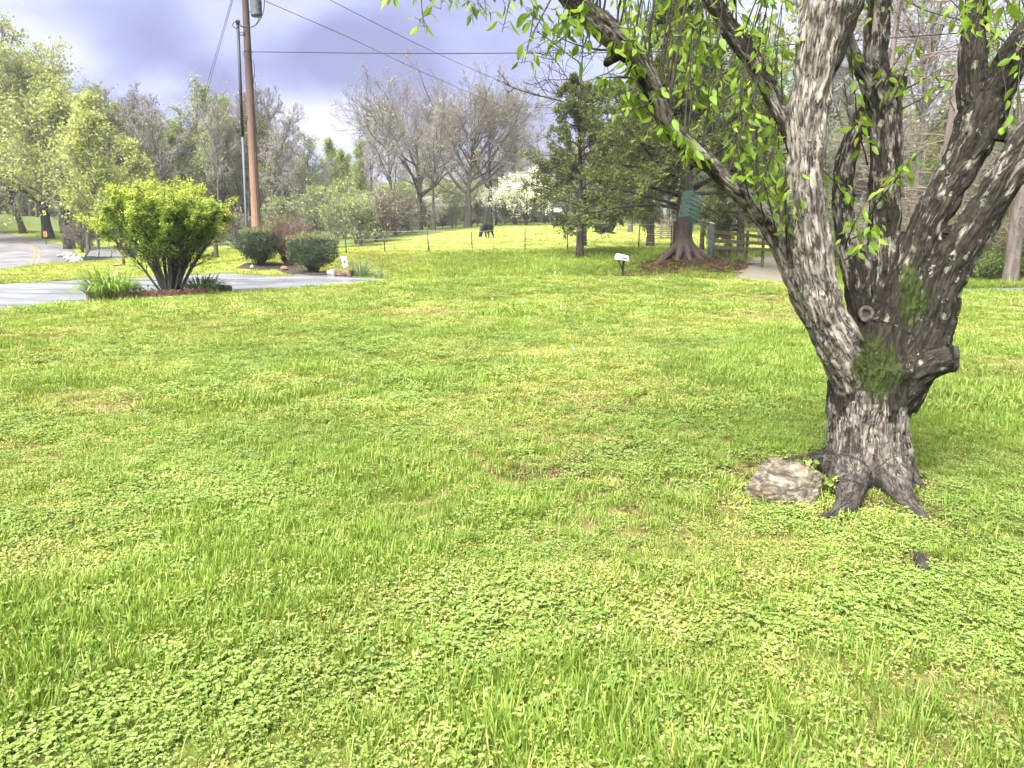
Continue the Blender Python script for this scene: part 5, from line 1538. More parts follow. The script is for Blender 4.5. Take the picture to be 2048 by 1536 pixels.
dead_conifer(1862, 24, 15, .26, 3, 'dead conifer with a tangle of tan drooping twigs behind the centre stem')
dead_conifer(2020, 28, 15, .28, 8, 'dead conifer with bare twigs showing between the two right-hand limbs')
dead_conifer(1725, 30, 13, .22, 13, 'dead conifer showing in the narrow gap beside the pale front limb')

# ------------------------------------------------------------------ thicket beyond the lane, far side
LF_thk = leaf_mat('thicket_leaves', (0.05, 0.10, 0.02), (0.10, 0.155, 0.035), (0.16, 0.19, 0.06), .35, .5, .3, .6, .8)
LF_vine = leaf_mat('dry_vine_leaves', (0.14, 0.12, 0.055), (0.22, 0.19, 0.09), (0.13, 0.16, 0.05), .25, .7, .2, .6, .8)
def thicket(name, u, Y, rx, ry, h, n, seed, mat, label, lsz=.09, stems=40):
    r = np.random.default_rng(seed)
    c = on_ground(u, Y)
    t = empty(name, c, 0, label, 'bush')
    sb, fb = MB(), MB()
    a = r.uniform(0, 6.283, stems); q = np.sqrt(r.uniform(0, 1, stems))
    S = np.c_[np.cos(a) * q * rx * .8, np.sin(a) * q * ry * .8, np.full(stems, -.1)]
    D = np.c_[np.cos(a) * .35, np.sin(a) * .35, np.ones(stems)] + r.normal(0, .25, (stems, 3))
    Ls = r.uniform(.6, 1.1, stems) * h
    p1, r1 = grow(r, S, D, Ls, np.full(stems, .02), np.full(stems, .006), 8, .14, -.02)
    sb.tubes(p1, r1, 4)
    S, D, R_, _ = spawn(r, p1, r1, 8, .2, 1, .9, .3)
    p2, r2 = grow(r, S, D, np.repeat(Ls, 8) * .3 * r.uniform(.5, 1.2, len(S)), np.full(len(S), .008), np.full(len(S), .003), 5, .2, -.03)
    sb.tubes(p2, r2, 3)
    k = r.integers(0, len(p2), n); j = r.integers(1, 5, n)
    pos = p2[k, j] + r.normal(0, .09, (n, 3))
    fb.cards(pos, r.normal(0, 1, (n, 3)), r.normal(0, 1, (n, 3)) + np.array([0, 0, .8]), r.uniform(.6, 1.4, n) * lsz, r.uniform(.45, .75, n) * lsz, 'diamond', bend=.2)
    o = link('stems', sb.mesh('stems'), TW_tan, t); o['kind'] = 'stuff'
    o = link('foliage', fb.mesh('foliage'), mat, t); o['kind'] = 'stuff'
    return t
thicket('thicket', 1975, 29.3, 1.3, 1.0, 1.3, 6000, 1, LF_thk, 'low leafy green thicket just beyond the lane', .10)
thicket('thicket', 2060, 29.8, 1.5, 1.1, 1.6, 6000, 2, LF_thk, 'leafy green thicket at the photo edge beyond the lane', .10)
thicket('thicket', 1960, 32, 1.8, 1.2, 3.4, 5200, 3, LF_vine, 'brown vine-draped bush rising behind the low green thicket', .11, 70)
thicket('thicket', 2070, 32, 1.8, 1.2, 3.8, 5200, 4, LF_vine, 'taller brown vine tangle at the photo edge', .11, 70)
thicket('thicket', 1860, 33, 1.8, 1.2, 3.6, 5200, 5, LF_vine, 'brown vine tangle seen through the fork of the fruit tree', .11, 70)
thicket('thicket', 1770, 36, 2.0, 1.2, 2.6, 5200, 6, LF_thk, 'green bush behind the centre stem of the fruit tree', .11, 60)
thicket('thicket', 1680, 37, 2.0, 1.2, 2.4, 4200, 7, LF_thk, 'green bush behind the pale front limb', .11, 50)
thicket('thicket', 1460, 36.6, 1.0, .5, 1.5, 500, 8, LF_vine, 'thin twiggy undergrowth behind the nearest fence rails', .08, 30)
# ------------------------------------------------------------------ vase-shaped shrub and its bed
bedA, bedB = np.array(_bed_l[0]), np.array(_bed_l[1])
bd = (bedB - bedA) / np.linalg.norm(bedB - bedA); bn_ = np.array([-bd[1], bd[0]])
bedlen = np.linalg.norm(bedB - bedA)
m_soil = flat_mat('dark_bed_soil', (0.03, 0.022, 0.016), .95, var=.5, scale=6, bump=.6)
nu, nv_ = 30, 9
V = []
for i in range(nu):
    for j in range(nv_):
        s_ = -.08 + (bedlen + .12) * i / (nu - 1); w_ = .05 + 1.2 * j / (nv_ - 1)
        p = bedA + bd * s_ + bn_ * w_
        e_ = min(i, nu - 1 - i, j + 1, nv_ - 1 - j)
        V.append((p[0], p[1], g1(*p) + (.0 if e_ <= 0 else .06 + .035 * min(e_, 3) + .02 * mnoise.noise(Vector((p[0] * 5, p[1] * 5, 0)))) - .02))
i = (np.arange(nu - 1)[:, None] * nv_ + np.arange(nv_ - 1)[None]).ravel()
bedm = np_mesh('flower_bed', V, np.c_[i, i + nv_, i + nv_ + 1, i + 1])
bed = link('flower_bed', bedm, m_soil)
tag(bed, 'small raised planting bed edged with round red-brown stones', 'flower bed')
m_brick = flat_mat('red_edging_stone', (0.125, 0.06, 0.042), .85, var=.4, scale=9, bump=.4)
m_brick2 = flat_mat('mossy_edging_stone', (0.065, 0.055, 0.028), .9, var=.4, scale=9, bump=.4)
def edging(seed):
    r = random.Random(seed)
    bm = bmesh.new()
    n = 18
    prof = []
    for i in range(n + 1):
        a = math.pi * i / n
        prof.append((.098 * math.cos(a), .085 + .075 * math.sin(a)))
    prof = [(.098, -.06)] + prof + [(-.098, -.06)]
    f_ = [bm.verts.new((x, -.035, z)) for x, z in prof]; b2 = [bm.verts.new((x, .035, z)) for x, z in prof]
    bm.faces.new(f_); bm.faces.new(b2[::-1])
    for k in range(len(prof)): bm.faces.new((f_[k], b2[k], b2[(k + 1) % len(prof)], f_[(k + 1) % len(prof)]))
    bmesh.ops.recalc_face_normals(bm, faces=bm.faces)
    bmesh.ops.bevel(bm, geom=[e for e in bm.edges if e.calc_face_angle(0) > .9], offset=.010, segments=2, affect='EDGES')
    for v in bm.verts: v.co += Vector((r.gauss(0, .0015), r.gauss(0, .0015), r.gauss(0, .0015)))
    return bm
edg = [bm_mesh('edging_stone', edging(k)) for k in range(3)]
for e_ in edg: e_.materials.append(m_brick)
edg_m = bm_mesh('edging_stone', edging(9)); edg_m.materials.append(m_brick2)
er = random.Random(3)
ang0 = math.atan2(bd[1], bd[0])
NS = 18
for k in range(NS):
    p = bedA + bd * (bedlen * (k + .5) / NS) + bn_ * er.gauss(0, .012)
    o = link('edging_stone', edg[k % 3] if k < NS - 4 else edg_m, None, bed)
    o.location = (p[0], p[1], g1(*p) + .055 + er.gauss(0, .008)); o.rotation_euler = (er.gauss(0, .06), er.gauss(0, .05), ang0 + er.gauss(0, .10))
    sc_ = .205 * bedlen / NS / .04
    o.scale = (bedlen / NS / .205, 1, 1.0)
for k in range(5):
    for q_, sgn in ((bedA, -1), (bedB, 1)):
        p = q_ + bd * .03 * sgn + bn_ * (.12 + .205 * k)
        o = link('edging_stone', edg[k % 3] if sgn < 0 else edg_m, None, bed)
        o.location = (p[0], p[1], g1(*p) + .05); o.rotation_euler = (0, er.gauss(0, .05), ang0 + math.pi / 2 + er.gauss(0, .06))
# the shrub: many upright stems flaring into a flat-topped fan
sc0 = bedA + bd * (bedlen * .57) + bn_ * .55
sb0 = Vector((sc0[0], sc0[1], g1(*sc0) + .1))
shr = empty('vase_shrub', sb0, 0, 'large bright green vase-shaped shrub in the stone-edged bed', 'shrub')
r = np.random.default_rng(17)
k_ = depth(330, 500, sb0.y) / F       # metres per photo pixel there
Wd, Ht = 150 * k_, 226 * k_
st, fo, fo2 = MB(), MB(), MB()
ns = 30
a = r.uniform(0, 6.283, ns); sp_ = np.sqrt(r.uniform(0.02, 1, ns))
S = np.c_[np.cos(a) * .16 * sp_, np.sin(a) * .16 * sp_, np.full(ns, -.15)]
tipx = np.cos(a) * sp_ * Wd * .86; tipy = np.sin(a) * sp_ * Wd * .72; tipz = Ht * (.93 - .30 * sp_ ** 2) * r.uniform(.85, 1.0, ns)
T = np.c_[tipx, tipy, tipz]
tt = np.linspace(0, 1, 9)[None, :, None]
mid_ = S * .45 + T * .55 + np.c_[-np.cos(a) * sp_ * .22, -np.sin(a) * sp_ * .2, np.full(ns, .10)]
p1 = (1 - tt) ** 2 * S[:, None] + 2 * tt * (1 - tt) * mid_[:, None] + tt ** 2 * T[:, None] + np.cumsum(r.normal(0, .014, (ns, 9, 3)), 1)
r1 = np.linspace(1, .25, 9)[None] * r.uniform(.030, .056, ns)[:, None]
st.tubes(p1, r1, 7)
S2, D2, R2, t2 = spawn(r, p1, r1, 18, .28, 1.0, .7, .25)
D2[:, 2] += .25
l2 = r.uniform(.28, .62, len(S2))
p2, r2 = grow(r, S2, D2, l2, np.full(len(S2), .010), np.full(len(S2), .004), 6, .11, .04)
st.tubes(p2, r2, 4)
S3, D3, R3, t3 = spawn(r, p2, r2, 7, .2, 1.0, .85, .3)
D3[:, 2] *= .5
p3, r3 = grow(r, S3, D3, r.uniform(.10, .26, len(S3)), np.full(len(S3), .004), np.full(len(S3), .002), 4, .12, .03)
st.tubes(p3, r3, 3)
def envelope(p):
    """inside measure of the fan-shaped crown: <1 inside"""
    rr2 = np.sqrt((p[:, 0] / Wd) ** 2 + (p[:, 1] / (Wd * .82)) ** 2)
    h_ = p[:, 2] / Ht
    rmax = np.interp(h_, [.1, .25, .45, .62, .8, .95, 1.03], [.28, .50, .95, 1.05, 1.02, .78, .3])
    return rr2 / rmax
nl = 150000
k = r.integers(0, len(p3), nl); j = r.integers(0, 4, nl)
pos = p3[k, j] + r.normal(0, .035, (nl, 3))
ev = envelope(pos); hz = pos[:, 2] / Ht
keep = (ev < 1.04 + r.normal(0, .05, nl)) & (hz > .20 + .12 * r.uniform(0, 1, nl)) & (r.uniform(0, 1, nl) < np.interp(hz, [.2, .42, .64], [.06, .30, 1.0]) * np.interp(ev, [0, .5, .9], [.5, .75, 1.0]))
pos = pos[keep]; ev = ev[keep]; hz = hz[keep]
d = r.normal(0, 1, (len(pos), 3)); d[:, 2] *= .4
nn = r.normal(0, .45, (len(pos), 3)) + np.array([0, 0, 1.0])
tipm = (ev + r.normal(0, .08, len(pos)) > .78) | (hz + r.normal(0, .06, len(pos)) > .76)
for mbx, s_ in ((fo, ~tipm), (fo2, tipm)):
    mbx.cards(pos[s_], d[s_], nn[s_], r.uniform(.045, .078, s_.sum()), r.uniform(.026, .040, s_.sum()), 'diamond', bend=.2)
M_sh1 = leaf_mat('mature_shrub_leaves', (0.085, 0.165, 0.025), (0.155, 0.24, 0.038), (0.23, 0.30, 0.05), .4, .55, .25, .4, 2.0)
M_sh2 = leaf_mat('new_shrub_growth', (0.24, 0.31, 0.045), (0.37, 0.43, 0.09), (0.52, 0.56, 0.19), .45, .55, .25, .3, 2.0)
M_stem = bark_mat('lichened_shrub_stems', (0.012, 0.012, 0.010), (0.075, 0.078, 0.062), 2.2)
link('stems', st.mesh('stems'), M_stem, shr)['kind'] = 'stuff'
link('foliage', fo.mesh('foliage'), M_sh1, shr)['kind'] = 'stuff'
o = link('new_growth', fo2.mesh('new_growth'), M_sh2, shr); o['kind'] = 'stuff'; o['label'] = 'yellow-green new leaves on the outside of the shrub'
# strap-leaved clumps in the bed
SPK = 1.35
def strap_plant(name, p, n, ln, w, spread, mat, label, seed, bend=.75):
    r = np.random.default_rng(seed)
    a = r.uniform(0, 6.283, n); q = np.sqrt(r.uniform(0, 1, n)) * spread
    pos = np.c_[np.cos(a) * q, np.sin(a) * q, np.full(n, -.03)]
    l = r.uniform(.15, .9, n)
    d = np.c_[np.cos(a) * l, np.sin(a) * l, np.ones(n)]
    mbx = MB(); N = n
    L_ = r.uniform(.65, 1.1, n) * ln; W_ = r.uniform(.7, 1.15, n) * w
    s_ = np.c_[-np.sin(a), np.cos(a), np.zeros(n)]
    rows = []
    dn = d / np.linalg.norm(d, axis=1, keepdims=True)
    for t, ww in zip((0, .2, .4, .6, .8, 1), (.8, 1, 1, .85, .6, .06)):
        c = pos + dn * (L_ * t)[:, None] * (1 - .2 * bend * t)
        c[:, 2] -= bend * L_ * t ** 2.2 * (.35 + .4 * l)
        rows += [c + s_ * (W_ * ww / 2)[:, None] + np.array([0, 0, .2]) * (W_ * ww)[:, None], c, c - s_ * (W_ * ww / 2)[:, None] + np.array([0, 0, .2]) * (W_ * ww)[:, None]]
    Vv = np.stack(rows, 1)
    qd = np.array([[3 * r0 + c, 3 * r0 + c + 1, 3 * r0 + c + 4, 3 * r0 + c + 3] for r0 in range(5) for c in range(2)])
    mbx.add(Vv.reshape(-1, 3), (np.arange(N)[:, None, None] * 18 + qd[None]).reshape(-1, 4))
    t_ = empty(name, p, 0, label, 'plant'); t_.scale = (SPK, SPK, SPK)
    o = link('foliage', mbx.mesh('foliage'), mat, t_); o['kind'] = 'stuff'
    return t_
M_lily = leaf_mat('daylily_leaves', (0.10, 0.175, 0.03), (0.16, 0.245, 0.05), (0.23, 0.31, 0.085), .35, .4, .45, .3, 2.0)
M_lily2 = leaf_mat('dark_daylily_leaves', (0.045, 0.10, 0.022), (0.08, 0.15, 0.035), (0.13, 0.20, 0.06), .35, .4, .45, .3, 2.0)
M_daf = leaf_mat('blue_green_daffodil_leaves', (0.10, 0.16, 0.085), (0.16, 0.225, 0.12), (0.22, 0.29, 0.16), .3, .4, .4, .2, 2.0)
def bedp(s, w):
    p = bedA + bd * s + bn_ * w
    return Vector((p[0], p[1], g1(*p) + .1))
strap_plant('daylily', bedp(.30, .35), 170, 1.05, .030, .34, M_lily, 'large arching daylily clump at the near end of the bed', 1)
strap_plant('daylily', bedp(-.02, .25), 70, .8, .026, .16, M_lily, 'smaller daylily tuft spilling over the end of the stone edging', 4)
strap_plant('daylily', bedp(bedlen - .62, .40), 230, .72, .018, .28, M_lily2, 'dark green grassy clump at the mossy end of the bed', 2)
strap_plant('daylily', bedp(bedlen * .60, .40), 120, .22, .012, .30, M_lily, 'low light green grassy patch beside the shrub stems', 3)
M_wd = leaf_mat('bed_weed_leaves', (0.07, 0.13, 0.03), (0.12, 0.19, 0.05), (0.17, 0.24, 0.08), .35, .45, .4, .3, 2.0)
def leafy_plant(name, p, n, rx, h, ls, label, seed, mat=M_wd, cat='plant'):
    r = np.random.default_rng(seed)
    t_ = empty(name, p, 0, label, cat)
    q = r.normal(0, 1, (n, 3)); q /= np.linalg.norm(q, axis=1, keepdims=True); q *= r.uniform(.3, 1, (n, 1)) ** .5
    pos = np.c_[q[:, 0] * rx, q[:, 1] * rx, np.abs(q[:, 2]) * h]
    ns_ = max(6, n // 14)
    a = r.uniform(0, 6.283, ns_); sb, fb = MB(), MB()
    tp_ = np.c_[np.cos(a) * rx * .7, np.sin(a) * rx * .7, r.uniform(.5, .95, ns_) * h]
    sb.tubes(np.stack([np.c_[np.zeros((ns_, 2)), np.full(ns_, -.05)], tp_ * .5 + [0, 0, h * .15], tp_], 1), np.full((ns_, 3), .004), 4)
    fb.cards(pos, r.normal(0, 1, (n, 3)), r.normal(0, .5, (n, 3)) + [0, 0, 1], r.uniform(.7, 1.3, n) * ls, r.uniform(.5, .8, n) * ls, 'leaf', bend=.2)
    o = link('stems', sb.mesh('stems'), m_shoot, t_); o['kind'] = 'stuff'
    o = link('foliage', fb.mesh('foliage'), mat, t_); o['kind'] = 'stuff'
    return t_
leafy_plant('leafy_plant', bedp(.78, .28), 320, .30, .38, .06, 'bushy leafy plant between the big daylily and the shrub', 5)
leafy_plant('leafy_plant', bedp(1.18, .22), 160, .24, .22, .045, 'low leafy weeds behind the middle edging stones', 6)
leafy_plant('leafy_plant', bedp(bedlen * .73, .30), 160, .28, .2, .04, 'low weeds before the dark grassy clump', 7)
# sprouts round the rock and the tree foot
for (u, v, n, rx, h, lab, sd) in ((1612, 955, 26, .07, .15, 'pale sprout growing between the rock and the trunk', 8), (1668, 995, 50, .09, .16, 'leafy weed at the corner of the rock and the trunk', 9)):
    leafy_plant('weed_sprout', PG(u, v, .0), n, rx, h, .05, lab, sd, M_broad)

# ------------------------------------------------------------------ dark clipped shrubs by the driveway
M_holly = leaf_mat('dark_evergreen_leaves', (0.014, 0.032, 0.014), (0.032, 0.058, 0.024), (0.065, 0.09, 0.038), .15, .5, .3, .5, 1.5)
M_hollytip = leaf_mat('pale_evergreen_tips', (0.11, 0.135, 0.05), (0.17, 0.185, 0.08), (0.21, 0.20, 0.10), .3, .6, .3, .3, 1.5)
M_barb = leaf_mat('red_barberry_buds', (0.13, 0.06, 0.05), (0.18, 0.095, 0.075), (0.14, 0.11, 0.06), .25, .7, .2, .3, 1.5)
def dome_shrub(u, vtop, Y, wpx, label, seed, tall=1.0):
    r = np.random.default_rng(seed)
    b0 = on_ground(u, Y)
    kk = depth(u, 500, Y) / F
    top = P(u, vtop, Y).z - b0.z
    rx = wpx / 2 * kk
    t_ = empty('evergreen_shrub', b0, 0, label, 'shrub')
    n = 15000
    q = r.normal(0, 1, (n, 3)); q /= np.linalg.norm(q, axis=1, keepdims=True)
    rad = r.uniform(0, 1, n) ** .33
    lump = 1 + .34 * (fbm(q[:, 0] * 2.1 + seed, q[:, 1] * 2.1, q[:, 2] * 2.1, seed=seed, octaves=4, gain=.65) - .5) * 2
    pos = q * (rad * lump)[:, None] * np.array([rx, rx * .85, top * .44]) + np.array([0, 0, top * .54])
    low = pos[:, 2] < top * .10
    pos = pos[~low]; rad = rad[~low]; n = len(pos)
    d = r.normal(0, 1, (n, 3)) + (pos - [0, 0, top * .3]) * .9
    sb, fb, tb2 = MB(), MB(), MB()
    tipm = (pos[:, 2] > top * .80 + r.normal(0, .05, n)) & (rad > .75)
    for mbx, s_, sz in ((fb, ~tipm, .055), (tb2, tipm, .06)):
        mbx.cards(pos[s_], d[s_], r.normal(0, 1, (s_.sum(), 3)) + [0, 0, .8], r.uniform(.7, 1.4, s_.sum()) * sz, r.uniform(.45, .7, s_.sum()) * sz, 'diamond', bend=.15)
    ns_ = 34
    a = r.uniform(0, 6.283, ns_); e2 = np.sqrt(r.uniform(0, 1, ns_))
    tp_ = np.c_[np.cos(a) * rx * .75 * e2, np.sin(a) * rx * .65 * e2, r.uniform(.5, .85, ns_) * top]
    ss = np.c_[np.cos(a) * .12, np.sin(a) * .12, np.full(ns_, -.1)]
    sb.tubes(np.stack([ss, ss * .4 + tp_ * .6 - [0, 0, .05], tp_], 1), np.tile([.022, .014, .006], (ns_, 1)), 5)
    link('stems', sb.mesh('stems'), M_stem, t_)['kind'] = 'stuff'
    link('foliage', fb.mesh('foliage'), M_holly, t_)['kind'] = 'stuff'
    o = link('new_growth', tb2.mesh('new_growth'), M_hollytip, t_); o['kind'] = 'stuff'; o['label'] = 'pale new tips on top of the shrub'
dome_shrub(518, 449, 31.2, 92, 'rounded dark evergreen shrub at the foot of the utility pole', 3)
dome_shrub(627, 461, 29.8, 106, 'rounded dark evergreen shrub nearer the garden flag', 4)
rb = on_ground(578, 31.8)
t_ = empty('barberry_shrub', rb, 0, 'reddish bare barberry shrub between the two dark shrubs', 'shrub')
r = np.random.default_rng(31)
ns_ = 70; a = r.uniform(0, 6.283, ns_)
S = np.c_[np.cos(a) * .1, np.sin(a) * .1, np.full(ns_, -.1)]
D = np.c_[np.cos(a) * r.uniform(.1, .6, ns_), np.sin(a) * r.uniform(.1, .6, ns_), np.ones(ns_)]
p1, r1 = grow(r, S, D, r.uniform(1.3, 2.25, ns_), np.full(ns_, .012), np.full(ns_, .004), 8, .06, -.01)
S, D, R_, _ = spawn(r, p1, r1, 9, .25, 1, .6, .3)
p2, r2 = grow(r, S, D, r.uniform(.2, .55, len(S)), np.full(len(S), .005), np.full(len(S), .003), 5, .1, .02)
sb = MB(); sb.tubes(p1, r1, 4); sb.tubes(p2, r2, 3)
n = 5200; k = r.integers(0, len(p2), n); j = r.integers(1, 5, n)
fb = MB(); fb.cards(p2[k, j], r.normal(0, 1, (n, 3)), r.normal(0, 1, (n, 3)), r.uniform(.02, .045, n), r.uniform(.015, .03, n), 'diamond')
TW_barb = flat_mat('reddish_bare_twigs', (0.11, 0.055, 0.046), .85, var=.3, scale=3)
link('stems', sb.mesh('stems'), TW_barb, t_)['kind'] = 'stuff'
link('buds', fb.mesh('buds'), M_barb, t_)['kind'] = 'stuff'
# mulch strip under the shrubs
ln = spline(np.array([tuple(on_ground(u, Y))[:2] for u, Y in ((480, 31.0), (520, 31.0), (570, 31.2), (625, 29.6), (668, 29.4))]), 30)
la_, ra2 = offset_line(ln, .62)
mulch = ribbon('shrub_bed', la_, ra2, G, m_soil, 40, 7, .012)
tag(mulch, 'dark mulch strip under the two evergreen shrubs', 'flower bed')

# ------------------------------------------------------------------ utility pole
Yp = 33.4
pb = on_ground(513, Yp)
ptop = P(488.5, -40, Yp)
d_ = (Vector(P(490.5, 0, Yp)) - Vector(P(512.5, 445, Yp)))
d_.normalize()
base_p = pb - Vector((0, 0, .4)); 
pole = empty('utility_pole', pb, 0, 'tall weathered wooden utility pole with a grey transformer', 'utility pole')
def at_h(h): return Vector(P(512.5, 445, Yp)) + d_ * ((pb.z + h - P(512.5, 445, Yp).z) / d_.z)
HP = 12.3
hs = np.linspace(-.4, HP, 40)
q = np.array([tuple(at_h(h)) for h in hs]); rr_p = np.interp(hs, [0, HP], [.215, .125])
mbp = MB(); mbp.tubes(q, rr_p, 20, cap=True)
pm = mbp.mesh('shaft')
m, nt = new_mat('creosoted_pole_wood'); g = NT(nt)
po = g.pos(); sepz = g.n('ShaderNodeSeparateXYZ', {'Vector': po}).outputs['Z']
gr_ = g.noise(g.mapping(po, (14, 14, .7)), 1.0, 6, .65, .5); gf = g.noise(g.mapping(po, (60, 60, 3)), 1.0, 4, .6)
hn = g.n('ShaderNodeMapRange', {'Value': sepz, 'From Min': 2.0, 'From Max': 9.0}).outputs[0]
low_ = g.mix(gr_, (0.11, 0.055, 0.03), (0.33, 0.215, 0.145)); up_ = g.mix(gr_, (0.022, 0.015, 0.012), (0.105, 0.072, 0.060))
col = g.mix(hn, low_, up_)
col = g.mix(g.ramp(gf, (0.30, 0.9), (0.42, 0.0)), col, (0.05, 0.035, 0.028))
g.out(col, .85, g.bump(gr_, .5, .02), .2)
child('shaft', pm, m, pole)
m_steel = flat_mat('galvanised_transformer_steel', (0.055, 0.066, 0.078), .6, var=.15, scale=3, spec=.2)
m_dark = flat_mat('dark_steel', (0.010, 0.010, 0.011), .6, var=.3, scale=6)
m_cond = flat_mat('grey_conduit', (0.055, 0.066, 0.072), .6, var=.25, scale=2)
m_cable = flat_mat('black_cable', (0.006, 0.006, 0.0065), .6, var=.2, scale=4, spec=.2)
tc_ = P(511.5, 0, Yp - .1); tz = P(511, 33, Yp - .1).z
bm = bmesh.new()
prof = [(0, 0), (.21, 0), (.235, .03), (.235, .06), (.23, .08), (.23, .95), (.245, .96), (.245, 1.0), (.22, 1.04), (.10, 1.10), (0, 1.11)]
vs = []
for (rd, z_) in prof:
    vs.append([bm.verts.new((rd * math.cos(i / 28 * 6.283), rd * math.sin(i / 28 * 6.283), z_)) for i in range(28)] if rd > 0 else [bm.verts.new((0, 0, z_))])
for a_, b2 in zip(vs[:-1], vs[1:]):
    for i in range(28):
        j = (i + 1) % 28
        if len(a_) == 1: bm.faces.new((a_[0], b2[j], b2[i]))
        elif len(b2) == 1: bm.faces.new((a_[i], a_[j], b2[0]))
        else: bm.faces.new((a_[i], a_[j], b2[j], b2[i]))
bmesh.ops.recalc_face_normals(bm, faces=bm.faces)
bm.transform(Matrix.Translation((tc_.x, tc_.y, tz)))
tr_o = child('transformer', bm_mesh('transformer', bm, True), m_steel, pole)
for md_ in (tr_o.modifiers.new('e', 'EDGE_SPLIT'),): md_.split_angle = math.radians(40)
b_ = MB()
for k in range(3):
    b_.box((tc_.x + .24 * math.cos(-.4 + k * .35), tc_.y + .24 * math.sin(-.9 + k * .3), tz + .25 + .27 * k), (.07, .07, .05))
br_ = child('bushing', b_.mesh('bushing', False), m_dark, pole)
b_ = MB(); b_.box(((tc_.x + at_h(8.3).x) / 2, tc_.y + .05, tz + .2), (.3, .06, .05)); b_.box(((tc_.x + at_h(8.3).x) / 2, tc_.y + .05, tz + .8), (.3, .06, .05))
child('bracket', b_.mesh('bracket', False), m_dark, pole)
ct, cm_ = P(475.5, 45, Yp - .15), P(493, 452, Yp - .1)
cbase = on_ground(494, Yp - .1)
q = np.array([tuple(cbase - Vector((0, 0, .2))), tuple(cm_), tuple(cm_ * .55 + ct * .45)])
b_ = MB(); b_.tubes(q, np.full(3, .055), 10, cap=True)
child('conduit', b_.mesh('conduit'), m_cond, pole)
q2 = np.array([tuple(cm_ * .55 + ct * .45), tuple(cm_ * .3 + ct * .7), tuple(ct)])
b_ = MB(); b_.tubes(q2, np.full(3, .062), 10, cap=True)
b_.tubes(np.array([tuple(ct + Vector((-.03, 0, .10))), tuple(ct + Vector((0, 0, .05))), tuple(ct - Vector((0, 0, .1)))]), np.array([.05, .10, .07]), 10, cap=True)
o = child('weatherhead', b_.mesh('weatherhead'), m_dark, pole)
for (v_) in (70, 237, 388):
    a_ = P(np.interp(v_, [45, 452], [475.5, 493]), v_, Yp - .13); z_ = a_.z
    c_ = at_h(z_ - pb.z)
    b_ = MB(); b_.box(((a_.x + c_.x) / 2, a_.y, z_), (abs(c_.x - a_.x), .05, .035)); b_.box(((a_.x + c_.x) / 2, a_.y, z_ + .09), (abs(c_.x - a_.x), .03, .02))
    child('standoff_bracket', b_.mesh('standoff_bracket', False), m_dark, pole)
def cable(pts, rad, name, parent, n=24, mat=None, sag=0):
    q = spline(np.array([tuple(p) for p in pts]), n)
    b_ = MB(); b_.tubes(q, np.full(len(q), rad), 6)
    return child(name, b_.mesh(name), mat or m_cable, parent)
Yf_ = Yp - .3
cable([P(475, 42, Yf_), P(467, 46, Yf_ - .1), P(466, 52, Yf_ - .1), P(472, 56.5, Yf_), P(478, 52, Yf_)], .016, 'drip_loop', pole)
cable([P(478, 49, Yf_), P(488, 53.5, Yf_ - .05), P(503, 54, Yf_ - .1), P(515, 46, Yf_ - .1), P(526, 26, Yf_ - .05), P(529, 0, Yf_), P(528, -25, Yf_)], .018, 'drip_loop', pole)
cable([P(478, 52, Yf_), P(492, 55, Yf_ - .05), P(508, 52, Yf_ - .1), P(516, 42, Yf_ - .1), P(518, 34, Yf_)], .014, 'drip_loop', pole)
cable([P(488, 104, Yf_), P(487, 110, Yf_), P(492, 115, Yf_ - .05), P(506, 123, Yf_), P(509, 145, Yf_), P(506, 180, Yf_), P(509, 300, Yf_), P(516, 440, Yf_)], .011, 'ground_wire', pole, 60)
b_ = MB(); hh = P(490, 104, Yp).z - pb.z; c_ = at_h(hh); b_.tubes(np.array([tuple(c_ + Vector((0, 0, -.03))), tuple(c_ + Vector((0, 0, .03)))]), np.array([.17, .17]), 16); child('band', b_.mesh('band'), m_dark, pole)
# lines strung from the pole
def line(pts, rad, label, cat='cable', n=40):
    q = spline(np.array([tuple(p) for p in pts]), n)
    b_ = MB(); b_.tubes(q, np.full(len(q), rad), 6)
    o = link('overhead_wire', b_.mesh('overhead_wire'), m_cable)
    return tag(o, label, cat)
line([P(492, 103.5, Yp - .2), P(760, 106.5, 28), P(1050, 106, 25), P(1400, 100, 22), P(2300, 40, 16)], .014, 'thick dark service wire running level across the sky')
line([P(530, 2, Yp), P(700, 76, 38), P(870, 155, 48), P(1050, 228, 60), P(1300, 300, 75)], .012, 'thin wire slanting down from the transformer to the oaks')
line([P(300, -190, 24), P(670, 5, 34), P(860, 100, 42), P(1010, 165, 50), P(1250, 255, 64)], .012, 'thin wire slanting down above the transformer wire')
line([P(488, -60, Yp), P(466, 0, 34), P(432, 120, 45), P(398, 235, 62), P(340, 395, 92)], .012, 'guy wire nearer the pole of the slanting pair')
line([P(486, -75, Yp), P(463, 0, 34), P(428, 120, 45), P(392, 235, 62), P(330, 395, 92)], .012, 'guy wire farther from the pole of the slanting pair')

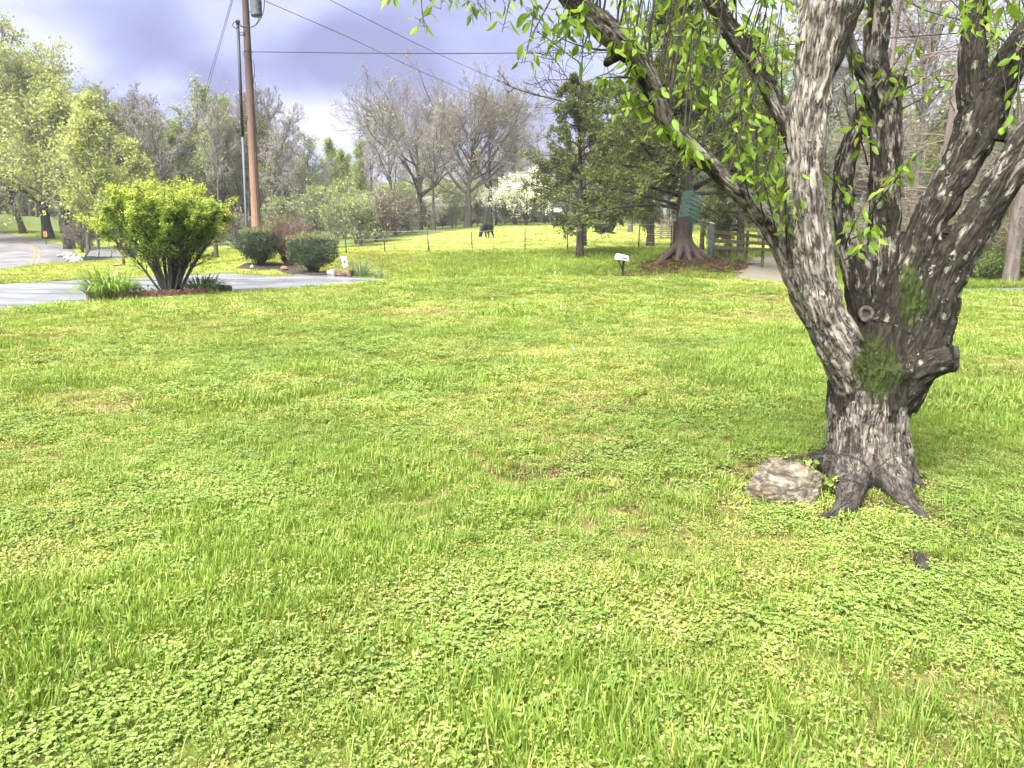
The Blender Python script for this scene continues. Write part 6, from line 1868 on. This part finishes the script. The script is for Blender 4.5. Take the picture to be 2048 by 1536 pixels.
# ------------------------------------------------------------------ garden flag, stones, daffodils by the shrubs
fb0 = on_ground(690, 28.9)
flag = empty('garden_flag', fb0, 0, 'small white garden flag with a red and navy print, tilted on its stake', 'flag')
kk = depth(690, 530, 28.9) / F
f1, f2, f3, f4 = P(680.5, 514, 28.9), P(692.5, 512, 28.9), P(696.5, 533, 28.9), P(687, 536, 28.9)
m_stake = flat_mat('black_flag_stake', (0.03, 0.03, 0.03), .5)
q = np.array([tuple(P(689, 548, 28.9) * 1.0), tuple(P(684.5, 530, 28.91)), tuple(P(679.5, 513, 28.91)), tuple(P(693, 511, 28.91))]); q[0, 2] = fb0.z - .1
q = q[[0, 1, 2, 3]]
b_ = MB(); b_.tubes(q[:3], np.full(3, .008), 6); b_.tubes(q[2:], np.full(2, .007), 6)
child('stake', b_.mesh('stake'), m_stake, flag)
m, nt = new_mat('printed_flag_cloth'); g = NT(nt)
gen = g.n('ShaderNodeTexCoord').outputs['UV']
def spot(cx, cy, rx, ry):
    mp = g.mapping(gen, (1 / rx, 1 / ry, 1), (-cx / rx, -cy / ry, 0))
    l_ = g.n('ShaderNodeVectorMath', {0: mp}, operation='LENGTH').outputs['Value']
    return g.math('LESS_THAN', g.math('ADD', l_, g.math('MULTIPLY', g.noise(gen, 7, 3), .5)), 1.2)
col = (0.78, 0.77, 0.76)
col = g.mix(spot(.5, .52, .27, .17), col, (0.62, 0.06, 0.07))
col = g.mix(spot(.62, .22, .12, .10), col, (0.03, 0.035, 0.09))
col = g.mix(g.math('MULTIPLY', spot(.36, .84, .22, .10), .8), col, (0.20, 0.20, 0.27))
g.out(col, .8, None, .2, 0, .3)
me = bpy.data.meshes.new('cloth')
nn_, mm2 = 7, 9
V = []; UV = []
for j in range(mm2):
    for i in range(nn_):
        s_, t = i / (nn_ - 1), j / (mm2 - 1)
        p = (f4 * (1 - s_) + f3 * s_) * (1 - t) + (f1 * (1 - s_) + f2 * s_) * t
        V.append(tuple(p + Vector((0, .035 * math.sin(s_ * 5 + t * 2) * (1 - t * .7), 0)))); UV.append((s_, t))
fcs = [(j * nn_ + i, j * nn_ + i + 1, (j + 1) * nn_ + i + 1, (j + 1) * nn_ + i) for j in range(mm2 - 1) for i in range(nn_ - 1)]
me.from_pydata(V, [], fcs)
ul = me.uv_layers.new(name='UVMap')
for lp_ in me.loops: ul.data[lp_.index].uv = UV[lp_.vertex_index]
for p_ in me.polygons: p_.use_smooth = True
fo_ = child('cloth', me, m, flag)
md_ = fo_.modifiers.new('t', 'SOLIDIFY'); md_.thickness = .004
def stone(name, p, size, rot, mat, label, seed, cat='stone', sub=3):
    bm = bmesh.new(); bmesh.ops.create_icosphere(bm, subdivisions=sub, radius=1.0)
    rr2 = random.Random(seed)
    pl_ = [(Vector((rr2.gauss(0, 1), rr2.gauss(0, 1), rr2.gauss(0, 1))).normalized(), rr2.uniform(.6, .85)) for _ in range(16)]
    for v in bm.verts:
        for n_, d2_ in pl_:
            s_ = v.co.dot(n_) - d2_
            if s_ > 0: v.co -= n_ * s_
        v.co *= 1 + .05 * mnoise.noise(v.co * 4 + Vector((seed, 0, 0)))
    bm.transform(Matrix.Rotation(rot, 4, 'Z') @ Matrix.Diagonal((*size, 1)))
    o = link(name, bm_mesh(name, bm), mat, None, p)
    return tag(o, label, cat) if label else o
m_brst = flat_mat('rusty_brown_stone', (0.085, 0.042, 0.024), .85, var=.5, scale=7, bump=.5, c2=(0.22, 0.14, 0.09))
m_ltst = flat_mat('pale_limestone', (0.25, 0.23, 0.19), .85, var=.35, scale=7, bump=.4)
bm = bev_box((.66, .42, .22), .03, 2)
bmesh.ops.subdivide_edges(bm, edges=bm.edges[:], cuts=3, use_grid_fill=True)
for v in bm.verts: v.co += Vector((mnoise.noise(v.co * 6), mnoise.noise(v.co * 6 + Vector((9, 0, 0))), mnoise.noise(v.co * 6 + Vector((0, 9, 0))))) * .03
sb1 = on_ground(688, 28.75)
o = link('stone_block', bm_mesh('stone_block', bm), m_brst, None, sb1 + Vector((0, 0, .09))); o.rotation_euler = (0, .03, -.15)
tag(o, 'flat rusty brown stone block lying at the driveway edge', 'stone')
stone('rock', on_ground(664, 28.85) + Vector((0, 0, .06)), (.22, .2, .19), .4, m_ltst, 'pale lumpy rock between the dark shrub and the brown block', 3)
stone('rock', on_ground(673, 28.75) + Vector((0, 0, .03)), (.15, .12, .10), 1.1, m_ltst, 'smaller pale rock touching the brown block', 4)
stone('rock', on_ground(569, 30.6) + Vector((0, 0, .05)), (.24, .18, .14), 1.8, m_brst, 'brown rock under the reddish barberry shrub', 6)
stone('rock', on_ground(504, 30.7) + Vector((0, 0, .03)), (.10, .09, .09), .8, m_ltst, 'little white rock in front of the first dark shrub', 7)
strap_plant('daffodil_clump', on_ground(721, 29.1), 150, .62, .016, .16, M_daf, 'upright blue-green daffodil clump by the stone block', 11, .25)
strap_plant('daffodil_clump', on_ground(751, 29.2), 110, .36, .015, .26, M_daf, 'low spreading blue-green daffodil clump at the driveway corner', 12, .35)
# short wooden post on the verge
wp = on_ground(433, 38)
m_post = flat_mat('grey_post_wood', (0.065, 0.052, 0.038), .9, var=.5, scale=12, bump=.5)
b_ = MB(); b_.tubes(np.array([(0, 0, -.3), (0, 0, .3), (-.01, 0, .62), (-.02, 0, .86), (-.02, 0, .9)]), np.array([.12, .115, .11, .105, .07]), 14, cap=True)
o = link('wooden_post', b_.mesh('wooden_post'), m_post, None, wp)
tag(o, 'short weathered wooden post on the grass beside the vase-shaped shrub', 'post')

# ------------------------------------------------------------------ parked car below the verge
cp_ = on_ground(243, 55)
car = empty('parked_car', cp_, math.radians(176), 'dark grey station wagon parked below the grass verge', 'car')
m_paint = flat_mat('dark_grey_car_paint', (0.018, 0.019, 0.022), .3, var=.1, scale=1, spec=.35)
m_glass, nt = new_mat('dark_car_glass'); NT(nt).out((0.008, 0.010, 0.011), .22, None, .22)
m_tyre = flat_mat('black_tyre', (0.015, 0.015, 0.015), .85)
m_rim = flat_mat('alloy_rim', (0.45, 0.45, 0.46), .35, metal=.8)
prof = [(-2.3, .42), (-2.32, .75), (-2.2, .95), (-1.2, 1.03), (-.45, 1.50), (.1, 1.60), (1.3, 1.62), (1.95, 1.52), (2.25, 1.02), (2.3, .7), (2.28, .42)]
bm = bmesh.new()
def ysec(z_): return .92 if z_ < 1.0 else .92 - (z_ - 1.0) * .36
sec = [[bm.verts.new((x, s_ * ysec(z_), z_)) for x, z_ in prof] for s_ in (-1, 1)]
mid_v = [bm.verts.new((x * 1.01, 0, z_ + (.03 if z_ > 1.2 else .01))) for x, z_ in prof]
n_ = len(prof)
for i in range(n_ - 1):
    bm.faces.new((sec[0][i], mid_v[i], mid_v[i + 1], sec[0][i + 1])); bm.faces.new((mid_v[i], sec[1][i], sec[1][i + 1], mid_v[i + 1]))
bm.faces.new(sec[0]); bm.faces.new(sec[1][::-1])
bm.faces.new((sec[0][0], sec[0][-1], sec[1][-1], sec[1][0], mid_v[0])) if False else None
bmesh.ops.recalc_face_normals(bm, faces=bm.faces)
bmesh.ops.bevel(bm, geom=[e for e in bm.edges if e.calc_face_angle(0) > .5], offset=.06, segments=3, affect='EDGES')
link('body', bm_mesh('body', bm, True), m_paint, car)
def panel(pts, name, mat=m_glass):
    me_ = bpy.data.meshes.new(name); me_.from_pydata(pts, [], [list(range(len(pts)))]); me_.update()
    o_ = link(name, me_, mat, car); md2 = o_.modifiers.new('t', 'SOLIDIFY'); md2.thickness = .02; md2.offset = 0
    return o_
for s_ in (-1, 1):
    def sp2(x, z_): return (x, s_ * (ysec(z_) + .012), z_)
    panel([sp2(-.98, 1.06), sp2(-.42, 1.42), sp2(.05, 1.50), sp2(.05, 1.06)], 'side_window')
    panel([sp2(.12, 1.06), sp2(.12, 1.50), sp2(1.0, 1.52), sp2(1.0, 1.06)], 'side_window')
    panel([sp2(1.08, 1.06), sp2(1.08, 1.52), sp2(1.75, 1.46), sp2(1.95, 1.08)], 'side_window')
    b_ = MB(); b_.tubes(np.array([(-.2, s_ * .66, 1.66), (.5, s_ * .66, 1.72), (1.5, s_ * .66, 1.70)]), np.full(3, .02), 6); link('roof_rail', b_.mesh('roof_rail'), m_dark, car)
    b_ = MB(); b_.box((-.95, s_ * 1.0, 1.08), (.16, .2, .13)); link('door_mirror', b_.mesh('door_mirror', False), m_paint, car)
    for x in (-1.4, 1.4):
        bm = bmesh.new(); bmesh.ops.create_cone(bm, cap_ends=True, segments=24, radius1=.34, radius2=.34, depth=.22)
        bmesh.ops.bevel(bm, geom=[e for e in bm.edges if e.calc_face_angle(0) > 1], offset=.03, segments=2, affect='EDGES')
        bm.transform(Matrix.Translation((x, s_ * .82, .34)) @ Matrix.Rotation(math.pi / 2, 4, 'X'))
        w_ = link('wheel', bm_mesh('wheel', bm), m_tyre, car)
        bm = bmesh.new(); bmesh.ops.create_cone(bm, cap_ends=True, segments=20, radius1=.21, radius2=.21, depth=.24)
        bm.transform(Matrix.Translation((x, s_ * .82, .34)) @ Matrix.Rotation(math.pi / 2, 4, 'X'))
        link('rim', bm_mesh('rim', bm), m_rim, w_)
panel([(-1.17, -.80, 1.06), (-1.17, .80, 1.06), (-.50, .68, 1.50), (-.50, -.68, 1.50)], 'windscreen')
panel([(2.22, -.80, 1.10), (2.22, .80, 1.10), (2.03, .70, 1.48), (2.03, -.70, 1.48)], 'rear_window')
# red-brown post in front of the car
b_ = MB(); b_.tubes(np.array([(0, 0, -.3), (0, 0, .55), (0, 0, .62), (0, 0, .66), (0, 0, .72), (0, 0, .80), (0, 0, .84)]), np.array([.07, .07, .075, .13, .13, .09, .02]), 14, cap=True)
b_.tubes(np.array([(-.05, .02, .8), (-.08, .02, 1.5), (-.09, .02, 1.95)]), np.array([.03, .025, .018]), 8, cap=True)
vp = on_ground(248, 39.5)
o = link('rusty_post', b_.mesh('rusty_post'), flat_mat('rusty_red_brown', (0.15, 0.06, 0.034), .8, var=.4, scale=8, bump=.3), None, vp)
tag(o, 'rusty red-brown capped post standing in front of the parked car', 'post')
stone('rock', on_ground(234, 39.2) + Vector((0, 0, .06)), (.22, .16, .11), .3, flat_mat('pinkish_stone', (0.24, 0.15, 0.12), .8, var=.25, scale=6), 'low pinkish rock beside the rusty post', 21)

# ------------------------------------------------------------------ chevron road sign, riprap
sp0 = on_ground(93, 73)
sign = empty('road_sign', sp0, math.radians(12), 'yellow road sign with a black arrow at the outside of the bend', 'sign'); sign.scale = (.5, .5, .62)
m_yel = flat_mat('yellow_sign_face', (0.45, 0.21, 0.02), .5, var=.1); m_blk = flat_mat('black_sign_paint', (0.015, 0.015, 0.015), .5)
b_ = MB(); b_.box((0, 0, .8), (.07, .05, 2.2)); link('post', b_.mesh('post', False), m_dark, sign)
bm = bev_box((.62, .02, .78), .008, 1, (0, -.045, 1.65)); link('sign_plate', bm_mesh('sign_plate', bm), m_yel, sign)
me = bpy.data.meshes.new('arrow')
pts = [(-.24, 1.65), (.02, 1.98), (.22, 1.98), (-.02, 1.65), (.22, 1.32), (.02, 1.32)]
me.from_pydata([(x, -.060, z_) for x, z_ in pts] + [(x, -.056, z_) for x, z_ in pts], [], [(0, 3, 2, 1), (0, 5, 4, 3)] + [(a_, (a_ + 1) % 6, (a_ + 1) % 6 + 6, a_ + 6) for a_ in range(6)])
link('arrow', me, m_blk, sign)
m_rip = flat_mat('white_riprap_stone', (0.16, 0.155, 0.15), .85, var=.4, scale=3, bump=.3)
b_ = MB(); rr3 = np.random.default_rng(4)
bm0 = bmesh.new(); bmesh.ops.create_icosphere(bm0, subdivisions=1, radius=1); ico = np.array([tuple(v.co) for v in bm0.verts]); icf = np.array([[v.index for v in f.verts] for f in bm0.faces]); bm0.free()
for i in range(260):
    t = rr3.uniform(0, 1); u = 132 + 26 * t + rr3.normal(0, 4.0); Y = 60.5 - 3.0 * t + rr3.normal(0, 1.2)
    p = P(u, 505, Y); z_ = g1(p.x, Y)
    s_ = rr3.uniform(.10, .22)
    V = ico * (1 + rr3.normal(0, .18, (len(ico), 1))) * s_ * np.array([1.2, 1, .75]) + np.array([p.x, Y, z_ + rr3.uniform(-.05, .10)])
    b_.add(V, None, icf)
o = link('riprap', b_.mesh('riprap', False), m_rip)
tag(o, 'heap of pale riprap stones beside the road bend', 'stones', kind='stuff')

# ------------------------------------------------------------------ pasture fence
m_tpost = flat_mat('rusty_steel_fence_post', (0.03, 0.022, 0.016), .8, var=.4, scale=10)
m_fw = flat_mat('galvanised_fence_wire', (0.33, 0.33, 0.34), .5, var=.2, scale=3, metal=.4)
fence = empty('wire_fence', on_ground(943, 44), 0, 'long wire fence on thin steel posts along the pasture bank', 'fence')
fposts = [(640, 41, 0, 1.15), (693, 42, -.05, 1.2), (770, 44, -.03, 1.18), (857, 44, -.02, 1.22), (945, 44, -.05, 1.2), (1050, 44, 0, 1.28), (1135, 44, 0, 1.28), (1277, 43, .02, 1.45), (1341, 37, 0, 1.5)]
tops = []
for (u, Y, ln_, h_) in fposts:
    p = on_ground(u, Y)
    b_ = MB(); b_.box((p.x + ln_ * h_ / 2, p.y, p.z + h_ / 2 - .1), (.06, .045, h_ + .2), Matrix.Rotation(ln_, 3, 'Y')); b_.box((p.x + ln_ * h_ / 2, p.y + .03, p.z + h_ / 2 - .1), (.018, .05, h_ + .2), Matrix.Rotation(ln_, 3, 'Y'))
    child('post', b_.mesh('post', False), m_tpost, fence)
    tops.append((p, h_, ln_))
for fz in (.97, .62, .32):
    q = np.array([(p.x + ln_ * h_ * fz, p.y - .04, p.z + h_ * fz) for p, h_, ln_ in tops])
    b_ = MB(); b_.tubes(spline(q, 60), np.full(60, .007), 5); child('wire', b_.mesh('wire'), m_fw, fence)
# far fence against the woods
ff = empty('wire_fence', on_ground(900, 95), 0, 'distant thin-post fence at the edge of the woods', 'fence')
q = []
for u, Y in ((792, 80), (815, 84), (840, 88), (862, 91), (885, 94), (912, 96), (940, 97), (985, 98), (1040, 98), (1098, 98)):
    p = on_ground(u, Y)
    b_ = MB(); b_.box((p.x, p.y, p.z + .55), (.08, .08, 1.3)); child('post', b_.mesh('post', False), m_tpost, ff)
    q.append((p.x, p.y - .06, p.z + 1.1))
b_ = MB(); b_.tubes(spline(np.array(q), 50), np.full(50, .012), 5); child('wire', b_.mesh('wire'), m_fw, ff)
# fence low on the left under the woods
fl = empty('wire_fence', on_ground(445, 60), 0, 'wire fence with wooden posts in the grass behind the vase-shaped shrub', 'fence')
q = []
for u, Y in ((255, 62), (330, 62), (395, 61), (470, 60), (560, 58), (640, 54)):
    p = on_ground(u, Y)
    b_ = MB(); b_.tubes(np.array([(p.x, p.y, p.z - .2), (p.x, p.y, p.z + .6), (p.x, p.y, p.z + 1.2)]), np.array([.06, .055, .05]), 8, cap=True); child('post', b_.mesh('post'), m_post, fl)
    q.append((p.x, p.y - .08, p.z + 1.05))
for dz in (0, -.35, -.7):
    b_ = MB(); b_.tubes(spline(np.array(q) + [0, 0, dz], 40), np.full(40, .010), 5); child('wire', b_.mesh('wire'), m_fw, fl)

# ------------------------------------------------------------------ board fence
m_board = flat_mat('mossy_fence_board', (0.055, 0.045, 0.026), .9, var=.4, scale=6, c2=(0.095, 0.092, 0.035), bump=.4)
m_gpost = flat_mat('grey_corner_post', (0.055, 0.06, 0.065), .85, var=.5, scale=7, bump=.5)
Yb = 33.0
bf = empty('board_fence', on_ground(1421, Yb), 0, 'three-rail wooden board fence with a thick grey corner post', 'fence')
p0 = on_ground(1421, Yb)
hgt = P(1421, 447, Yb).z - p0.z
b_ = MB(); b_.tubes(np.array([(p0.x, p0.y, p0.z - .3), (p0.x, p0.y, p0.z + hgt * .5), (p0.x, p0.y, p0.z + hgt - .03), (p0.x, p0.y, p0.z + hgt)]), np.array([.15, .145, .14, .11]), 14, cap=True)
child('corner_post', b_.mesh('corner_post'), m_gpost, bf)
b_ = MB(); b_.tubes(np.array([(p0.x, p0.y, p0.z + hgt + .002), (p0.x + .01, p0.y, p0.z + hgt + .03)]), np.array([.15, .12]), 14, cap=True); child('post_cap', b_.mesh('post_cap'), flat_mat('pale_post_cap', (0.6, 0.6, 0.6), .6), bf)
ends = [(P(1424, 463, Yb - .12), P(1565, 478, Yb + 1.3)), (P(1420, 481, Yb - .12), P(1565, 489, Yb + 1.3)), (P(1420, 494, Yb - .12), P(1565, 501, Yb + 1.3))]
for a_, c_ in ends:
    for i in range(2):
        s0, s1 = (0, .56) if i == 0 else (.565, 1.0)
        pa, pc = a_.lerp(c_, s0), a_.lerp(c_, s1)
        dvec = pc - pa
        rz = math.atan2(dvec.y, dvec.x); ry = -math.asin(dvec.z / dvec.length)
        bm = bev_box((dvec.length, .035, .15), .006, 1)
        bm.transform(Matrix.Translation((pa + pc) / 2) @ Matrix.Rotation(rz, 4, 'Z') @ Matrix.Rotation(ry, 4, 'Y') @ Matrix.Rotation(er.gauss(0, .02), 4, 'X'))
        child('board', bm_mesh('board', bm), m_board, bf)
for u, vt, Yq in ((1458, 455, Yb + .45), (1492, 462, Yb + .8), (1524, 470, Yb + 1.05), (1560, 474, Yb + 1.35)):
    p = on_ground(u, Yq); h_ = P(u, vt, Yq).z - p.z
    bm = bev_box((.11, .11, h_ + .3), .012, 1, (p.x, p.y, p.z + h_ / 2 - .15)); child('post', bm_mesh('post', bm), m_board, bf)
# dark gate post farther back, and a thin one by the flared cedar
for nm_, u, vt, Yq, w_, lab in (('wooden_post', 1403, 441, 41, .13, 'dark wooden post farther back beside the grey corner post'), ('wooden_post', 1346, 442, 35.5, .07, 'thin pale wooden post against the flared cedar trunk')):
    p = on_ground(u, Yq); h_ = P(u, vt, Yq).z - p.z
    b_ = MB(); b_.tubes(np.array([(0, 0, -.3), (0, 0, h_ * .5), (.01, 0, h_ - .02), (.01, 0, h_)]), np.array([w_, w_ * .97, w_ * .92, w_ * .7]), 12, cap=True)
    tag(link(nm_, b_.mesh(nm_), m_post if w_ > .1 else m_board, None, p), lab, 'post')
# pale stacked timber far behind the flared cedar
tpz = on_ground(1334, 62)
ts = empty('timber_stack', tpz, .2, 'pale stacked timber half hidden behind the flared cedar', 'timber'); ts.scale = (.7, .7, .7)
m_tim = flat_mat('pale_weathered_timber', (0.12, 0.09, 0.075), .9, var=.4, scale=4)
tr_ = random.Random(8)
for k in range(9):
    bm = bev_box((2.6 + tr_.uniform(-.3, .3), .25, .14), .01, 1, (tr_.uniform(-.2, .2), tr_.uniform(-.1, .1), .15 + .24 * k)); link('plank', bm_mesh('plank', bm), m_tim, ts)
for x in (-.9, 0, .9):
    bm = bev_box((.16, .2, 2.3), .01, 1, (x, -.28, 1.1)); link('upright', bm_mesh('upright', bm), m_tim, ts)
# woodland sign
sp_ = on_ground(1113, 97)
sg2 = empty('notice_sign', sp_, 0, 'small white notice sign on a post at the edge of the woods', 'sign')
hz_ = P(1113, 420, 97).z - sp_.z
b_ = MB(); b_.box((-.6, .06, hz_ / 2), (.12, .1, hz_ + .6)); link('post', b_.mesh('post', False), m_tpost, sg2)
bm = bev_box((1.05, .05, .52), .01, 1, (.15, 0, hz_)); link('panel', bm_mesh('panel', bm), flat_mat('white_sign_panel', (0.75, 0.75, 0.74), .6, var=.06), sg2)
for dz in (.12, -.02, -.15):
    bm = bev_box((.7 - .2 * (dz < -.1), .01, .045), 0, 1, (.15, -.031, hz_ + dz)); link('lettering', bm_mesh('lettering', bm), m_blk, sg2)

# ------------------------------------------------------------------ mailbox
Ym = 31.2
mp = on_ground(1245, Ym)
kk = depth(1245, 530, Ym) / F
mbz = P(1240, 520.5, Ym).z
mail = empty('mailbox', (P(1245, 540, Ym).x, Ym, mp.z), 0, 'white mailbox on a dark post with a diagonal brace', 'mailbox')
hb = mbz - mp.z
m_wht = flat_mat('white_mailbox_enamel', (0.80, 0.80, 0.78), .4, var=.05, scale=5)
m_mp = flat_mat('dark_green_post_paint', (0.008, 0.012, 0.012), .6, var=.3, scale=5)
bm = bev_box((.09, .09, hb + .3), .008, 1, (.0, .05, hb / 2 - .15)); bm.transform(Matrix.Rotation(.05, 4, 'Y')); link('post', bm_mesh('post', bm), m_mp, mail)
b_ = MB(); b_.tubes(np.array([(-.20, -.22, hb - .01), (-.08, -.08, hb - .22), (.01, .03, hb - .40)]), np.full(3, .028), 6, cap=True); link('brace', b_.mesh('brace'), m_mp, mail)
bm = bmesh.new()
hw, hh_, Lm = .105, .13, .58
pr = [(-hw, 0), (hw, 0)] + [(hw * math.cos(a), hh_ + hw * math.sin(a)) for a in np.linspace(0, math.pi, 13)]
f_ = [bm.verts.new((x, -Lm / 2, z_)) for x, z_ in pr]; b2 = [bm.verts.new((x, Lm / 2, z_)) for x, z_ in pr]
bm.faces.new(f_); bm.faces.new(b2[::-1])
for i in range(len(pr)): bm.faces.new((f_[i], b2[i], b2[(i + 1) % len(pr)], f_[(i + 1) % len(pr)]))
bmesh.ops.recalc_face_normals(bm, faces=bm.faces)
MR = Matrix.Translation((-.05, -.07, hb + .0)) @ Matrix.Rotation(math.radians(-50), 4, 'Z') @ Matrix.Rotation(math.radians(-9), 4, 'X')
bm.transform(MR)
bx_ = link('box', bm_mesh('box', bm), m_wht, mail)
bm = bmesh.new()
d1 = [bm.verts.new((x * 1.06, -Lm / 2 - .022, z_ * 1.03 - .003)) for x, z_ in pr]; d2 = [bm.verts.new((x * 1.06, -Lm / 2 - .003, z_ * 1.03 - .003)) for x, z_ in pr]
bm.faces.new(d1); bm.faces.new(d2[::-1])
for i in range(len(pr)): bm.faces.new((d1[i], d2[i], d2[(i + 1) % len(pr)], d1[(i + 1) % len(pr)]))
bmesh.ops.recalc_face_normals(bm, faces=bm.faces); bm.transform(MR)
link('door', bm_mesh('door', bm), m_wht, mail)
b_ = MB()      # house-number strip, too blurred to read
for i in range(5):
    bm = bev_box((.006, .045, .055), 0, 1, (hw + .004, -.13 + .072 * i, .085)); bm.transform(MR); link('number', bm_mesh('number', bm), flat_mat('dark_number_%d' % i, (0.05, 0.05, 0.055), .5), bx_)

# ------------------------------------------------------------------ cows
m_cow = flat_mat('black_cow_hide', (0.0035, 0.0035, 0.0042), .6, var=.3, scale=3, spec=.25)
def cow_mesh_graze():
    V = [(0, 0, 1.08), (.35, 0, 1.12), (.72, 0, 1.15), (1.0, 0, 1.10), (-.35, 0, 1.08), (-.72, 0, 1.10), (-.95, 0, 1.12),      # 0-6 spine: 6 rump
         (1.22, 0, .92), (1.42, 0, .62), (1.55, 0, .34), (1.70, 0, .12),                                                     # 7-10 neck, head, muzzle
         (.72, .20, .72), (.74, .22, .42), (.70, .22, .06), (.72, -.20, .72), (.86, -.22, .42), (.88, -.22, .06),             # front legs 11-16
         (-.72, .22, .78), (-.62, .23, .55), (-.84, .23, .36), (-.80, .23, .05), (-.72, -.22, .78), (-.52, -.23, .55), (-.70, -.23, .36), (-.64, -.23, .05),   # hind 17-24
         (-1.06, 0, 1.02), (-1.10, 0, .6), (-1.09, 0, .35)]                                                                    # tail
    E = [(0, 1), (1, 2), (2, 3), (0, 4), (4, 5), (5, 6), (3, 7), (7, 8), (8, 9), (9, 10), (2, 11), (11, 12), (12, 13), (2, 14), (14, 15), (15, 16), (5, 17), (17, 18), (18, 19), (19, 20), (5, 21), (21, 22), (22, 23), (23, 24), (6, 25), (25, 26), (26, 27)]
    R = [(.38, .42), (.37, .42), (.33, .40), (.24, .30), (.38, .42), (.35, .40), (.24, .27), (.20, .24), (.16, .18), (.15, .15), (.10, .10), .14, .085, .065, .14, .085, .065, .18, .12, .075, .065, .18, .12, .075, .065, .04, .03, .045]
    return skin_mesh('cow_body', V, E, R, 2)
gz = on_ground(975, 70)
def ears(parent, c, yaw, s=1.0):
    for s_ in (-1, 1):
        b_ = MB(); p = np.array([[0, 0, 0], [.0, s_ * .09, .01], [-.01, s_ * .19, -.03]]) * s
        b_.tubes(p @ np.array(Matrix.Rotation(yaw, 3, 'Z')).T + np.array(c), np.array([.02, .05, .012]) * s, 8, cap=True)
        link('ear', b_.mesh('ear'), m_cow, parent)
cow = empty('cow', gz, math.radians(180 + 62), 'black cow grazing head-down on the pasture slope', 'cow')
link('body', cow_mesh_graze(), m_cow, cow); ears(cow, (1.46, 0, .50), 0)
cow.scale = (.88, .88, .88)
def cow_lying():
    V = [(0, 0, .52), (.4, 0, .56), (.75, 0, .58), (-.4, 0, .52), (-.8, 0, .50), (-1.02, 0, .46),
         (1.0, -.05, .78), (1.16, -.14, 1.0), (1.28, -.30, .96), (1.36, -.46, .86),
         (.72, -.30, .22), (1.05, -.42, .12), (.75, -.50, .07), (.75, .25, .2), (1.1, .3, .09), (1.35, .28, .07),
         (-.7, -.38, .28), (-.35, -.58, .22), (-.62, -.72, .08), (-.3, -.78, .06)]
    E = [(0, 1), (1, 2), (0, 3), (3, 4), (4, 5), (2, 6), (6, 7), (7, 8), (8, 9), (2, 10), (10, 11), (11, 12), (2, 13), (13, 14), (14, 15), (4, 16), (16, 17), (17, 18), (18, 19)]
    R = [(.46, .44), (.44, .43), (.36, .38), (.46, .44), (.42, .40), (.26, .28), (.22, .22), (.17, .17), (.14, .14), (.10, .10), .15, .09, .07, .14, .09, .07, .2, .13, .08, .07]
    return skin_mesh('cow_body', V, E, R, 2)
lm_ = cow_lying()
cow2 = empty('cow', on_ground(1209, 72), math.radians(-6), 'black cow lying down facing the camera side, nearer of the resting pair', 'cow')
link('body', lm_, m_cow, cow2); ears(cow2, (1.2, -.18, 1.05), -1.0); cow2.scale = (.85, .85, .85)
b_ = MB(); b_.tubes(np.array([(1.33, -.45, .84), (1.37, -.53, .80)]), np.array([.07, .05]), 8, cap=True); link('muzzle', b_.mesh('muzzle'), flat_mat('grey_muzzle', (0.2, 0.2, 0.21), .5), cow2)
cow3 = empty('cow', on_ground(1206, 75), math.radians(150), 'black cow lying behind the other resting cow, only its back showing', 'cow')
link('body', lm_, m_cow, cow3); ears(cow3, (1.2, -.18, 1.05), -1.0); cow3.scale = (.82, .82, .82)

# ------------------------------------------------------------------ small litter on the lawn: seed heads and fallen leaves
m_puff = flat_mat('dandelion_clock', (0.75, 0.75, 0.73), .9)
dr_ = random.Random(2)
bm = bmesh.new(); bmesh.ops.create_icosphere(bm, subdivisions=2, radius=.02); bmesh.ops.translate(bm, vec=(0, 0, .16), verts=bm.verts)
pufm = bm_mesh('seed_head', bm, True); pufm.materials.append(m_puff)
b_ = MB(); b_.tubes(np.array([(0, 0, -.01), (.004, 0, .08), (0, 0, .15)]), np.full(3, .0022), 5); stm = b_.mesh('stalk'); stm.materials.append(M_grass)
for (u, v, s_, dl_) in ((1046, 620, 1, 'white dandelion seed head, middle one of the three standing mid-lawn'), (1122, 630, 1, 'white dandelion seed head, mid-lawn, nearest the fruit tree of its three'), (985, 612, 1, 'white dandelion seed head, mid-lawn, nearest the driveway of its three'), (1200, 575, 1.3, 'white dandelion seed head on the lawn edge just below the mailbox'), (1320, 573, 1.4, 'white dandelion seed head on the lawn edge below the flared cedar'), (1147, 720, .9, 'white dandelion seed head closest to the camera'), (1110, 556, 1.4, 'white dandelion seed head on the far rim of the lawn')):
    Yq = 5
    for _ in range(30):
        p = P(u, v, Yq); zg = g1(p.x, Yq); Yq *= 1 + max(-.2, min(.2, (p.z - zg) * .25))
    Yq = min(Yq, 26)
    p = on_ground(u, Yq)
    t_ = empty('dandelion', p, dr_.uniform(0, 6), dl_, 'dandelion', 'dandelion clocks on the lawn'); t_.scale = (s_, s_, s_)
    for nm_, me_ in (('seed_head', pufm), ('stalk', stm)):
        o = bpy.data.objects.new(nm_, me_); C.objects.link(o); o.parent = t_

# ------------------------------------------------------------------ damp spring air
b_ = MB(); b_.box((0, 180, 16), (1020, 840, 44))
hz_me = b_.mesh('haze', False)
m, nt = new_mat('damp_air')
vo = nt.nodes.new('ShaderNodeVolumePrincipled'); ou = nt.nodes.new('ShaderNodeOutputMaterial')
vo.inputs['Color'].default_value = (0.90, 0.92, 0.96, 1); vo.inputs['Density'].default_value = 0.0005; vo.inputs['Anisotropy'].default_value = 0.2
nt.links.new(vo.outputs[0], ou.inputs['Volume'])
hz_o = link('haze', hz_me, m)
tag(hz_o, 'thin damp haze over the pasture and woods', 'haze', kind='stuff')
